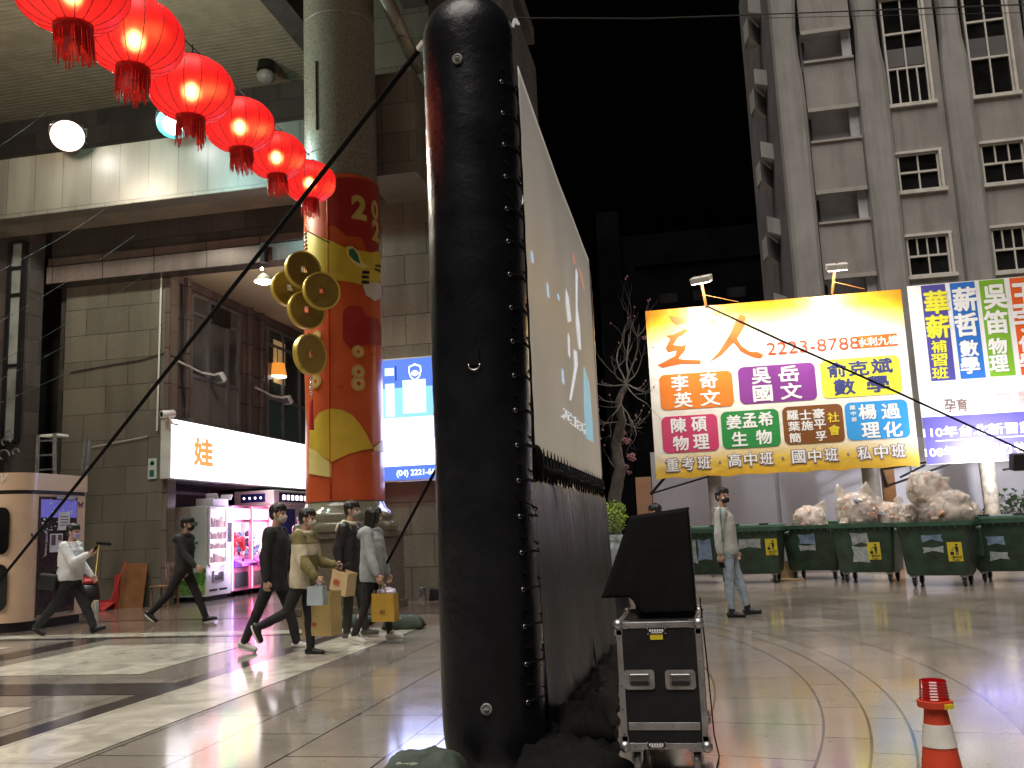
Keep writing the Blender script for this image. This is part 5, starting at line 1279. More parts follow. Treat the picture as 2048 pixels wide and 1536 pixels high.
# ------------------------------------------------------------------ wheeled rubbish bins
M['bin'] = mat('dark green bin plastic', (.02, .05, .03), .5, var=.5, vs=4.5, bump=.15, bs=40)
M['bin_rim'] = mat('green bin rim', (.035, .095, .06), .45, var=.2)
M['sticker'] = mat('yellow sticker paper', (.6, .5, .03), .5, var=.05); M['sticker_ink'] = mat('sticker ink', (.02, .02, .02), .5)
M['poster'] = mat('worn notice', (.3, .34, .36), .6, var=.4, vs=16); M['poster_blue'] = mat('faded blue notice', (.16, .24, .36), .6, var=.4, vs=12)
BG = 'green wheeled bins along the plaza wall'
def make_bin(loc, rz, label, lid, stick, worn):
    t = thing('wheeled_bin', label, 'rubbish bin', loc, rz, BG)
    W2, D2, H_ = .64, .5, 1.16
    def ring(w_, d_, z, r=.08): return [(x, y, z) for x, y in rrect(w_ * 2, d_ * 2, r, 4)]
    MB().ring_loft([ring(.5, .38, .2), ring(.53, .4, .24), ring(W2 - .02, D2 - .02, H_ - .07)], cap=True).build('body', M['bin'], t, local=True, auto=35)
    rm = MB().ring_loft([ring(W2 - .02, D2 - .02, H_ - .08), ring(W2 + .03, D2 + .03, H_ - .075), ring(W2 + .035, D2 + .035, H_), ring(W2 - .03, D2 - .03, H_), ring(W2 - .03, D2 - .03, H_ - .05)], cap=False)
    for k in range(9): rm.box((-W2 + .1 + k * (2 * W2 - .2) / 8, -D2 - .012, H_ - .1), (.015, .03, .05))
    rm.build('rim', M['bin_rim'], t, local=True, auto=35)
    for s_ in (-1, 1): MB().lathe([(.03, 0), (.03, .08), (.04, .085), (.04, .1)], (s_ * (W2 + .0), 0, H_ - .14), 14, axis=(s_, 0, 0)).build('lifting_pin', M['bin_rim'], t, local=True)
    for sx_ in (-.42, .42):
        for sy in (-.3, .3):
            cs = MB().box((sx_, sy, .185), (.12, .12, .03)).box((sx_ - .035, sy + .02, .12), (.012, .07, .13)).box((sx_ + .035, sy + .02, .12), (.012, .07, .13)).build('caster', M['grey_metal'], t, local=True)
            MB().lathe([(.07, -.025), (.08, -.015), (.08, .015), (.07, .025)], (sx_, sy + .03, .08), 16, axis=(1, 0, 0)).build('wheel', M['black'], cs, local=True, auto=40)
    def front(x, z):  # a point on the sloping front
        return Vector((x, -(.4 + (D2 - .02 - .4) * (z - .24) / (H_ - .31)) - .004, z))
    if stick is not None:
        x, z = stick; sl_ = .12 / .85
        up = (front(x, z + .1) - front(x, z - .1)).normalized(); n_ = VX.cross(up)
        def pl(x0, x1, z0, z1, name, m, par, k): 
            return MB().prism([front(x, z) + VX * a + up * b_ + n_ * k for a, b_ in ((x0, z0), (x1, z0), (x1, z1), (x0, z1))], n_ * .002).build(name, m, par, local=True)
        st = pl(-.12, .12, -.17, .17, 'sticker', M['sticker'], t, .0)
        g = MB()
        def sq(x0, x1, z0, z1): g.prism([front(x, z) + VX * a + up * b_ + n_ * .003 for a, b_ in ((x0, z0), (x1, z0), (x1, z1), (x0, z1))], n_ * .001)
        sq(.01, .06, .0, .09); sq(.015, .03, -.06, .0); sq(.04, .055, -.06, .0); sq(-.03, .012, .06, .075); sq(-.08, -.02, -.06, -.0); sq(-.05, -.03, .02, .045)
        g.prism([front(x, z) + VX * (.035 + .022 * math.cos(q)) + up * (.12 + .022 * math.sin(q)) + n_ * .003 for q in [rad(45 * j) for j in range(8)]], n_ * .001)
        g.build('pictogram', M['sticker_ink'], st, local=True)
        for body, dz, h_, w_ in (('一般垃圾', -.095, .045, .2), ('Trash', -.145, .03, .12)):
            o = text(body, front(x, z) + up * dz + n_ * .003, VX, up, h_, M['sticker_ink'], None, bold=.02, wid=w_); o.parent = st
    for (x0, x1, z0, z1, m) in worn:
        pts = []
        rnd = random.Random(int((x0 + z0) * 1000))
        for a, b_ in ((x0, z0), ((x0 + x1) / 2, z0 + .03), (x1, z0), (x1 - .01, (z0 + z1) / 2), (x1, z1), ((x0 + x1) / 2, z1 - .02), (x0, z1), (x0 + .02, (z0 + z1) / 2)):
            pts.append(front(a + rnd.uniform(-.02, .02), b_ + rnd.uniform(-.02, .02)))
        MB().prism(pts, (0, -.002, 0)).build('worn_notice', m, t, local=True)
    if lid == 'closed':
        MB().ring_loft([ring(W2 + .01, D2 + .01, H_ + .004), ring(W2, D2, H_ + .05, .1), ring(W2 - .2, D2 - .2, H_ + .075, .1)]).build('lid', M['bin_rim'], t, local=True, auto=35)
        for s_ in (-.3, .3): MB().box((s_, -D2 + .05, H_ + .075), (.2, .05, .03)).build('lid_grip', M['black'], t, local=True, bevel=.008)
    elif lid == 'open':
        MB().box((0, D2 + .1, H_ - .3), (W2 * 2, .05, .75), Matrix.Rotation(rad(8), 3, 'X')).build('lid', M['bin_rim'], t, local=True, bevel=.02)
    return t
P, PB = M['poster'], M['poster_blue']
bins = [((1408, 1152), 20.6, -12, 'green bin behind the standing man, with torn pale notices', 'closed', (.52, .72), [(-.4, -.1, .45, .95, P), (-.1, .2, .5, .95, PB)]),
        ((1508, 1164), 20.3, -12, 'green closed bin just past the standing man with a yellow trash sticker', 'closed', (.42, .75), [(-.25, .2, .72, .95, P)]),
        ((1628, 1160), 20.9, -22, 'green bin topped with a single lumpy bag of rubbish', 'open', None, [(-.25, .1, .75, .98, PB), (-.25, .1, .6, .74, P)]),
        ((1735, 1172), 19.6, -24, 'green bin with two bags whose tied ears stick up', 'open', (.2, .62), [(-.22, .12, .75, .98, P), (-.22, .1, .4, .73, P)]),
        ((1878, 1180), 18.0, -24, 'green bin heaped highest with rubbish bags', 'open', (.34, .62), [(-.2, .15, .8, .93, PB), (-.18, .16, .62, .72, P)]),
        ((2020, 1172), 18.6, -24, 'green bin cut off by the edge of the picture', 'closed', None, [(-.3, .0, .68, .85, PB), (-.28, .05, .4, .56, P)])]
BIN = []
for (px, py), Y, rz, lb, lid, stick, worn in bins:
    p = PY(px, py, Y); f_ = Vector((math.sin(rad(rz)), -math.cos(rad(rz)), 0)); c_ = Vector((p.x, p.y, 0)) - f_ * .42
    BIN.append((c_, make_bin(c_, rad(rz), lb, lid, stick, worn)))

def film_mat():
    m, nt, b = new_mat('clear plastic film')
    co = objco(nt); b.inputs['Base Color'].default_value = (.85, .79, .75, 1); b.inputs['Roughness'].default_value = .2
    b.inputs['Coat Weight'].default_value = 1; b.inputs['Coat Roughness'].default_value = .1
    mp = nt.nodes.new('ShaderNodeMapping'); nt.links.new(co, mp.inputs[0]); mp.inputs['Scale'].default_value = (1.6, 1.6, .8)
    n = noise_n(nt, mp.outputs[0], 5, 6, .62); n.inputs['Distortion'].default_value = 1.2
    bn = nt.nodes.new('ShaderNodeBump'); bn.inputs['Strength'].default_value = .8; bn.inputs['Distance'].default_value = .03
    nt.links.new(n.outputs[0], bn.inputs['Height']); nt.links.new(bn.outputs[0], b.inputs['Normal']); nt.links.new(bn.outputs[0], b.inputs['Coat Normal'])
    tr = nt.nodes.new('ShaderNodeBsdfTransparent'); tr.inputs[0].default_value = (1, .98, .95, 1)
    tl = nt.nodes.new('ShaderNodeBsdfTranslucent'); tl.inputs[0].default_value = (.7, .65, .58, 1)
    m1 = nt.nodes.new('ShaderNodeMixShader'); m1.inputs[0].default_value = .3; nt.links.new(b.outputs[0], m1.inputs[1]); nt.links.new(tl.outputs[0], m1.inputs[2])
    m2 = nt.nodes.new('ShaderNodeMixShader'); nt.links.new(ramp(nt, n.outputs[0], [(.35, (.7,) * 3), (.65, (.4,) * 3)]), m2.inputs[0]); nt.links.new(m1.outputs[0], m2.inputs[1]); nt.links.new(tr.outputs[0], m2.inputs[2])
    nt.links.new(m2.outputs[0], nt.nodes['Material Output'].inputs[0]); return m
FILM = film_mat()
TRASH = [mat('rubbish ' + n_, c_, .6, var=.3, vs=14) for n_, c_ in (('white', (.76, .72, .68)), ('pink', (.7, .4, .36)), ('cream', (.74, .64, .54)), ('orange', (.55, .3, .2)), ('grey', (.5, .48, .5)), ('blue', (.36, .38, .48)))]
def rubbish_bag(px, py, w_, h_, Y, label, ears, k):
    p = PY(px, py, Y); sc_ = Y * 1.0 / F; a, b_ = w_ * sc_ / 2, h_ * sc_ / 2
    t = thing('rubbish_bag', label, 'rubbish bag', p, group='tied clear rubbish bags on the bins')
    rnd = random.Random(k * 7 + 1)
    mb = MB(); bmesh.ops.create_icosphere(mb.bm, subdivisions=5, radius=1)
    def shape(d):
        q = 1 + .12 * noise.noise(d * 1.6 + Vector((k * 3, 0, 0))) + .05 * noise.noise(d * 4 + Vector((0, k, 0)))
        fl = max(0, d.z + .1); an = math.atan2(d.y, d.x)
        q += fl * .05 * noise.noise(Vector((math.cos(an) * 5, math.sin(an) * 5, k + d.z * .8))) - .05 * max(0, -d.z)
        return Vector((math.copysign(abs(d.x) ** .82, d.x) * a * q, d.y * a * .85 * q, math.copysign(abs(d.z) ** .85, d.z) * b_ * q))
    for v in mb.bm.verts: v.co = shape(v.co.normalized())
    mb.build('film', FILM, t, smooth=True, local=True)
    lum = [MB() for _ in TRASH]
    for i in range(95):
        d = Vector((rnd.gauss(0, 1), rnd.gauss(0, 1), rnd.gauss(0, 1))).normalized(); c_ = shape(d) * rnd.uniform(.72, .9); s_ = rnd.uniform(.06, .13) * (a + b_)
        m_ = lum[rnd.choice((0, 0, 0, 1, 2, 2, 3, 0, 4, 5, 1))]; ro = Matrix.Rotation(rnd.uniform(0, 3), 3, 'Z') @ Matrix.Rotation(rnd.uniform(0, 3), 3, 'X')
        if rnd.random() < .5: m_.box(c_, (s_ * 1.5, s_ * .7, s_ * 1.1), ro)
        else: m_.sph(c_, (s_ * .9, s_ * .6, s_ * .75), 8, ro)
    lum[0].sph((0, 0, 0), (a * .68, a * .58, b_ * .68), 14)
    for g, mm in zip(lum, TRASH):
        if len(g.bm.verts): g.build('contents', mm, t, local=True, auto=40)
    for ex, ez, es, rot in ears:
        mb = MB(); mb.lathe([(r * es, z * es) for r, z in [(0.03, 0), (.07, .05), (.13, .12), (.07, .22), (.008, .3)]], (0, 0, 0), 18)
        for v in mb.bm.verts: v.co.y *= .35; v.co += Vector((noise.noise(v.co * 9), noise.noise(v.co * 9 + Vector((5, 0, 0))), 0)) * .05 * es
        mb.bm.transform(Matrix.Translation((ex * a, -.1 * a, ez * b_)) @ Matrix.Rotation(rad(rot), 4, 'Y'))
        mb.build('tied_ear', FILM, t, smooth=True, local=True)
    return t
rubbish_bag(1622, 1042, 64, 58, 21.1, 'lone lumpy bag of rubbish on the bin nearest the standing man', [(.45, .45, 1.1, 25)], 0)
rubbish_bag(1712, 1027, 78, 80, 20.0, 'large pinkish rubbish bag with two pointed ears', [(-.6, .75, 1.0, -14), (.45, .8, 1.0, 12)], 1)
rubbish_bag(1780, 1037, 52, 62, 20.1, 'smaller rubbish bag with two ears beside the large pinkish one', [(-.5, .7, .8, -16), (.6, .75, .8, 14)], 2)
rubbish_bag(1853, 980, 70, 72, 18.6, 'rubbish bag at the very top of the tallest heap', [(.7, .3, .7, 60)], 3)
rubbish_bag(1893, 1024, 96, 80, 18.5, 'widest rubbish bag, spreading over the bin under the topmost bag', [(.05, .7, .9, 0)], 4)
rubbish_bag(1822, 1035, 40, 54, 18.9, 'small rubbish bag squeezed in under the topmost bag', [], 5)
rubbish_bag(1938, 1034, 46, 56, 18.9, 'narrow rubbish bag sliding off the far side of the tallest heap', [], 6)

# ------------------------------------------------------------------ billboards
YBB = 23.0
def Z1(zx, zy): return PY(1270 + zx / 3.4914, 540 + zy / 3.4914, YBB)
def Z2(zx, zy): return PY(1780 + zx / 3.34, 520 + zy / 3.34, YBB)
def print_mat(name, col, rough=.42): return mat(name, col, rough, var=.03, vs=2)
INK = {k: print_mat(k + ' print', c) for k, c in dict(white=(.85, .85, .84), orange=(.78, .21, .03), purple=(.22, .045, .27), yellow=(.82, .78, .06), pink=(.55, .055, .15), green=(.03, .25, .06), brown=(.2, .075, .022), blue=(.04, .3, .68),
       navy=(.05, .06, .2), red=(.66, .06, .02), flame=(.75, .12, .02), indigo=(.08, .07, .32), royal=(.03, .16, .55), leaf=(.2, .42, .03), violet=(.1, .085, .34), rose=(.72, .42, .42), mauve=(.28, .2, .3), grey=(.2, .14, .13), butter=(.75, .6, .04)).items()}
def sheet_mat():
    m, nt, b = new_mat('printed banner sheet')
    t = nt.nodes.new('ShaderNodeTexCoord'); s = nt.nodes.new('ShaderNodeSeparateXYZ'); nt.links.new(t.outputs['Object'], s.inputs[0])
    z_ = Ex(nt, s.outputs[2]) / 4.3
    xx = Ex(nt, s.outputs[0]).abs() / 3.1
    zz = z_ + (xx * xx) * .055
    c = ramp(nt, zz.v, [(0, (.62, .34, .015)), (.1, (.72, .5, .08)), (.2, (.8, .76, .68)), (.78, (.82, .8, .74)), (.88, (.82, .68, .22)), (.95, (.78, .42, .02)), (1.0, (.7, .25, .01))])
    nt.links.new(c, b.inputs['Base Color']); b.inputs['Roughness'].default_value = .45
    bn = nt.nodes.new('ShaderNodeBump'); bn.inputs['Strength'].default_value = .7; bn.inputs['Distance'].default_value = .07
    nt.links.new(noise_n(nt, t.outputs['Object'], 1.4, 3).outputs[0], bn.inputs['Height']); nt.links.new(bn.outputs[0], b.inputs['Normal'])
    return m
t = thing('billboard', 'orange and white tutoring billboard with seven coloured name badges and a phone number', 'billboard', (2.1, YBB, 2.4), group=None)
x0, x1, zb0, zt0 = -.95, 5.17, 2.39, 6.66
n = 60
low = lambda x: zb0 + .035 * abs(math.sin((x - x0) / (x1 - x0) * math.pi * 7)) + .02 * noise.noise(Vector((x * 2, 0, 0)))
fr_ = [(x0 + (x1 - x0) * k / n, YBB, low(x0 + (x1 - x0) * k / n)) for k in range(n + 1)]
MB().prism(fr_ + [(x1, YBB, zt0), (x0, YBB, zt0)], (0, .03, 0)).build('printed_sheet', sheet_mat(), t)
BB1 = t
def frame_bars(par, xa, xb, za, zb):
    f = MB()
    for k in range(6): x = xa + .1 + (xb - xa - .2) * k / 5; f.bmm((x - .03, YBB + .04, za + .1), (x + .03, YBB + .1, zb - .05))
    for z in (za + .15, (za + zb) / 2, zb - .1): f.bmm((xa + .05, YBB + .101, z - .03), (xb - .05, YBB + .16, z + .03))
    f.build('support_frame', M['grey_metal'], par)
frame_bars(t, x0, x1, zb0, zt0)
kz = [0]
def badge(Z, L_, R_, T_, B_, ink, par, rad_=.14, name='name_badge'):
    l, r, tp, bt = Z(*L_).x, Z(*R_).x, Z(*T_).z, Z(*B_).z; cx, cz = (l + r) / 2, (tp + bt) / 2
    return MB().prism([(cx + x, YBB - .004, cz + z) for x, z in rrect(r - l, tp - bt, rad_, 6)], (0, -.004, 0)).build(name, INK[ink], par)
def word(Z, s, zx, zy, h, w_, ink, par, bold=.03, dy=.012, lines=.95, shear=0.0):
    o = Z(zx, zy); o.y = YBB - dy; sc_ = YBB * 1.02 / F / (3.4914 if Z is Z1 else 3.34)
    return text(s, o, VX, VZ, h * sc_, INK[ink], par, bold=bold, wid=w_ * sc_, lines=lines, shear=shear)
def brush(polys, ink, par):
    mb = MB()
    for pl in polys:
        P_ = [Z1(*q) for q in pl]; mb.prism([(p.x, YBB - .006, p.z) for p in P_], (0, -.004, 0))
    mb.build('lettering', INK[ink], par)
b1 = badge(Z1, (176, 860), (684, 822), (421, 718), (437, 965), 'orange', t); b2 = badge(Z1, (725, 808), (1262, 762), (985, 662), (997, 922), 'purple', t)
b3 = badge(Z1, (1300, 765), (1856, 735), (1565, 612), (1582, 880), 'yellow', t); b4 = badge(Z1, (190, 1152), (580, 1120), (375, 1015), (390, 1270), 'pink', t)
b5 = badge(Z1, (605, 1120), (1010, 1090), (800, 980), (812, 1240), 'green', t); b6 = badge(Z1, (1035, 1085), (1457, 1065), (1235, 945), (1250, 1210), 'brown', t); b7 = badge(Z1, (1472, 1065), (1912, 1040), (1680, 915), (1695, 1180), 'blue', t)
for s, x, y, h, w_, ink, par in (('李', 312, 790, 104, 112, 'white', b1), ('奇', 514, 772, 104, 112, 'white', b1), ('英', 336, 908, 100, 118, 'white', b1), ('文', 525, 893, 104, 125, 'white', b1),
        ('吳', 880, 738, 104, 118, 'white', b2), ('岳', 1072, 725, 104, 125, 'white', b2), ('國', 892, 862, 104, 120, 'white', b2), ('文', 1090, 845, 104, 130, 'white', b2),
        ('俞', 1408, 696, 96, 120, 'navy', b3), ('克', 1560, 685, 96, 124, 'navy', b3), ('斌', 1722, 668, 96, 128, 'navy', b3), ('數', 1462, 815, 102, 128, 'navy', b3), ('學', 1695, 795, 104, 135, 'navy', b3),
        ('陳', 305, 1085, 96, 98, 'white', b4), ('碩', 447, 1077, 96, 98, 'white', b4), ('物', 320, 1210, 96, 102, 'white', b4), ('理', 462, 1198, 96, 102, 'white', b4),
        ('姜', 690, 1062, 92, 92, 'white', b5), ('孟', 800, 1050, 92, 92, 'white', b5), ('希', 912, 1040, 92, 92, 'white', b5), ('生', 730, 1180, 92, 98, 'white', b5), ('物', 900, 1166, 92, 98, 'white', b5),
        ('羅', 1100, 1015, 62, 72, 'white', b6), ('士', 1190, 1010, 62, 72, 'white', b6), ('豪', 1282, 1002, 62, 72, 'white', b6), ('葉', 1110, 1092, 62, 72, 'white', b6), ('施', 1202, 1086, 62, 72, 'white', b6), ('平', 1290, 1078, 62, 72, 'white', b6),
        ('簡', 1118, 1172, 62, 72, 'white', b6), ('孚', 1300, 1158, 62, 68, 'white', b6), ('社', 1383, 1028, 64, 70, 'butter', b6), ('會', 1392, 1118, 66, 70, 'butter', b6),
        ('楊', 1622, 990, 96, 104, 'white', b7), ('過', 1785, 985, 96, 112, 'white', b7), ('理', 1645, 1118, 96, 108, 'white', b7), ('化', 1800, 1112, 96, 112, 'white', b7), ('國', 1518, 962, 28, 30, 'white', b7), ('中', 1524, 1002, 28, 30, 'white', b7), ('部', 1530, 1044, 28, 30, 'white', b7)):
    word(Z1, s, x, y, h, w_, ink, par, bold=.035 if h > 70 else .028)
brush([[(735, 308), (772, 325), (762, 395), (712, 478), (745, 532), (800, 570), (858, 572), (896, 592), (880, 616), (818, 606), (738, 566), (688, 506), (604, 592), (518, 646), (586, 570), (662, 452), (704, 352)]], 'flame', t)
brush([[(235, 316), (350, 338), (348, 365), (292, 386), (258, 358)], [(216, 458), (270, 450), (352, 408), (368, 426), (330, 456), (300, 470), (268, 522), (320, 530), (358, 520), (352, 560), (300, 620), (345, 626), (462, 630), (456, 656), (330, 652), (192, 680), (160, 664), (280, 600), (292, 562), (232, 572), (214, 545), (250, 478)]], 'flame', t)
word(Z1, '2223-8788', 1240, 528, 82, 592, 'red', t, bold=.0)
bo = badge(Z1, (1556, 505), (1830, 478), (1690, 452), (1696, 538), 'flame', t, .01, 'phone_tag'); word(Z1, '水利九樓', 1694, 497, 56, 252, 'white', bo, bold=.03)
for s, zx, zy in (('重', 262, 1362), ('考', 370, 1353), ('班', 482, 1345), ('高', 698, 1328), ('中', 808, 1322), ('班', 918, 1315), ('國', 1142, 1304), ('中', 1255, 1298), ('班', 1370, 1290), ('私', 1600, 1278), ('中', 1718, 1270), ('班', 1838, 1262)):
    word(Z1, s, zx, zy, 88, 86, 'mauve', t, bold=.075, dy=.006); word(Z1, s, zx, zy, 84, 80, 'white', t, bold=.022, dy=.014)
dt = MB()
for zx, zy in ((592, 1340), (1032, 1312), (1488, 1284)): p = Z1(zx, zy); dt.lathe([(.03, 0), (.03, .004)], (p.x, YBB - .006, p.z), 12, axis=(0, -1, 0))
dt.build('dot', INK['mauve'], t)
p = Z1(1010, 365); 
def post(x, y, r, top_, label, m, group='billboard posts'):
    t = thing('billboard_post', label, 'post', (x, y, 0), 0, group)
    MB().lathe([(r, 0), (r, top_)], (x, y, 0), 24).build('pole', m, t, auto=40)
    MB().lathe([(r * 1.5, 0), (r * 1.5, .06), (r * 1.02, .1)], (x, y, 0), 24).build('foot', M['grey_metal'], t, auto=40)
M['post_pale'] = mat('pale painted post', (.5, .47, .45), .45, var=.25, vs=3); M['post_rust'] = mat('rust streaked post', (.38, .33, .27), .6, var=.55, vs=5); M['post_orange'] = mat('orange steel', (.36, .16, .05), .5, var=.3)
post(PY(1432, 1000, 23.4).x, 23.4, .17, 5.5, 'pale round post behind the standing man', M['post_pale'])
post(PY(1746, 1000, 23.4).x, 23.4, .2, 5.5, 'pale round post next to the orange steel column', M['post_pale'])
post(PY(1982, 1000, 23.4).x, 23.4, .17, 5.5, 'rust streaked round post under the violet banded billboard', M['post_rust'])
x = PY(1776, 960, 23.9).x; t = thing('steel_column', 'orange steel column with dark diagonal braces between the billboards', 'column', (x, 23.9, 0))
MB().bmm((x - .14, 23.8, 0), (x + .14, 24.0, 6.2)).build('post', M['post_orange'], t)
br = MB()
for a, b_ in (((1770, 938), (1880, 920)), ((1776, 972), (1900, 928)), ((1760, 930), (1776, 975)), ((1800, 955), (1850, 930))): br.tube([PY(*a, 23.75), PY(*b_, 23.75)], .03, 6)
br.build('brace', M['black'], t)
t = thing('sign_brace', 'dark angled strut under the lower corner of the seven badge billboard', 'strut', PY(1300, 990, 23.6))
MB().tube([PY(1302, 988, 23.6), PY(1330, 955, 23.2)], .035, 6).tube([PY(1300, 988, 23.6), PY(1420, 952, 23.3)], .025, 6).build('strut', M['black'], t)

BB2 = t = thing('billboard', 'white tutoring billboard with tall coloured strips and a violet band at the bottom', 'billboard', (7.5, YBB, 2.4))
xa, xb = 5.32, 10.2
MB().bmm((xa, YBB, 2.42), (xb, YBB + .03, 6.72)).build('printed_sheet', print_mat('white banner sheet', (.8, .8, .8)), t)
frame_bars(t, xa, xb, 2.42, 6.72)
vb = MB().bmm((xa + .002, YBB - .006, 2.43), (xb, YBB - .002, Z2(225, 1052).z)).build('violet_band', INK['violet'], t)
def strip(x_l, x_r, bt, ink): 
    a, b_ = Z2(x_l[0], x_l[1]).x, Z2(x_r[0], x_r[1]).x; zt_, zz = 6.7, Z2(*bt).z
    return MB().bmm((a, YBB - .006, zz), (b_, YBB - .002, zt_)).build('colour_strip', INK[ink], t)
s1 = strip((240, 490), (404, 490), (340, 806), 'indigo'); s2 = strip((434, 470), (602, 470), (538, 792), 'royal'); s3 = strip((630, 450), (800, 450), (735, 776), 'leaf'); s4 = strip((836, 440), (1005, 440), (930, 765), 'flame')
for body, x, y, h, w_, ink, par in (('華', 308, 282, 140, 132, 'yellow', s1), ('薪', 320, 445, 140, 130, 'yellow', s1), ('補', 326, 578, 74, 88, 'yellow', s1), ('習', 330, 668, 74, 88, 'yellow', s1), ('班', 334, 755, 72, 90, 'yellow', s1),
        ('薪', 500, 262, 145, 132, 'white', s2), ('哲', 510, 432, 140, 126, 'white', s2), ('數', 528, 590, 98, 100, 'white', s2), ('學', 534, 704, 98, 104, 'white', s2),
        ('吳', 702, 246, 145, 132, 'white', s3), ('笛', 708, 415, 140, 128, 'white', s3), ('物', 718, 575, 96, 100, 'white', s3), ('理', 727, 690, 96, 102, 'white', s3),
        ('王', 898, 235, 145, 135, 'white', s4), ('宇', 910, 400, 140, 130, 'white', s4), ('化', 922, 558, 96, 102, 'white', s4), ('學', 930, 675, 96, 102, 'white', s4),
        ('孕', 402, 975, 78, 66, 'grey', t), ('育', 482, 968, 76, 62, 'grey', t), ('北', 602, 940, 92, 92, 'rose', t), ('中', 755, 930, 92, 92, 'rose', t), ('南', 910, 922, 92, 92, 'rose', t),
        ('110年台北新習數學班', 690, 1128, 66, 800, 'white', vb), ('108年台北新竹物理/王', 680, 1262, 62, 760, 'white', vb)):
    word(Z2, body, x, y, h, w_, ink, par, bold=.045 if h > 90 else .03)
ds = MB()
for k in range(40):
    p = Z2(305 + k * 16, 1210 - k * .95); ds.bmm((p.x, YBB - .010, p.z - .012), (p.x + .04, YBB - .0065, p.z + .012))
ds.build('dash', INK['white'], vb)

# billboard lamps on arms
def bill_lamp(px, py, foot, label, aim, e):
    p = PY(px, py, 21.9); t = thing('billboard_lamp', label, 'lamp', p, group='lamps over the billboards')
    d = (Vector(aim) - p).normalized(); q = d.to_track_quat('-Z', 'Y').to_matrix()
    MB().box(p + q @ Vector((0, 0, .09)), (.48, .3, .14), q).build('housing', M['white_paint'], t, bevel=.015)
    MB().box(p + q @ Vector((0, 0, .01)), (.42, .25, .012), q).build('lens', M['lamp_lens'], t)
    f = PY(foot[0], foot[1], 22.96); MB().tube([p + VZ * .0 + q @ Vector((0, .0, .16)), p + VZ * .1 + VY * .35, f], .035, 8).build('arm', M['post_orange'], t)
    MB().tube([p * .5 + f * .5, PY(foot[0] + 65, foot[1] - 8, 22.96)], .009, 5).build('stay', M['post_orange'], t)
    lamp('lamp_beam', 'AREA', p + d * .03, e, (1, .93, .84), t, aim=aim, size=(.4, .24))
M['lamp_lens'] = glow('lit lamp lens', (1, .95, .88), 12)
bill_lamp(1404, 566, (1412, 612), 'white box lamp on a bent arm over the big red character of the billboard', (.9, 23, 4.2), 135)
bill_lamp(1674, 541, (1664, 586), 'white box lamp on a bent arm over the phone number of the billboard', (3.6, 23, 4.2), 135)
p = PY(2040, 922, 21.4); t = thing('ground_floodlight', 'black floodlight below the violet band throwing light up onto it', 'floodlight', p)
aim = PY(1955, 900, 23.0); d = (aim - p).normalized(); q = d.to_track_quat('-Z', 'Y').to_matrix()
MB().box(p + q @ Vector((0, 0, .1)), (.5, .36, .2), q).build('housing', M['black'], t, bevel=.02)
MB().box(p + q @ Vector((0, 0, -.008)), (.42, .3, .012), q).build('lens', M['lamp_lens'], t)
MB().tube([p, (p.x + .2, 22.4, p.z - .1), (p.x + .2, 23.2, p.z - .1)], .03, 6).build('arm', M['black'], t)
lamp('flood_beam', 'SPOT', p + d * .04, 700, (.95, .96, 1), t, aim=(aim + Vector((.2, 0, .3))), size=.12, spot=130, blend=.8)

# ------------------------------------------------------------------ bare flowering tree and potted shrub
M['bark'] = mat('pale bark', (.09, .08, .07), .85, var=.35, vs=9, bump=.4, bs=30); M['twig'] = mat('pale twig', (.2, .185, .17), .8, var=.2)
M['blossom'] = mat('pink blossom', (.36, .16, .2), .7, var=.3, vs=30)
YT = 20.0
tb = PY(1228, 1000, YT); t = thing('flowering_tree', 'bare pale twigged tree with a few pink blossoms between the screen and the billboard', 'tree', (tb.x, YT, 0))
trunk = [Vector((tb.x - .05, YT, 0)), PY(1228, 1005, YT), PY(1240, 940, YT), PY(1231, 890, YT + .1), PY(1244, 840, YT), PY(1236, 805, YT - .1), PY(1252, 768, YT)]
sm = []
for a, b_ in zip(trunk, trunk[1:]): sm += [a.lerp(b_, k / 4) + Vector((noise.noise(a * 3 + Vector((k, 0, 0))), 0, 0)) * .02 for k in range(4)]
sm.append(trunk[-1])
MB().tube(sm, [.16 - .1 * k / (len(sm) - 1) for k in range(len(sm))], 10).build('trunk', M['bark'], t, smooth=True)
tw, bl = MB(), MB(); rnd = random.Random(12); tips = []
def limb(a, d, L, r, dep):
    pts, rs = [a], [r]; n = 5
    for k in range(n):
        d = (d + Vector((rnd.uniform(-.35, .35), rnd.uniform(-.3, .3), rnd.uniform(-.12, .3)))).normalized(); pts.append(pts[-1] + d * L / n); rs.append(r * (1 - .12 * (k + 1)))
    tw.tube(pts, [q_ * .72 for q_ in rs], 5)
    if dep > 0:
        for k in range(rnd.choice((2, 3, 3))):
            i = rnd.choice((2, 3, 4, 5)); dd = (d + Vector((rnd.uniform(-.9, .9), rnd.uniform(-.7, .7), rnd.uniform(-.4, .7)))).normalized(); limb(pts[i], dd, L * rnd.uniform(.5, .75), rs[i] * .62, dep - 1)
    else: tips.append(pts[-1])
F0 = trunk[-1]
for tgt, r in (((1262, 640), .035), ((1290, 622), .03), ((1195, 668), .03), ((1205, 735), .026), ((1300, 790), .03), ((1292, 700), .028), ((1180, 790), .024), ((1195, 850), .022), ((1300, 830), .02)):
    p = PY(tgt[0], tgt[1], YT + rnd.uniform(-.8, .8)); limb(F0, (p - F0).normalized(), (p - F0).length * .8, r, 2)
for src, tgt in ((trunk[4], (1190, 880)), (trunk[4], (1285, 880)), (trunk[3], (1270, 920)), (trunk[2], (1200, 930)), (trunk[5], (1192, 820)), (trunk[5], (1310, 860))):
    p = PY(tgt[0], tgt[1], YT + rnd.uniform(-.6, .6)); limb(src, (p - src).normalized(), (p - src).length * .9, .018, 2)
tw.build('branch', M['twig'], t)
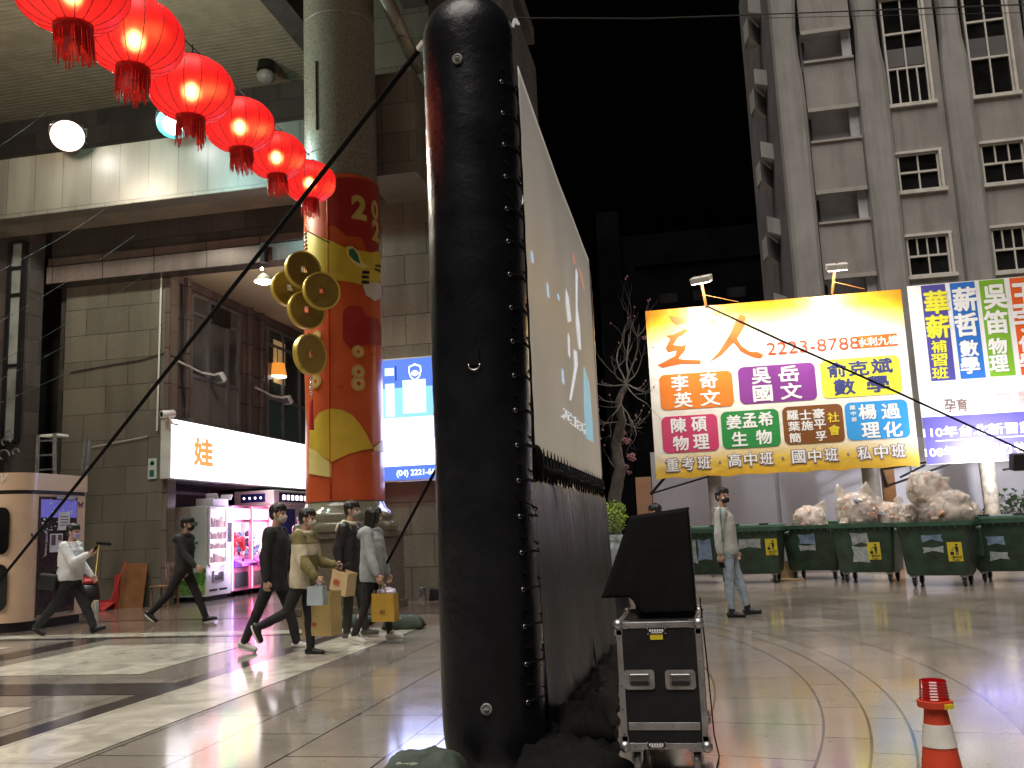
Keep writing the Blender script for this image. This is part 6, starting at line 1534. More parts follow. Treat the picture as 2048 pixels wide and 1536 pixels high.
def flower(c, r):
    for k in range(5):
        q = rad(72 * k + rnd.uniform(0, 60)); bl.sph(c + Vector((math.cos(q) * r, rnd.uniform(-r, r), math.sin(q) * r)), (r * .8, r * .5, r * .6), 6)
for c0, m_ in (((1246, 868), 5), ((1253, 880), 4), ((1262, 912), 6), ((1256, 940), 2), ((1282, 672), 1), ((1188, 812), 1)):
    for k in range(m_): p = PY(c0[0] + rnd.uniform(-7, 7), c0[1] + rnd.uniform(-7, 7), YT + rnd.uniform(-.2, .2)); flower(p, .035)
for p in tips:
    if rnd.random() < .4: bl.sph(p, (.018, .018, .026), 6)
    if rnd.random() < .02: flower(p, .025)
bl.build('blossoms', M['blossom'], t)
p = PY(1226, 1042, 13.6); t = thing('potted_shrub', 'bright green potted shrub in a plastic wrapped pot at the far end of the screen', 'plant', (p.x, 13.6, 0))
M['leaf'] = mat('bright shrub leaf', (.2, .3, .02), .5, var=.4, vs=20); M['wrap'] = mat('crumpled clear wrap', (.3, .36, .36), .15, var=.5, vs=14, coat=.5, bump=.6, bs=12)
lf = MB()
for k in range(520):
    d = Vector((rnd.gauss(0, 1), rnd.gauss(0, 1), rnd.gauss(0, 1))).normalized() * rnd.uniform(.3, 1) ** .6
    c_ = Vector((p.x + .02 + d.x * .2, 13.6 + d.y * .2, 1.42 + d.z * .24 + .05)); u = Vector((rnd.gauss(0, 1), rnd.gauss(0, 1), rnd.gauss(0, 1))).normalized(); v = u.orthogonal().normalized(); s_ = rnd.uniform(.018, .034)
    lf.poly([c_ - u * s_, c_ + v * s_ * .5, c_ + u * s_, c_ - v * s_ * .5])
lf.build('foliage', M['leaf'], t)
MB().tube([(p.x, 13.6, .9), (p.x, 13.6, 1.35)], .02, 6).build('stem', M['bark'], t)
mb = MB().lathe([(.1, .62), (.16, .7), (.2, .9), (.19, 1.05), (.15, 1.12), (.2, 1.2)], (p.x, 13.6, 0), 40)
for v in mb.bm.verts: v.co += Vector((noise.noise(v.co * 11), noise.noise(v.co * 11 + Vector((3, 0, 0))), 0)) * .035
mb.build('wrapped_pot', M['wrap'], t, smooth=True)
MB().lathe([(.2, 0), (.17, .3), (.17, .62)], (p.x, 13.6, 0), 20).build('stand', M['black'], t)
p = PY(2040, 1020, 24.5); t = thing('dark_bush', 'dark bush beside the rust streaked post', 'bush', (p.x, 24.5, 0))
lf = MB()
for k in range(500):
    d = Vector((rnd.gauss(0, 1), rnd.gauss(0, 1), rnd.gauss(0, 1))).normalized() * rnd.uniform(.2, 1) ** .5; c_ = Vector((p.x + d.x * .9, 24.5 + d.y * .5, 1.2 + d.z * .65)); u = Vector((rnd.gauss(0, 1), rnd.gauss(0, 1), rnd.gauss(0, 1))).normalized(); v = u.orthogonal(); s_ = rnd.uniform(.05, .1)
    lf.poly([c_ - u * s_, c_ + v * s_ * .4, c_ + u * s_, c_ - v * s_ * .4])
lf.build('foliage', mat('dark leaf', (.03, .06, .02), .5, var=.4), t)
MB().lathe([(.7, 0), (.75, .5), (.7, .55)], (p.x, 24.5, 0), 20).build('planter', M['lav'], t)
M['cardboard'] = mat('cardboard', (.42, .3, .17), .8, var=.15)
p = PY(1572, 1150, 21.2); t = thing('cardboard_box', 'flattened cardboard box on the paving between two green bins', 'cardboard box', (p.x, 21.2, 0))
MB().box((p.x, 21.3, .2), (.5, .04, .4), Matrix.Rotation(rad(-12), 3, 'X')).build('panel', M['cardboard'], t)
MB().box((p.x + .02, 21.1, .02), (.6, .4, .03), Matrix.Rotation(rad(12), 3, 'Z')).build('flap', M['cardboard'], t)

# ------------------------------------------------------------------ people
SKIN = mat('skin', (.5, .31, .22), .5, var=.08, vs=9); HAIR = mat('black hair', (.012, .01, .009), .45, var=.4, vs=30, bump=.4, bs=60)
EYE_M = mat('eye', (.02, .014, .012), .2)
def cloth(name, c, var=.16, bump=.35, bs=22, rough=.8): return mat(name, c, rough, var=var, vs=5, bump=bump, bs=bs)
BLACK = cloth('black cotton', (.014, .014, .016)); DENIM = cloth('pale blue denim', (.27, .33, .39), .1); CHAR = cloth('charcoal cotton', (.022, .021, .021))
SHOE_B = mat('black shoe', (.012, .012, .013), .5); SHOE_W = mat('white shoe', (.6, .58, .55), .5); SOLE_W = mat('white sole', (.68, .66, .62), .6)
def fused(mb, voxel, name, mats, parent, smooth=4, fold=0.0, fs=9.0, zone=None, seed=0):
    """one continuous skin over overlapping shapes"""
    bm = mb.bm; bmesh.ops.recalc_face_normals(bm, faces=bm.faces)
    me = bpy.data.meshes.new('tmp'); bm.to_mesh(me); bm.free()
    ob = bpy.data.objects.new('tmp', me)
    md = ob.modifiers.new('r', 'REMESH'); md.mode = 'VOXEL'; md.voxel_size = voxel
    if smooth:
        s_ = ob.modifiers.new('s', 'SMOOTH'); s_.iterations = smooth; s_.factor = .5
    out = evaluated(ob); bpy.data.meshes.remove(me)
    out.name = name
    if fold:
        nrm = [v.normal.copy() for v in out.vertices]
        for v, nv in zip(out.vertices, nrm):
            c = v.co; n1 = noise.noise(Vector((c.x * fs + c.z * fs * .5, c.y * fs, c.z * fs * .75 + seed))); n2 = noise.noise(Vector((c.x * fs * 2.2 + 5 - c.z * fs, c.y * fs * 2.2, c.z * fs * 1.3 + seed)))
            v.co = c + nv * (fold * (n1 * .9 + n2 * .45 - .1))
    o = link_mesh(name, out, mats, parent, True, local=True)
    if zone:
        for p in out.polygons: p.material_index = zone(p.center)
    return o

def dirv(a): return Vector((math.sin(rad(a)), 0, -math.cos(rad(a))))   # a limb hanging down, swung forward by a degrees
def person(label, loc, rz, H, legs, arms, look=(0, 0), lean=3, outfit=None, group=None, build=1.0):
    """legs: (hip, knee, foot pitch) for left, right; arms: (swing, spread, elbow, inward) for left, right; local x is forward"""
    t = thing('person', label, 'person', loc, rz, group); S_ = H
    B_ = build
    leg = []
    for sd_, (hp, kn, ft) in zip((1, -1), legs):
        h = Vector((0, sd_ * .052 * S_, 0)); k = h + dirv(hp) * .235 * S_; a = k + dirv(hp - kn) * .232 * S_
        leg.append((h, k, a, ft))
    def lowest(a, ft):
        f = Vector((math.cos(rad(ft)), 0, math.sin(rad(ft)))); n_ = Vector((math.sin(rad(ft)), 0, -math.cos(rad(ft))))
        pts = [a + n_ * .046 * S_ - f * .03 * S_, a + n_ * .046 * S_ + f * .105 * S_]; return min(p.z for p in pts)
    hz_ = -min(lowest(a, ft) for _, _, a, ft in leg)
    up_ = Vector((math.sin(rad(lean)), 0, math.cos(rad(lean)))); fw_ = Vector((math.cos(rad(lean)), 0, -math.sin(rad(lean))))
    P = Vector((0, 0, hz_)); leg = [(h + P, k + P, a + P, ft) for h, k, a, ft in leg]
    sp = lambda z, x=0.0: P + up_ * (z * S_) + fw_ * (x * S_)
    neck, hc = sp(.335, -.005), sp(.425, .012)
    sh = [sp(.3, -.005) + VY * (s_ * .1 * S_) for s_ in (1, -1)]
    arm = []
    for s_, S0, (sw, spd, el, inw) in zip((1, -1), sh, arms):
        d1 = dirv(sw); d1 = (d1 + VY * s_ * math.tan(rad(spd))).normalized()
        d2 = dirv(sw + el); d2 = (d2 + VY * s_ * math.tan(rad(spd * .3 - inw))).normalized()
        e = S0 + d1 * .172 * S_; w = e + d2 * .145 * S_; arm.append((S0, e, w, d2))
    # ---- body
    m = MB(); q = S_ / 1.72
    m.cap(sp(.0), sp(.12), .1 * q, .1 * q); m.cap(sp(.14), sp(.26), .1 * q, .1 * q)
    for s_ in sh: m.cap(sp(.28), s_, .06 * q, .05 * q)
    m.cap(sp(.28), neck, .06 * q, .052 * q); m.cap(neck, hc - up_ * .02 * S_, .05 * q, .052 * q)
    for h, k, a, ft in leg:
        m.cap(h, k, .075 * q, .052 * q); m.cap(k, k.lerp(a, .35), .05 * q, .054 * q); m.cap(k.lerp(a, .35), a, .052 * q, .036 * q)
        f = Vector((math.cos(rad(ft)), 0, math.sin(rad(ft)))); n_ = Vector((math.sin(rad(ft)), 0, -math.cos(rad(ft))))
        m.cap(a + n_ * .03 * q - f * .03 * q, a + n_ * .045 * q + f * .13 * q, .034 * q, .026 * q)
    hands = []
    for s_, (S0, e, w, d2) in zip((1, -1), arm):
        m.cap(S0, e, .05 * q, .04 * q); m.cap(e, e.lerp(w, .35), .04 * q, .041 * q); m.cap(e.lerp(w, .3), w, .04 * q, .027 * q)
        n_ = (VY * -s_ - d2 * (d2.dot(VY * -s_))).normalized(); f = n_.cross(d2).normalized()
        if f.dot(VX) < 0: f = -f
        for off in (-.024, -.006, .012, .028): m.cap(w + d2 * .01 + f * off * .6 * q, w + d2 * .082 * q + f * off * q, .015 * q, .0125 * q, 8, 3)
        grip = w + d2 * .1 * q + n_ * .02 * q
        for i, (off, L1) in enumerate(((-.031, .03), (-.011, .036), (.01, .038), (.031, .035))):
            r_ = w + d2 * .085 * q + f * off * q; d3 = (d2 + n_ * .55).normalized(); k1 = r_ + d3 * L1 * q; d4 = (d2 * .35 + n_ * 1.0).normalized(); k2 = k1 + d4 * L1 * .8 * q; d5 = (n_ - d2 * .5).normalized()
            m.cap(r_, k1, .0095 * q, .0088 * q, 8, 3); m.cap(k1, k2, .0088 * q, .0075 * q, 8, 3); m.cap(k2, k2 + d5 * .016 * q, .0075 * q, .0065 * q, 8, 3)
        r_ = w + d2 * .03 * q + f * .026 * q; k1 = r_ + (f * .8 + d2 * .7 + n_ * .3).normalized() * .04 * q
        m.cap(r_, k1, .0125 * q, .0105 * q, 8, 3); m.cap(k1, k1 + (d2 + n_ * .5 - f * .1).normalized() * .03 * q, .0105 * q, .008 * q, 8, 3)
        hands.append((w, grip, d2))
    yaw, tilt = look
    Rh = Matrix.Rotation(rad(yaw), 3, 'Z') @ Matrix.Rotation(rad(tilt), 3, 'Y')
    hp_ = lambda x, y, z: hc + Rh @ Vector((x, y, z)) * q
    m.sph(hp_(-.008, 0, .028), tuple(x * q for x in (.092, .074, .1)), 20, Rh); m.cap(hp_(.02, 0, -.03), hp_(.062, 0, -.078), .056 * q, .03 * q); m.cap(hp_(.055, .028, -.03), hp_(.055, -.028, -.03), .035 * q, .035 * q)
    m.cap(hp_(.076, 0, .02), hp_(.098, 0, -.022), .01 * q, .0145 * q, 8, 3); m.cap(hp_(.072, .03, .032), hp_(.072, -.03, .032), .013 * q, .013 * q)
    m.cap(hp_(.078, .016, -.055), hp_(.078, -.016, -.055), .0105 * q, .0105 * q)
    for s_ in (1, -1): m.sph(hp_(-.004, s_ * .077, -.005), tuple(x * q for x in (.02, .009, .031)), 10, Rh)
    fused(m, .0068, 'body', SKIN, t, 2)
    for s_ in (1, -1): MB().sph(hp_(.079, s_ * .03, .008), tuple(x * q for x in (.009, .013, .008)), 10, Rh).build('eye', EYE_M, t, True, local=True)
    # ---- clothes
    o = outfit
    m = MB(); r = o.get('leg', 1.0)
    m.cap(sp(.02), sp(.1), .118 * q * B_, .115 * q * B_)
    for h, k, a, ft in leg:
        m.cap(h, k, .092 * q * B_, .066 * q * r); m.cap(k, k.lerp(a, .4), .066 * q * r, .062 * q * r); m.cap(k.lerp(a, .35), a - (a - k) * .02, .062 * q * r, .05 * q * o.get('hem', 1.0) * r)
        bv = VX; m.cap(h.lerp(k, .15) + VY * 0, sp(.03), .09 * q, .1 * q)
    for k_ in (0, 1): 
        h, k, a, ft = leg[k_]; cut = a
    fused(m, .0105, 'trousers', o['trousers'], t, 5, .008, 11, seed=1)
    for h, k, a, ft in leg:
        f = Vector((math.cos(rad(ft)), 0, math.sin(rad(ft)))); n_ = Vector((math.sin(rad(ft)), 0, -math.cos(rad(ft))))
        m = MB(); A = a + n_ * .032 * q
        m.cap(A - f * .038 * q, A + f * .05 * q, .038 * q, .04 * q); m.cap(A + f * .04 * q + n_ * .006 * q, A + f * .15 * q + n_ * .014 * q, .04 * q, .031 * q); m.cap(a - (a - k).normalized() * .03 * q, A, .046 * q, .043 * q)
        s_ = fused(m, .007, 'shoe', o['shoe'], t, 3)
        m = MB(); c0 = a + n_ * .066 * q; w0 = []
        for i in range(20):
            q_ = 2 * math.pi * i / 20; x = .055 + .118 * math.cos(q_); y = (.037 + .007 * math.cos(q_)) * math.sin(q_); w0.append(c0 + f * x * q + VY * y * q)
        m.prism(w0, n_ * .018 * q).build('sole', o['sole'], s_, local=True, auto=40)
    m = MB(); jl = o.get('hemz', -.02); jw = o.get('bulk', 1.0) * B_; pads = o.get('pad', 1.0)
    def tor(z, x, rx, ry): 
        c = sp(z, x); return [c + fw_ * (rx * q * math.cos(a_)) + VY * (ry * q * math.sin(a_)) for a_ in [2 * math.pi * i / 28 for i in range(28)]]
    m.ring_loft([tor(jl, .0, .128 * jw, .168 * jw), tor(jl + .03, .0, .135 * jw, .175 * jw), tor(.1, 0, .135 * jw, .172 * jw), tor(.2, .004, .134 * jw, .18 * jw), tor(.265, .0, .122 * jw, .178 * jw), tor(.315, -.006, .085 * jw, .12), tor(.34, -.008, .066, .07)])
    for s_, (S0, e, w, d2) in zip((1, -1), arm):
        m.cap(sp(.26) + VY * s_ * .05 * q, S0, .085 * q, .07 * q * pads); m.cap(S0, e, .072 * q * pads, .06 * q * pads); m.cap(e, e.lerp(w, .6), .06 * q * pads, .053 * q * pads); m.cap(e.lerp(w, .5), w - d2 * .012, .054 * q * pads, .042 * q * pads)
    fused(m, .0105, o.get('top', 'jacket'), o['jacket'], t, 5, o.get('fold', .011), 9, o.get('zone') and (lambda c: o['zone'](c, P, q)), seed=2)
    if o.get('collar'):
        m = MB(); rr_ = o.get('collar_r', .034)
        m.tube([sp(.33, -.01) + fw_ * (.078 * q * math.cos(a_)) + VY * (.085 * q * math.sin(a_)) + up_ * (.012 * math.cos(a_ + math.pi)) * q for a_ in [2 * math.pi * i / 22 for i in range(22)]], rr_ * q, 10, closed=True)
        if o.get('hood'): m.sph(sp(.3, -.075), (.065 * q, .11 * q, .075 * q), 18); m.cap(sp(.32, -.06) + VY * .07 * q, sp(.28, -.09) + VY * .03 * q, .04 * q, .05 * q); m.cap(sp(.32, -.06) - VY * .07 * q, sp(.28, -.09) - VY * .03 * q, .04 * q, .05 * q)
        fused(m, .009, 'hood' if o.get('hood') else 'collar', o['collar'], t, 4, .007, 14)
    # ---- hair, cap, mask
    m = MB()
    m.sph(hp_(-.016, 0, .05), tuple(x * q for x in (.1, .083, .086)), 20, Rh); m.sph(hp_(-.05, 0, .012), tuple(x * q for x in (.062, .074, .085)), 16, Rh); m.sph(hp_(.02, 0, .085), tuple(x * q for x in (.07, .074, .046)), 14, Rh); m.sph(hp_(.062, 0, .062), tuple(x * q for x in (.03, .06, .03)), 14, Rh)
    for s_ in (1, -1): m.cap(hp_(-.005, s_ * .07, .05), hp_(.008, s_ * .075, .012), .022 * q, .014 * q, 8, 3)
    if o.get('long'):
        for s_ in (1, -1): m.cap(hp_(.0, s_ * .062, .04), hp_(.0, s_ * .07, -.13), .045 * q, .035 * q); m.cap(hp_(.055, s_ * .05, .05), hp_(.06, s_ * .066, -.07), .03 * q, .02 * q)
        m.cap(hp_(-.06, 0, .02), hp_(-.065, 0, -.15), .06 * q, .055 * q)
    ho = fused(m, .0062, 'hair', HAIR, t, 2, .004, 24)
    Ri = Rh.inverted()
    nr = [v.normal.copy() for v in ho.data.vertices]
    for v, nv in zip(ho.data.vertices, nr):
        l = Ri @ (v.co - hc); a_ = math.atan2(l.y, l.x + .02); e_ = l.z
        v.co = v.co + nv * q * (.009 * noise.noise(Vector((a_ * 7, e_ * 9, rz + H))) + .006 * noise.noise(Vector((a_ * 15, e_ * 14, 3))) - .001)
    if o.get('cap'):
        m = MB().sph(hp_(-.012, 0, .055), tuple(x * q for x in (.108, .092, .088)), 20, Rh)
        for v in m.bm.verts:
            l = Rh.inverted() @ (v.co - hp_(0, 0, .05))
            if l.z < 0: v.co += Rh @ Vector((0, 0, -l.z * .97))
        m.build('cap', o['cap'], t, True, local=True)
        pts = [hp_(.05 + .115 * math.cos(a_), .075 * math.sin(a_), .052 - .02 * math.cos(a_)) for a_ in [rad(-90 + 15 * i) for i in range(13)]]
        MB().prism(pts, Rh @ Vector((0, 0, .009)) * q).build('cap_peak', o['cap'], t, local=True)
    if o.get('mask'):
        m = MB(); m.sph(hp_(.056, 0, -.045), tuple(x * q for x in (.05, .062, .052)), 18, Rh); m.cap(hp_(.07, 0, -.01), hp_(.096, 0, -.03), .022 * q, .024 * q)
        fused(m, .006, 'face_mask', o['mask'], t, 3, .002, 30)
        lp = MB()
        for s_ in (1, -1):
            lp.tube([hp_(.05, s_ * .062, -.02), hp_(.015, s_ * .08, .012), hp_(-.012, s_ * .082, .01)], .0022 * q, 5); lp.tube([hp_(.05, s_ * .06, -.065), hp_(.01, s_ * .08, -.035), hp_(-.012, s_ * .082, -.015)], .0022 * q, 5)
        lp.build('mask_loop', o['mask'], t, local=True)
    Mw = MW[t.name]
    return t, [Mw @ g for _, g, _ in hands], (P, sp, q, Mw, sh)

MASK_G = cloth('grey mask', (.3, .31, .32), .05, .1); MASK_B = cloth('black mask', (.012, .012, .013), .05, .1); MASK_V = cloth('lilac mask', (.4, .36, .72), .05, .1); MASK_W = cloth('pale mask', (.5, .46, .43), .05, .1)
# man in a white shirt with a phone, past the booth
WHITE = cloth('white shirt cotton', (.68, .68, .7), .06, .5, 10)
b_ = PZ(136, 1270); t, hd, q_ = person('man in a white shirt and lilac mask striding past the karaoke booth', b_, rad(4), 1.77, ((28, 2, 14), (-26, 16, -28)), ((12, 8, 30, 0), (34, 6, 82, 8)), (0, 6), 1,
    dict(trousers=BLACK, jacket=WHITE, top='shirt', shoe=SHOE_B, sole=SHOE_B, mask=MASK_V, bulk=1.1, hemz=.0, leg=1.15, collar=WHITE, collar_r=.02, pad=1.12), build=1.17)
P_, sp, qq, Mw, sh = q_
BAGB = mat('black bag leather', (.012, .012, .013), .45)
bt = thing('shoulder_bag', 'black shoulder bag on the hip of the man in the white shirt', 'bag', Mw @ (P_ + Vector((-.12, -.2, .0))), rad(4))
MB().box((-.1, -.01, .0), (.3, .12, .24), Matrix.Rotation(.12, 3, 'Y')).build('pouch', BAGB, bt, bevel=.03, local=True)
MB().tube([MW[bt.name].inverted() @ (Mw @ v) for v in (P_ + Vector((-.16, -.2, .12)), sp(.15, -.02) + VY * -.205, sp(.28, .03) + VY * -.12, sp(.345, -.02) + VY * -.07, sp(.3, -.09) + VY * -.02, sp(.12, -.12) + VY * -.1, P_ + Vector((-.28, -.15, .1)))], .012, 6).build('shoulder_strap', BAGB, bt, smooth=True, local=True)
h = hd[1]; ph = thing('phone', 'dark phone held up by the man in the white shirt', 'phone', h, rad(4))
MB().box((.01, .0, .02), (.012, .074, .15), Matrix.Rotation(.5, 3, 'Y')).build('case', M['black'], ph, bevel=.004, local=True)
MB().box((.003, .0, .018), (.002, .066, .136), Matrix.Rotation(.5, 3, 'Y')).build('screen', M['glass_dark'], ph, local=True)
# man in a cap
b_ = PZ(366, 1248); person('man in a dark cap and black hooded jacket striding past the vending machine', b_, rad(3), 1.84, ((26, 2, 10), (-30, 18, -36)), ((-16, 6, 10, 0), (24, 8, 22, 0)), (0, 8), 3,
    dict(trousers=BLACK, jacket=CHAR, shoe=SHOE_B, sole=SOLE_W, mask=MASK_B, cap=cloth('black cap', (.016, .016, .018)), collar=CHAR, hood=True, hemz=-.02, pad=1.0))
# man in a long black jacket
b_ = PZ(550, 1303); person('man in a long black jacket and white trainers, beside the cream fleece', b_, rad(2), 1.79, ((20, 6, 2), (-24, 2, -16)), ((10, 6, 15, 0), (-8, 7, 12, 0)), (-6, 4), 2,
    dict(trousers=BLACK, jacket=BLACK, shoe=SHOE_W, sole=SOLE_W, hemz=-.09, bulk=1.06, pad=1.1, mask=MASK_W))
# man in a cream fleece
CREAM = cloth('cream fleece', (.56, .5, .36), .12, .6, 45, .95); OLIVE = cloth('olive fleece', (.2, .17, .07), .15, .6, 45, .95)
b_ = PZ(608, 1313); tC, hC, _ = person('man in a cream and olive fleece walking with a tall kraft carrier bag', b_, rad(-2), 1.67, ((4, 2, 0), (-26, 40, -62)), ((10, 6, 66, 4), (16, 10, 26, 0)), (0, 6), 3,
    dict(trousers=BLACK, jacket=[CREAM, OLIVE], shoe=SHOE_B, sole=SOLE_W, hemz=-.05, bulk=1.16, pad=1.25, mask=MASK_W, collar=CREAM, collar_r=.036,
         zone=lambda c, P, q: 1 if (c.z > P.z + .43 * q or (c.y < -.19 * q and c.x > .1 * q and c.z < P.z + .3 * q) or (c.x > .13 * q and c.z < P.z + .3 * q)) else 0))
# man in a dark jacket with a light hood
LEATHER = mat('dark brown jacket', (.022, .019, .019), .45, var=.3, vs=6, bump=.4, bs=16); CREAM2 = cloth('cream hood', (.58, .54, .4), .1); BROWNT = cloth('dark brown trousers', (.035, .03, .024))
b_ = PZ(702, 1276); tD, hD, _ = person('man in a dark jacket with a cream hood carrying a kraft carrier bag', b_, rad(-4), 1.8, ((16, 8, 4), (2, 6, 0)), ((6, 6, 20, 0), (-14, 9, 22, 0)), (0, 4), 2,
    dict(trousers=BROWNT, jacket=LEATHER, shoe=mat('grey shoe', (.1, .09, .085), .6), sole=mat('tan sole', (.3, .24, .2), .6), hemz=-.04, bulk=1.1, pad=1.15, mask=MASK_G, collar=CREAM2, hood=True))
# woman in a grey hoodie
GREYH = cloth('grey marl', (.33, .36, .36), .1, .4, 40)
b_ = PZ(746, 1288); tW, hW, _ = person('woman with dark shoulder length hair in a grey hoodie carrying a yellow paper bag', b_, rad(-3), 1.68, ((20, 10, 2), (-8, 16, -14)), ((8, 6, 10, 0), (12, 8, 10, 0)), (12, 6), 2,
    dict(trousers=BLACK, jacket=GREYH, top='hoodie', shoe=SHOE_W, sole=SOLE_W, hemz=-.06, bulk=1.12, pad=1.2, long=True, collar=GREYH, hood=True, leg=.92))
# standing man across the plaza
PALE = cloth('pale jacket', (.42, .43, .42), .03, .3, 10); TEAL = cloth('teal stripe', (.1, .2, .17), .1)
b_ = PZ(1466, 1234); tM, hM, q_ = person('man in a pale jacket, black mask and light blue jeans standing before the green bins', b_, rad(-8), 1.79, ((15, 2, 3), (0, 0, 0)), ((6, 6, 12, 0), (-8, 7, 6, 0)), (-42, 2), -3,
    dict(trousers=DENIM, jacket=[PALE, TEAL], shoe=SHOE_B, sole=SHOE_B, hemz=-.035, bulk=1.05, pad=1.15, mask=MASK_B, collar=PALE, collar_r=.02, hem=.85, fold=.01,
         zone=lambda c, P, q: 1 if (c.y < -.2 * q and abs(c.x + .03 * q + .0 * c.z) < .011 * q and c.z > P.z + .12 * q) else 0))
h = hM[1]; ph = thing('phone', 'dark phone hanging in the hand of the man in light jeans', 'phone', h, rad(-8))
MB().box((.01, .0, -.03), (.075, .014, .15), Matrix.Rotation(-.3, 3, 'Y')).build('case', M['black'], ph, bevel=.004, local=True)
MB().box((.01, -.008, -.03), (.066, .002, .136), Matrix.Rotation(-.3, 3, 'Y')).build('screen', M['glass_dark'], ph, local=True)
# somebody behind the covered speaker: only the top of the head shows
p = PY(1314, 1010, 13.2); person('dark haired person standing behind the covered speaker, only the hair showing', (p.x, 13.2, 0), rad(160), 1.6, ((4, 4, 0), (-4, 4, 0)), ((6, 6, 20, 0), (4, 6, 20, 0)), (0, 4), 2,
    dict(trousers=BLACK, jacket=CHAR, shoe=SHOE_B, sole=SHOE_B))

# ------------------------------------------------------------------ carrier bags
KRAFT = mat('kraft paper', (.46, .33, .13), .65, var=.1, vs=3, bump=.1, bs=5); KRAFT_D = mat('kraft paper side', (.4, .27, .1), .65, var=.1); PINKB = mat('pale peach box', (.62, .45, .24), .6, var=.06); YELLOWB = mat('yellow kraft paper', (.42, .25, .03), .6, var=.15)
REDI = mat('red print', (.5, .08, .03), .6); GREYBAG = mat('pale blue grey bag', (.36, .43, .46), .45, var=.12, vs=6, bump=.4, bs=12)
def carrier(top_c, w_, d_, h_, rz, m, label, name='carrier_bag', prints=None, tilt=0.0, handle_to=None, hm=None, cat='carrier bag'):
    """top_c: centre of the bag's mouth"""
    t = thing(name, label, cat, (top_c.x, top_c.y, top_c.z - h_), rz)
    R_ = Matrix.Rotation(tilt, 4, 'Y')
    T_ = Matrix.Translation((0, 0, h_)) @ R_ @ Matrix.Translation((0, 0, -h_))
    mb = MB(); rings = []
    for k in range(9):
        z = h_ * k / 8; s_ = 1 + .03 * math.sin(k * .8); g = .12 * (z / h_) ** 2
        pts = [(w_ / 2 * s_, -d_ / 2), (w_ / 2 * (s_ - g * .6), 0), (w_ / 2 * s_, d_ / 2), (0, d_ / 2 * 1.02), (-w_ / 2 * s_, d_ / 2), (-w_ / 2 * (s_ - g * .6), 0), (-w_ / 2 * s_, -d_ / 2), (0, -d_ / 2 * 1.03)]
        rings.append([Vector((x, y, z)) for x, y in pts])
    inner = [[p * 1 for p in rings[-1]]]; dn = [Vector((p.x * .96, p.y * .92, h_ * .6)) for p in rings[-1]]
    mb.ring_loft(rings + [[Vector((p.x * .97, p.y * .94, p.z)) for p in rings[-1]], dn]); mb.bm.transform(T_)
    mb.build('bag', m, t, local=True, auto=30)
    for (x, z, s_, mm) in prints or ():
        g = MB(); rr = random.Random(3)
        for a in range(3):
            g.box((x - s_ / 2 + s_ * a / 2.2, -d_ / 2 - .012, z), (s_ * .22, .002, s_ * rr.uniform(.7, 1.1)))
        g.box((x, -d_ / 2 - .012, z + s_ * .1), (s_, .0018, s_ * .16)); g.bm.transform(T_)
        g.build('printed_mark', mm, t, local=True)
    hl = MB()
    for y in (-d_ / 2 + .01, d_ / 2 - .01):
        a, b2 = T_ @ Vector((-w_ * .2, y, h_ - .03)), T_ @ Vector((w_ * .2, y, h_ - .03)); top_ = Vector((0, 0, h_ + .14)) if handle_to is None else MW[t.name].inverted() @ handle_to
        hl.tube([a, a.lerp(top_, .75) + Vector((0, 0, .02)), top_ + Vector((0, y * .1, 0)), b2.lerp(top_, .75) + Vector((0, 0, .02)), b2], .006, 6)
    hl.build('handle', hm or m, t, smooth=True, local=True)
    return t
def at(px, py, Y): return PY(px, py, Y)
yC = tC.location.y
carrier(at(643, 1182, yC + .12), .42, .2, .5, rad(-16), KRAFT, 'tall kraft carrier bag hanging beside the legs of the man in the cream fleece', prints=[(-.02, .13, .05, REDI)], handle_to=hC[1])
carrier(at(634, 1172, yC - .28), .2, .1, .21, rad(-8), GREYBAG, 'small pale grey carrier bag in the hand of the man in the cream fleece', handle_to=hC[1])
yD = tD.location.y
carrier(at(690, 1142, yD - .3), .3, .17, .3, rad(-24), PINKB, 'tilted peach carrier bag with a red mark held by the man in the dark jacket', prints=[(-.03, .15, .09, REDI)], tilt=.22, handle_to=hD[1])
yW = tW.location.y
carrier(at(770, 1186, yW - .12), .3, .15, .34, rad(-6), YELLOWB, 'yellow paper carrier bag in the hand of the woman in the grey hoodie', prints=[(0, .12, .06, mat('brown print', (.2, .1, .02), .6))], handle_to=hW[1])
p = at(773, 1184, yW - .12); t = thing('plastic_bag', 'crumpled pale plastic bag lying in the mouth of the yellow paper bag', 'plastic bag', p)
mb = MB(); mb.sph((0, 0, 0), (.13, .06, .06), 24)
for v in mb.bm.verts: v.co += v.co.normalized() * .03 * noise.noise(v.co * 22)
mb.build('sack', mat('pale violet plastic', (.4, .38, .48), .25, coat=.4), t, True, local=True)
MB().tube([(-.06, 0, .04), (-.03, 0, .1), (.0, 0, .05)], .012, 6).build('handle', M['paper'], t, local=True)
h = hC[0]; ph = thing('phone', 'dark phone in the forward hand of the man in the cream fleece', 'phone', h, 0)
MB().box((.03, 0, .02), (.14, .07, .012), Matrix.Rotation(-.25, 3, 'Y')).build('case', M['black'], ph, bevel=.004, local=True)
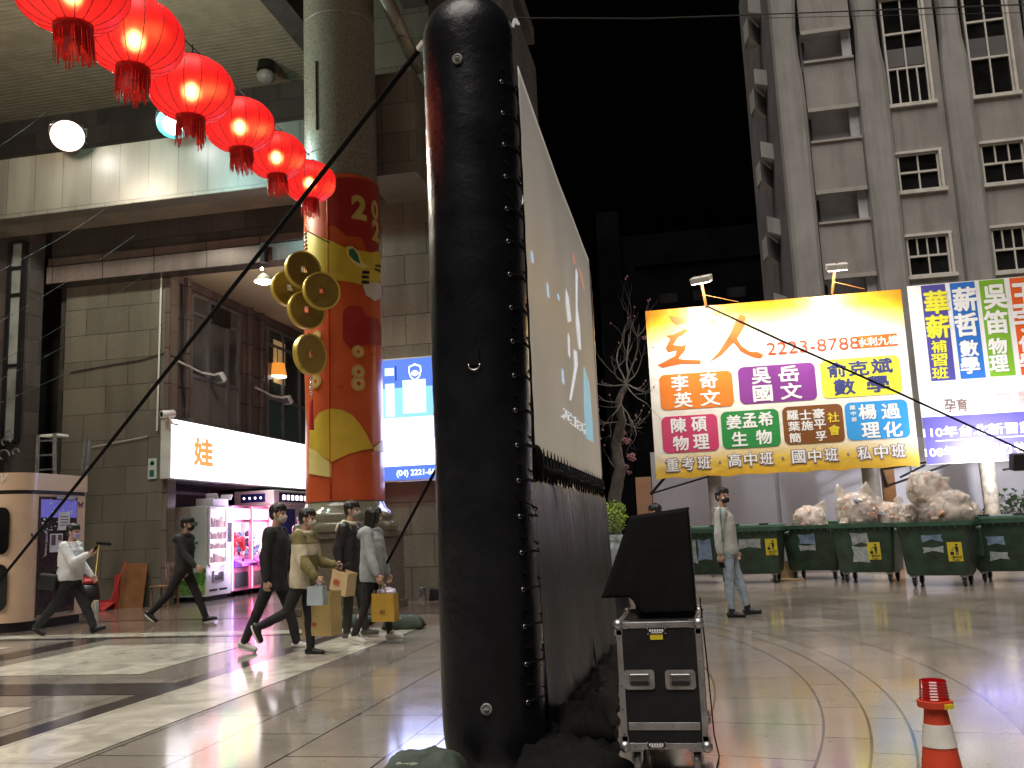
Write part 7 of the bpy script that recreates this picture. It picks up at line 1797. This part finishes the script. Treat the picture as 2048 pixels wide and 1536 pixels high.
MB().box((.03, 0, .028), (.126, .062, .002), Matrix.Rotation(-.25, 3, 'Y')).build('screen', M['glass_dark'], ph, local=True)

# ------------------------------------------------------------------ loose pieces that ended up in one mesh become parts of their own
def islands(me):
    par = list(range(len(me.vertices)))
    def root(i):
        while par[i] != i: par[i] = par[par[i]]; i = par[i]
        return i
    for e in me.edges:
        a, b_ = root(e.vertices[0]), root(e.vertices[1])
        if a != b_: par[a] = b_
    g = {}
    for i in range(len(par)): g.setdefault(root(i), []).append(i)
    return list(g.values())
def split_far(o):
    me = o.data; isl = islands(me)
    if not 1 < len(isl) <= 200: return
    box = []
    for q in isl:
        c = [me.vertices[i].co for i in q]; box.append(([min(p[k] for p in c) for k in range(3)], [max(p[k] for p in c) for k in range(3)]))
    size = [max(h[k] - l[k] for k in range(3)) for l, h in box]; grp = list(range(len(isl)))
    def root(i):
        while grp[i] != i: i = grp[i]
        return i
    for i in range(len(isl)):
        for j in range(i):
            gap = math.sqrt(sum(max(0, box[i][0][k] - box[j][1][k], box[j][0][k] - box[i][1][k]) ** 2 for k in range(3)))
            if gap <= max(.02, .5 * max(size[i], size[j])): grp[root(i)] = root(j)
    sets = {}
    for i in range(len(isl)): sets.setdefault(root(i), set()).update(isl[i])
    sets = list(sets.values())
    if not 2 <= len(sets) <= 24 or o.children: return
    for keep in sets:
        bm = bmesh.new(); bm.from_mesh(me); bm.verts.ensure_lookup_table()
        bmesh.ops.delete(bm, geom=[v for v in bm.verts if v.index not in keep], context='VERTS')
        m2 = bpy.data.meshes.new(o.name); bm.to_mesh(m2); bm.free()
        c = o.copy(); c.data = m2; COL.objects.link(c)
        for x in me.materials:
            if not len(m2.materials) or len(m2.materials) < len(me.materials): m2.materials.append(x)
    bpy.data.objects.remove(o)
for o in [x for x in scene.objects if x.type == 'MESH' and x.parent is not None and len(x.data.vertices) < 9000]:
    if o.name.split('.')[0] not in ('lacing', 'fringe', 'branch', 'blossoms', 'foliage', 'dash', 'rivet', 'body', 'contents'): split_far(o)
bpy.data.scenes.remove(TMP)
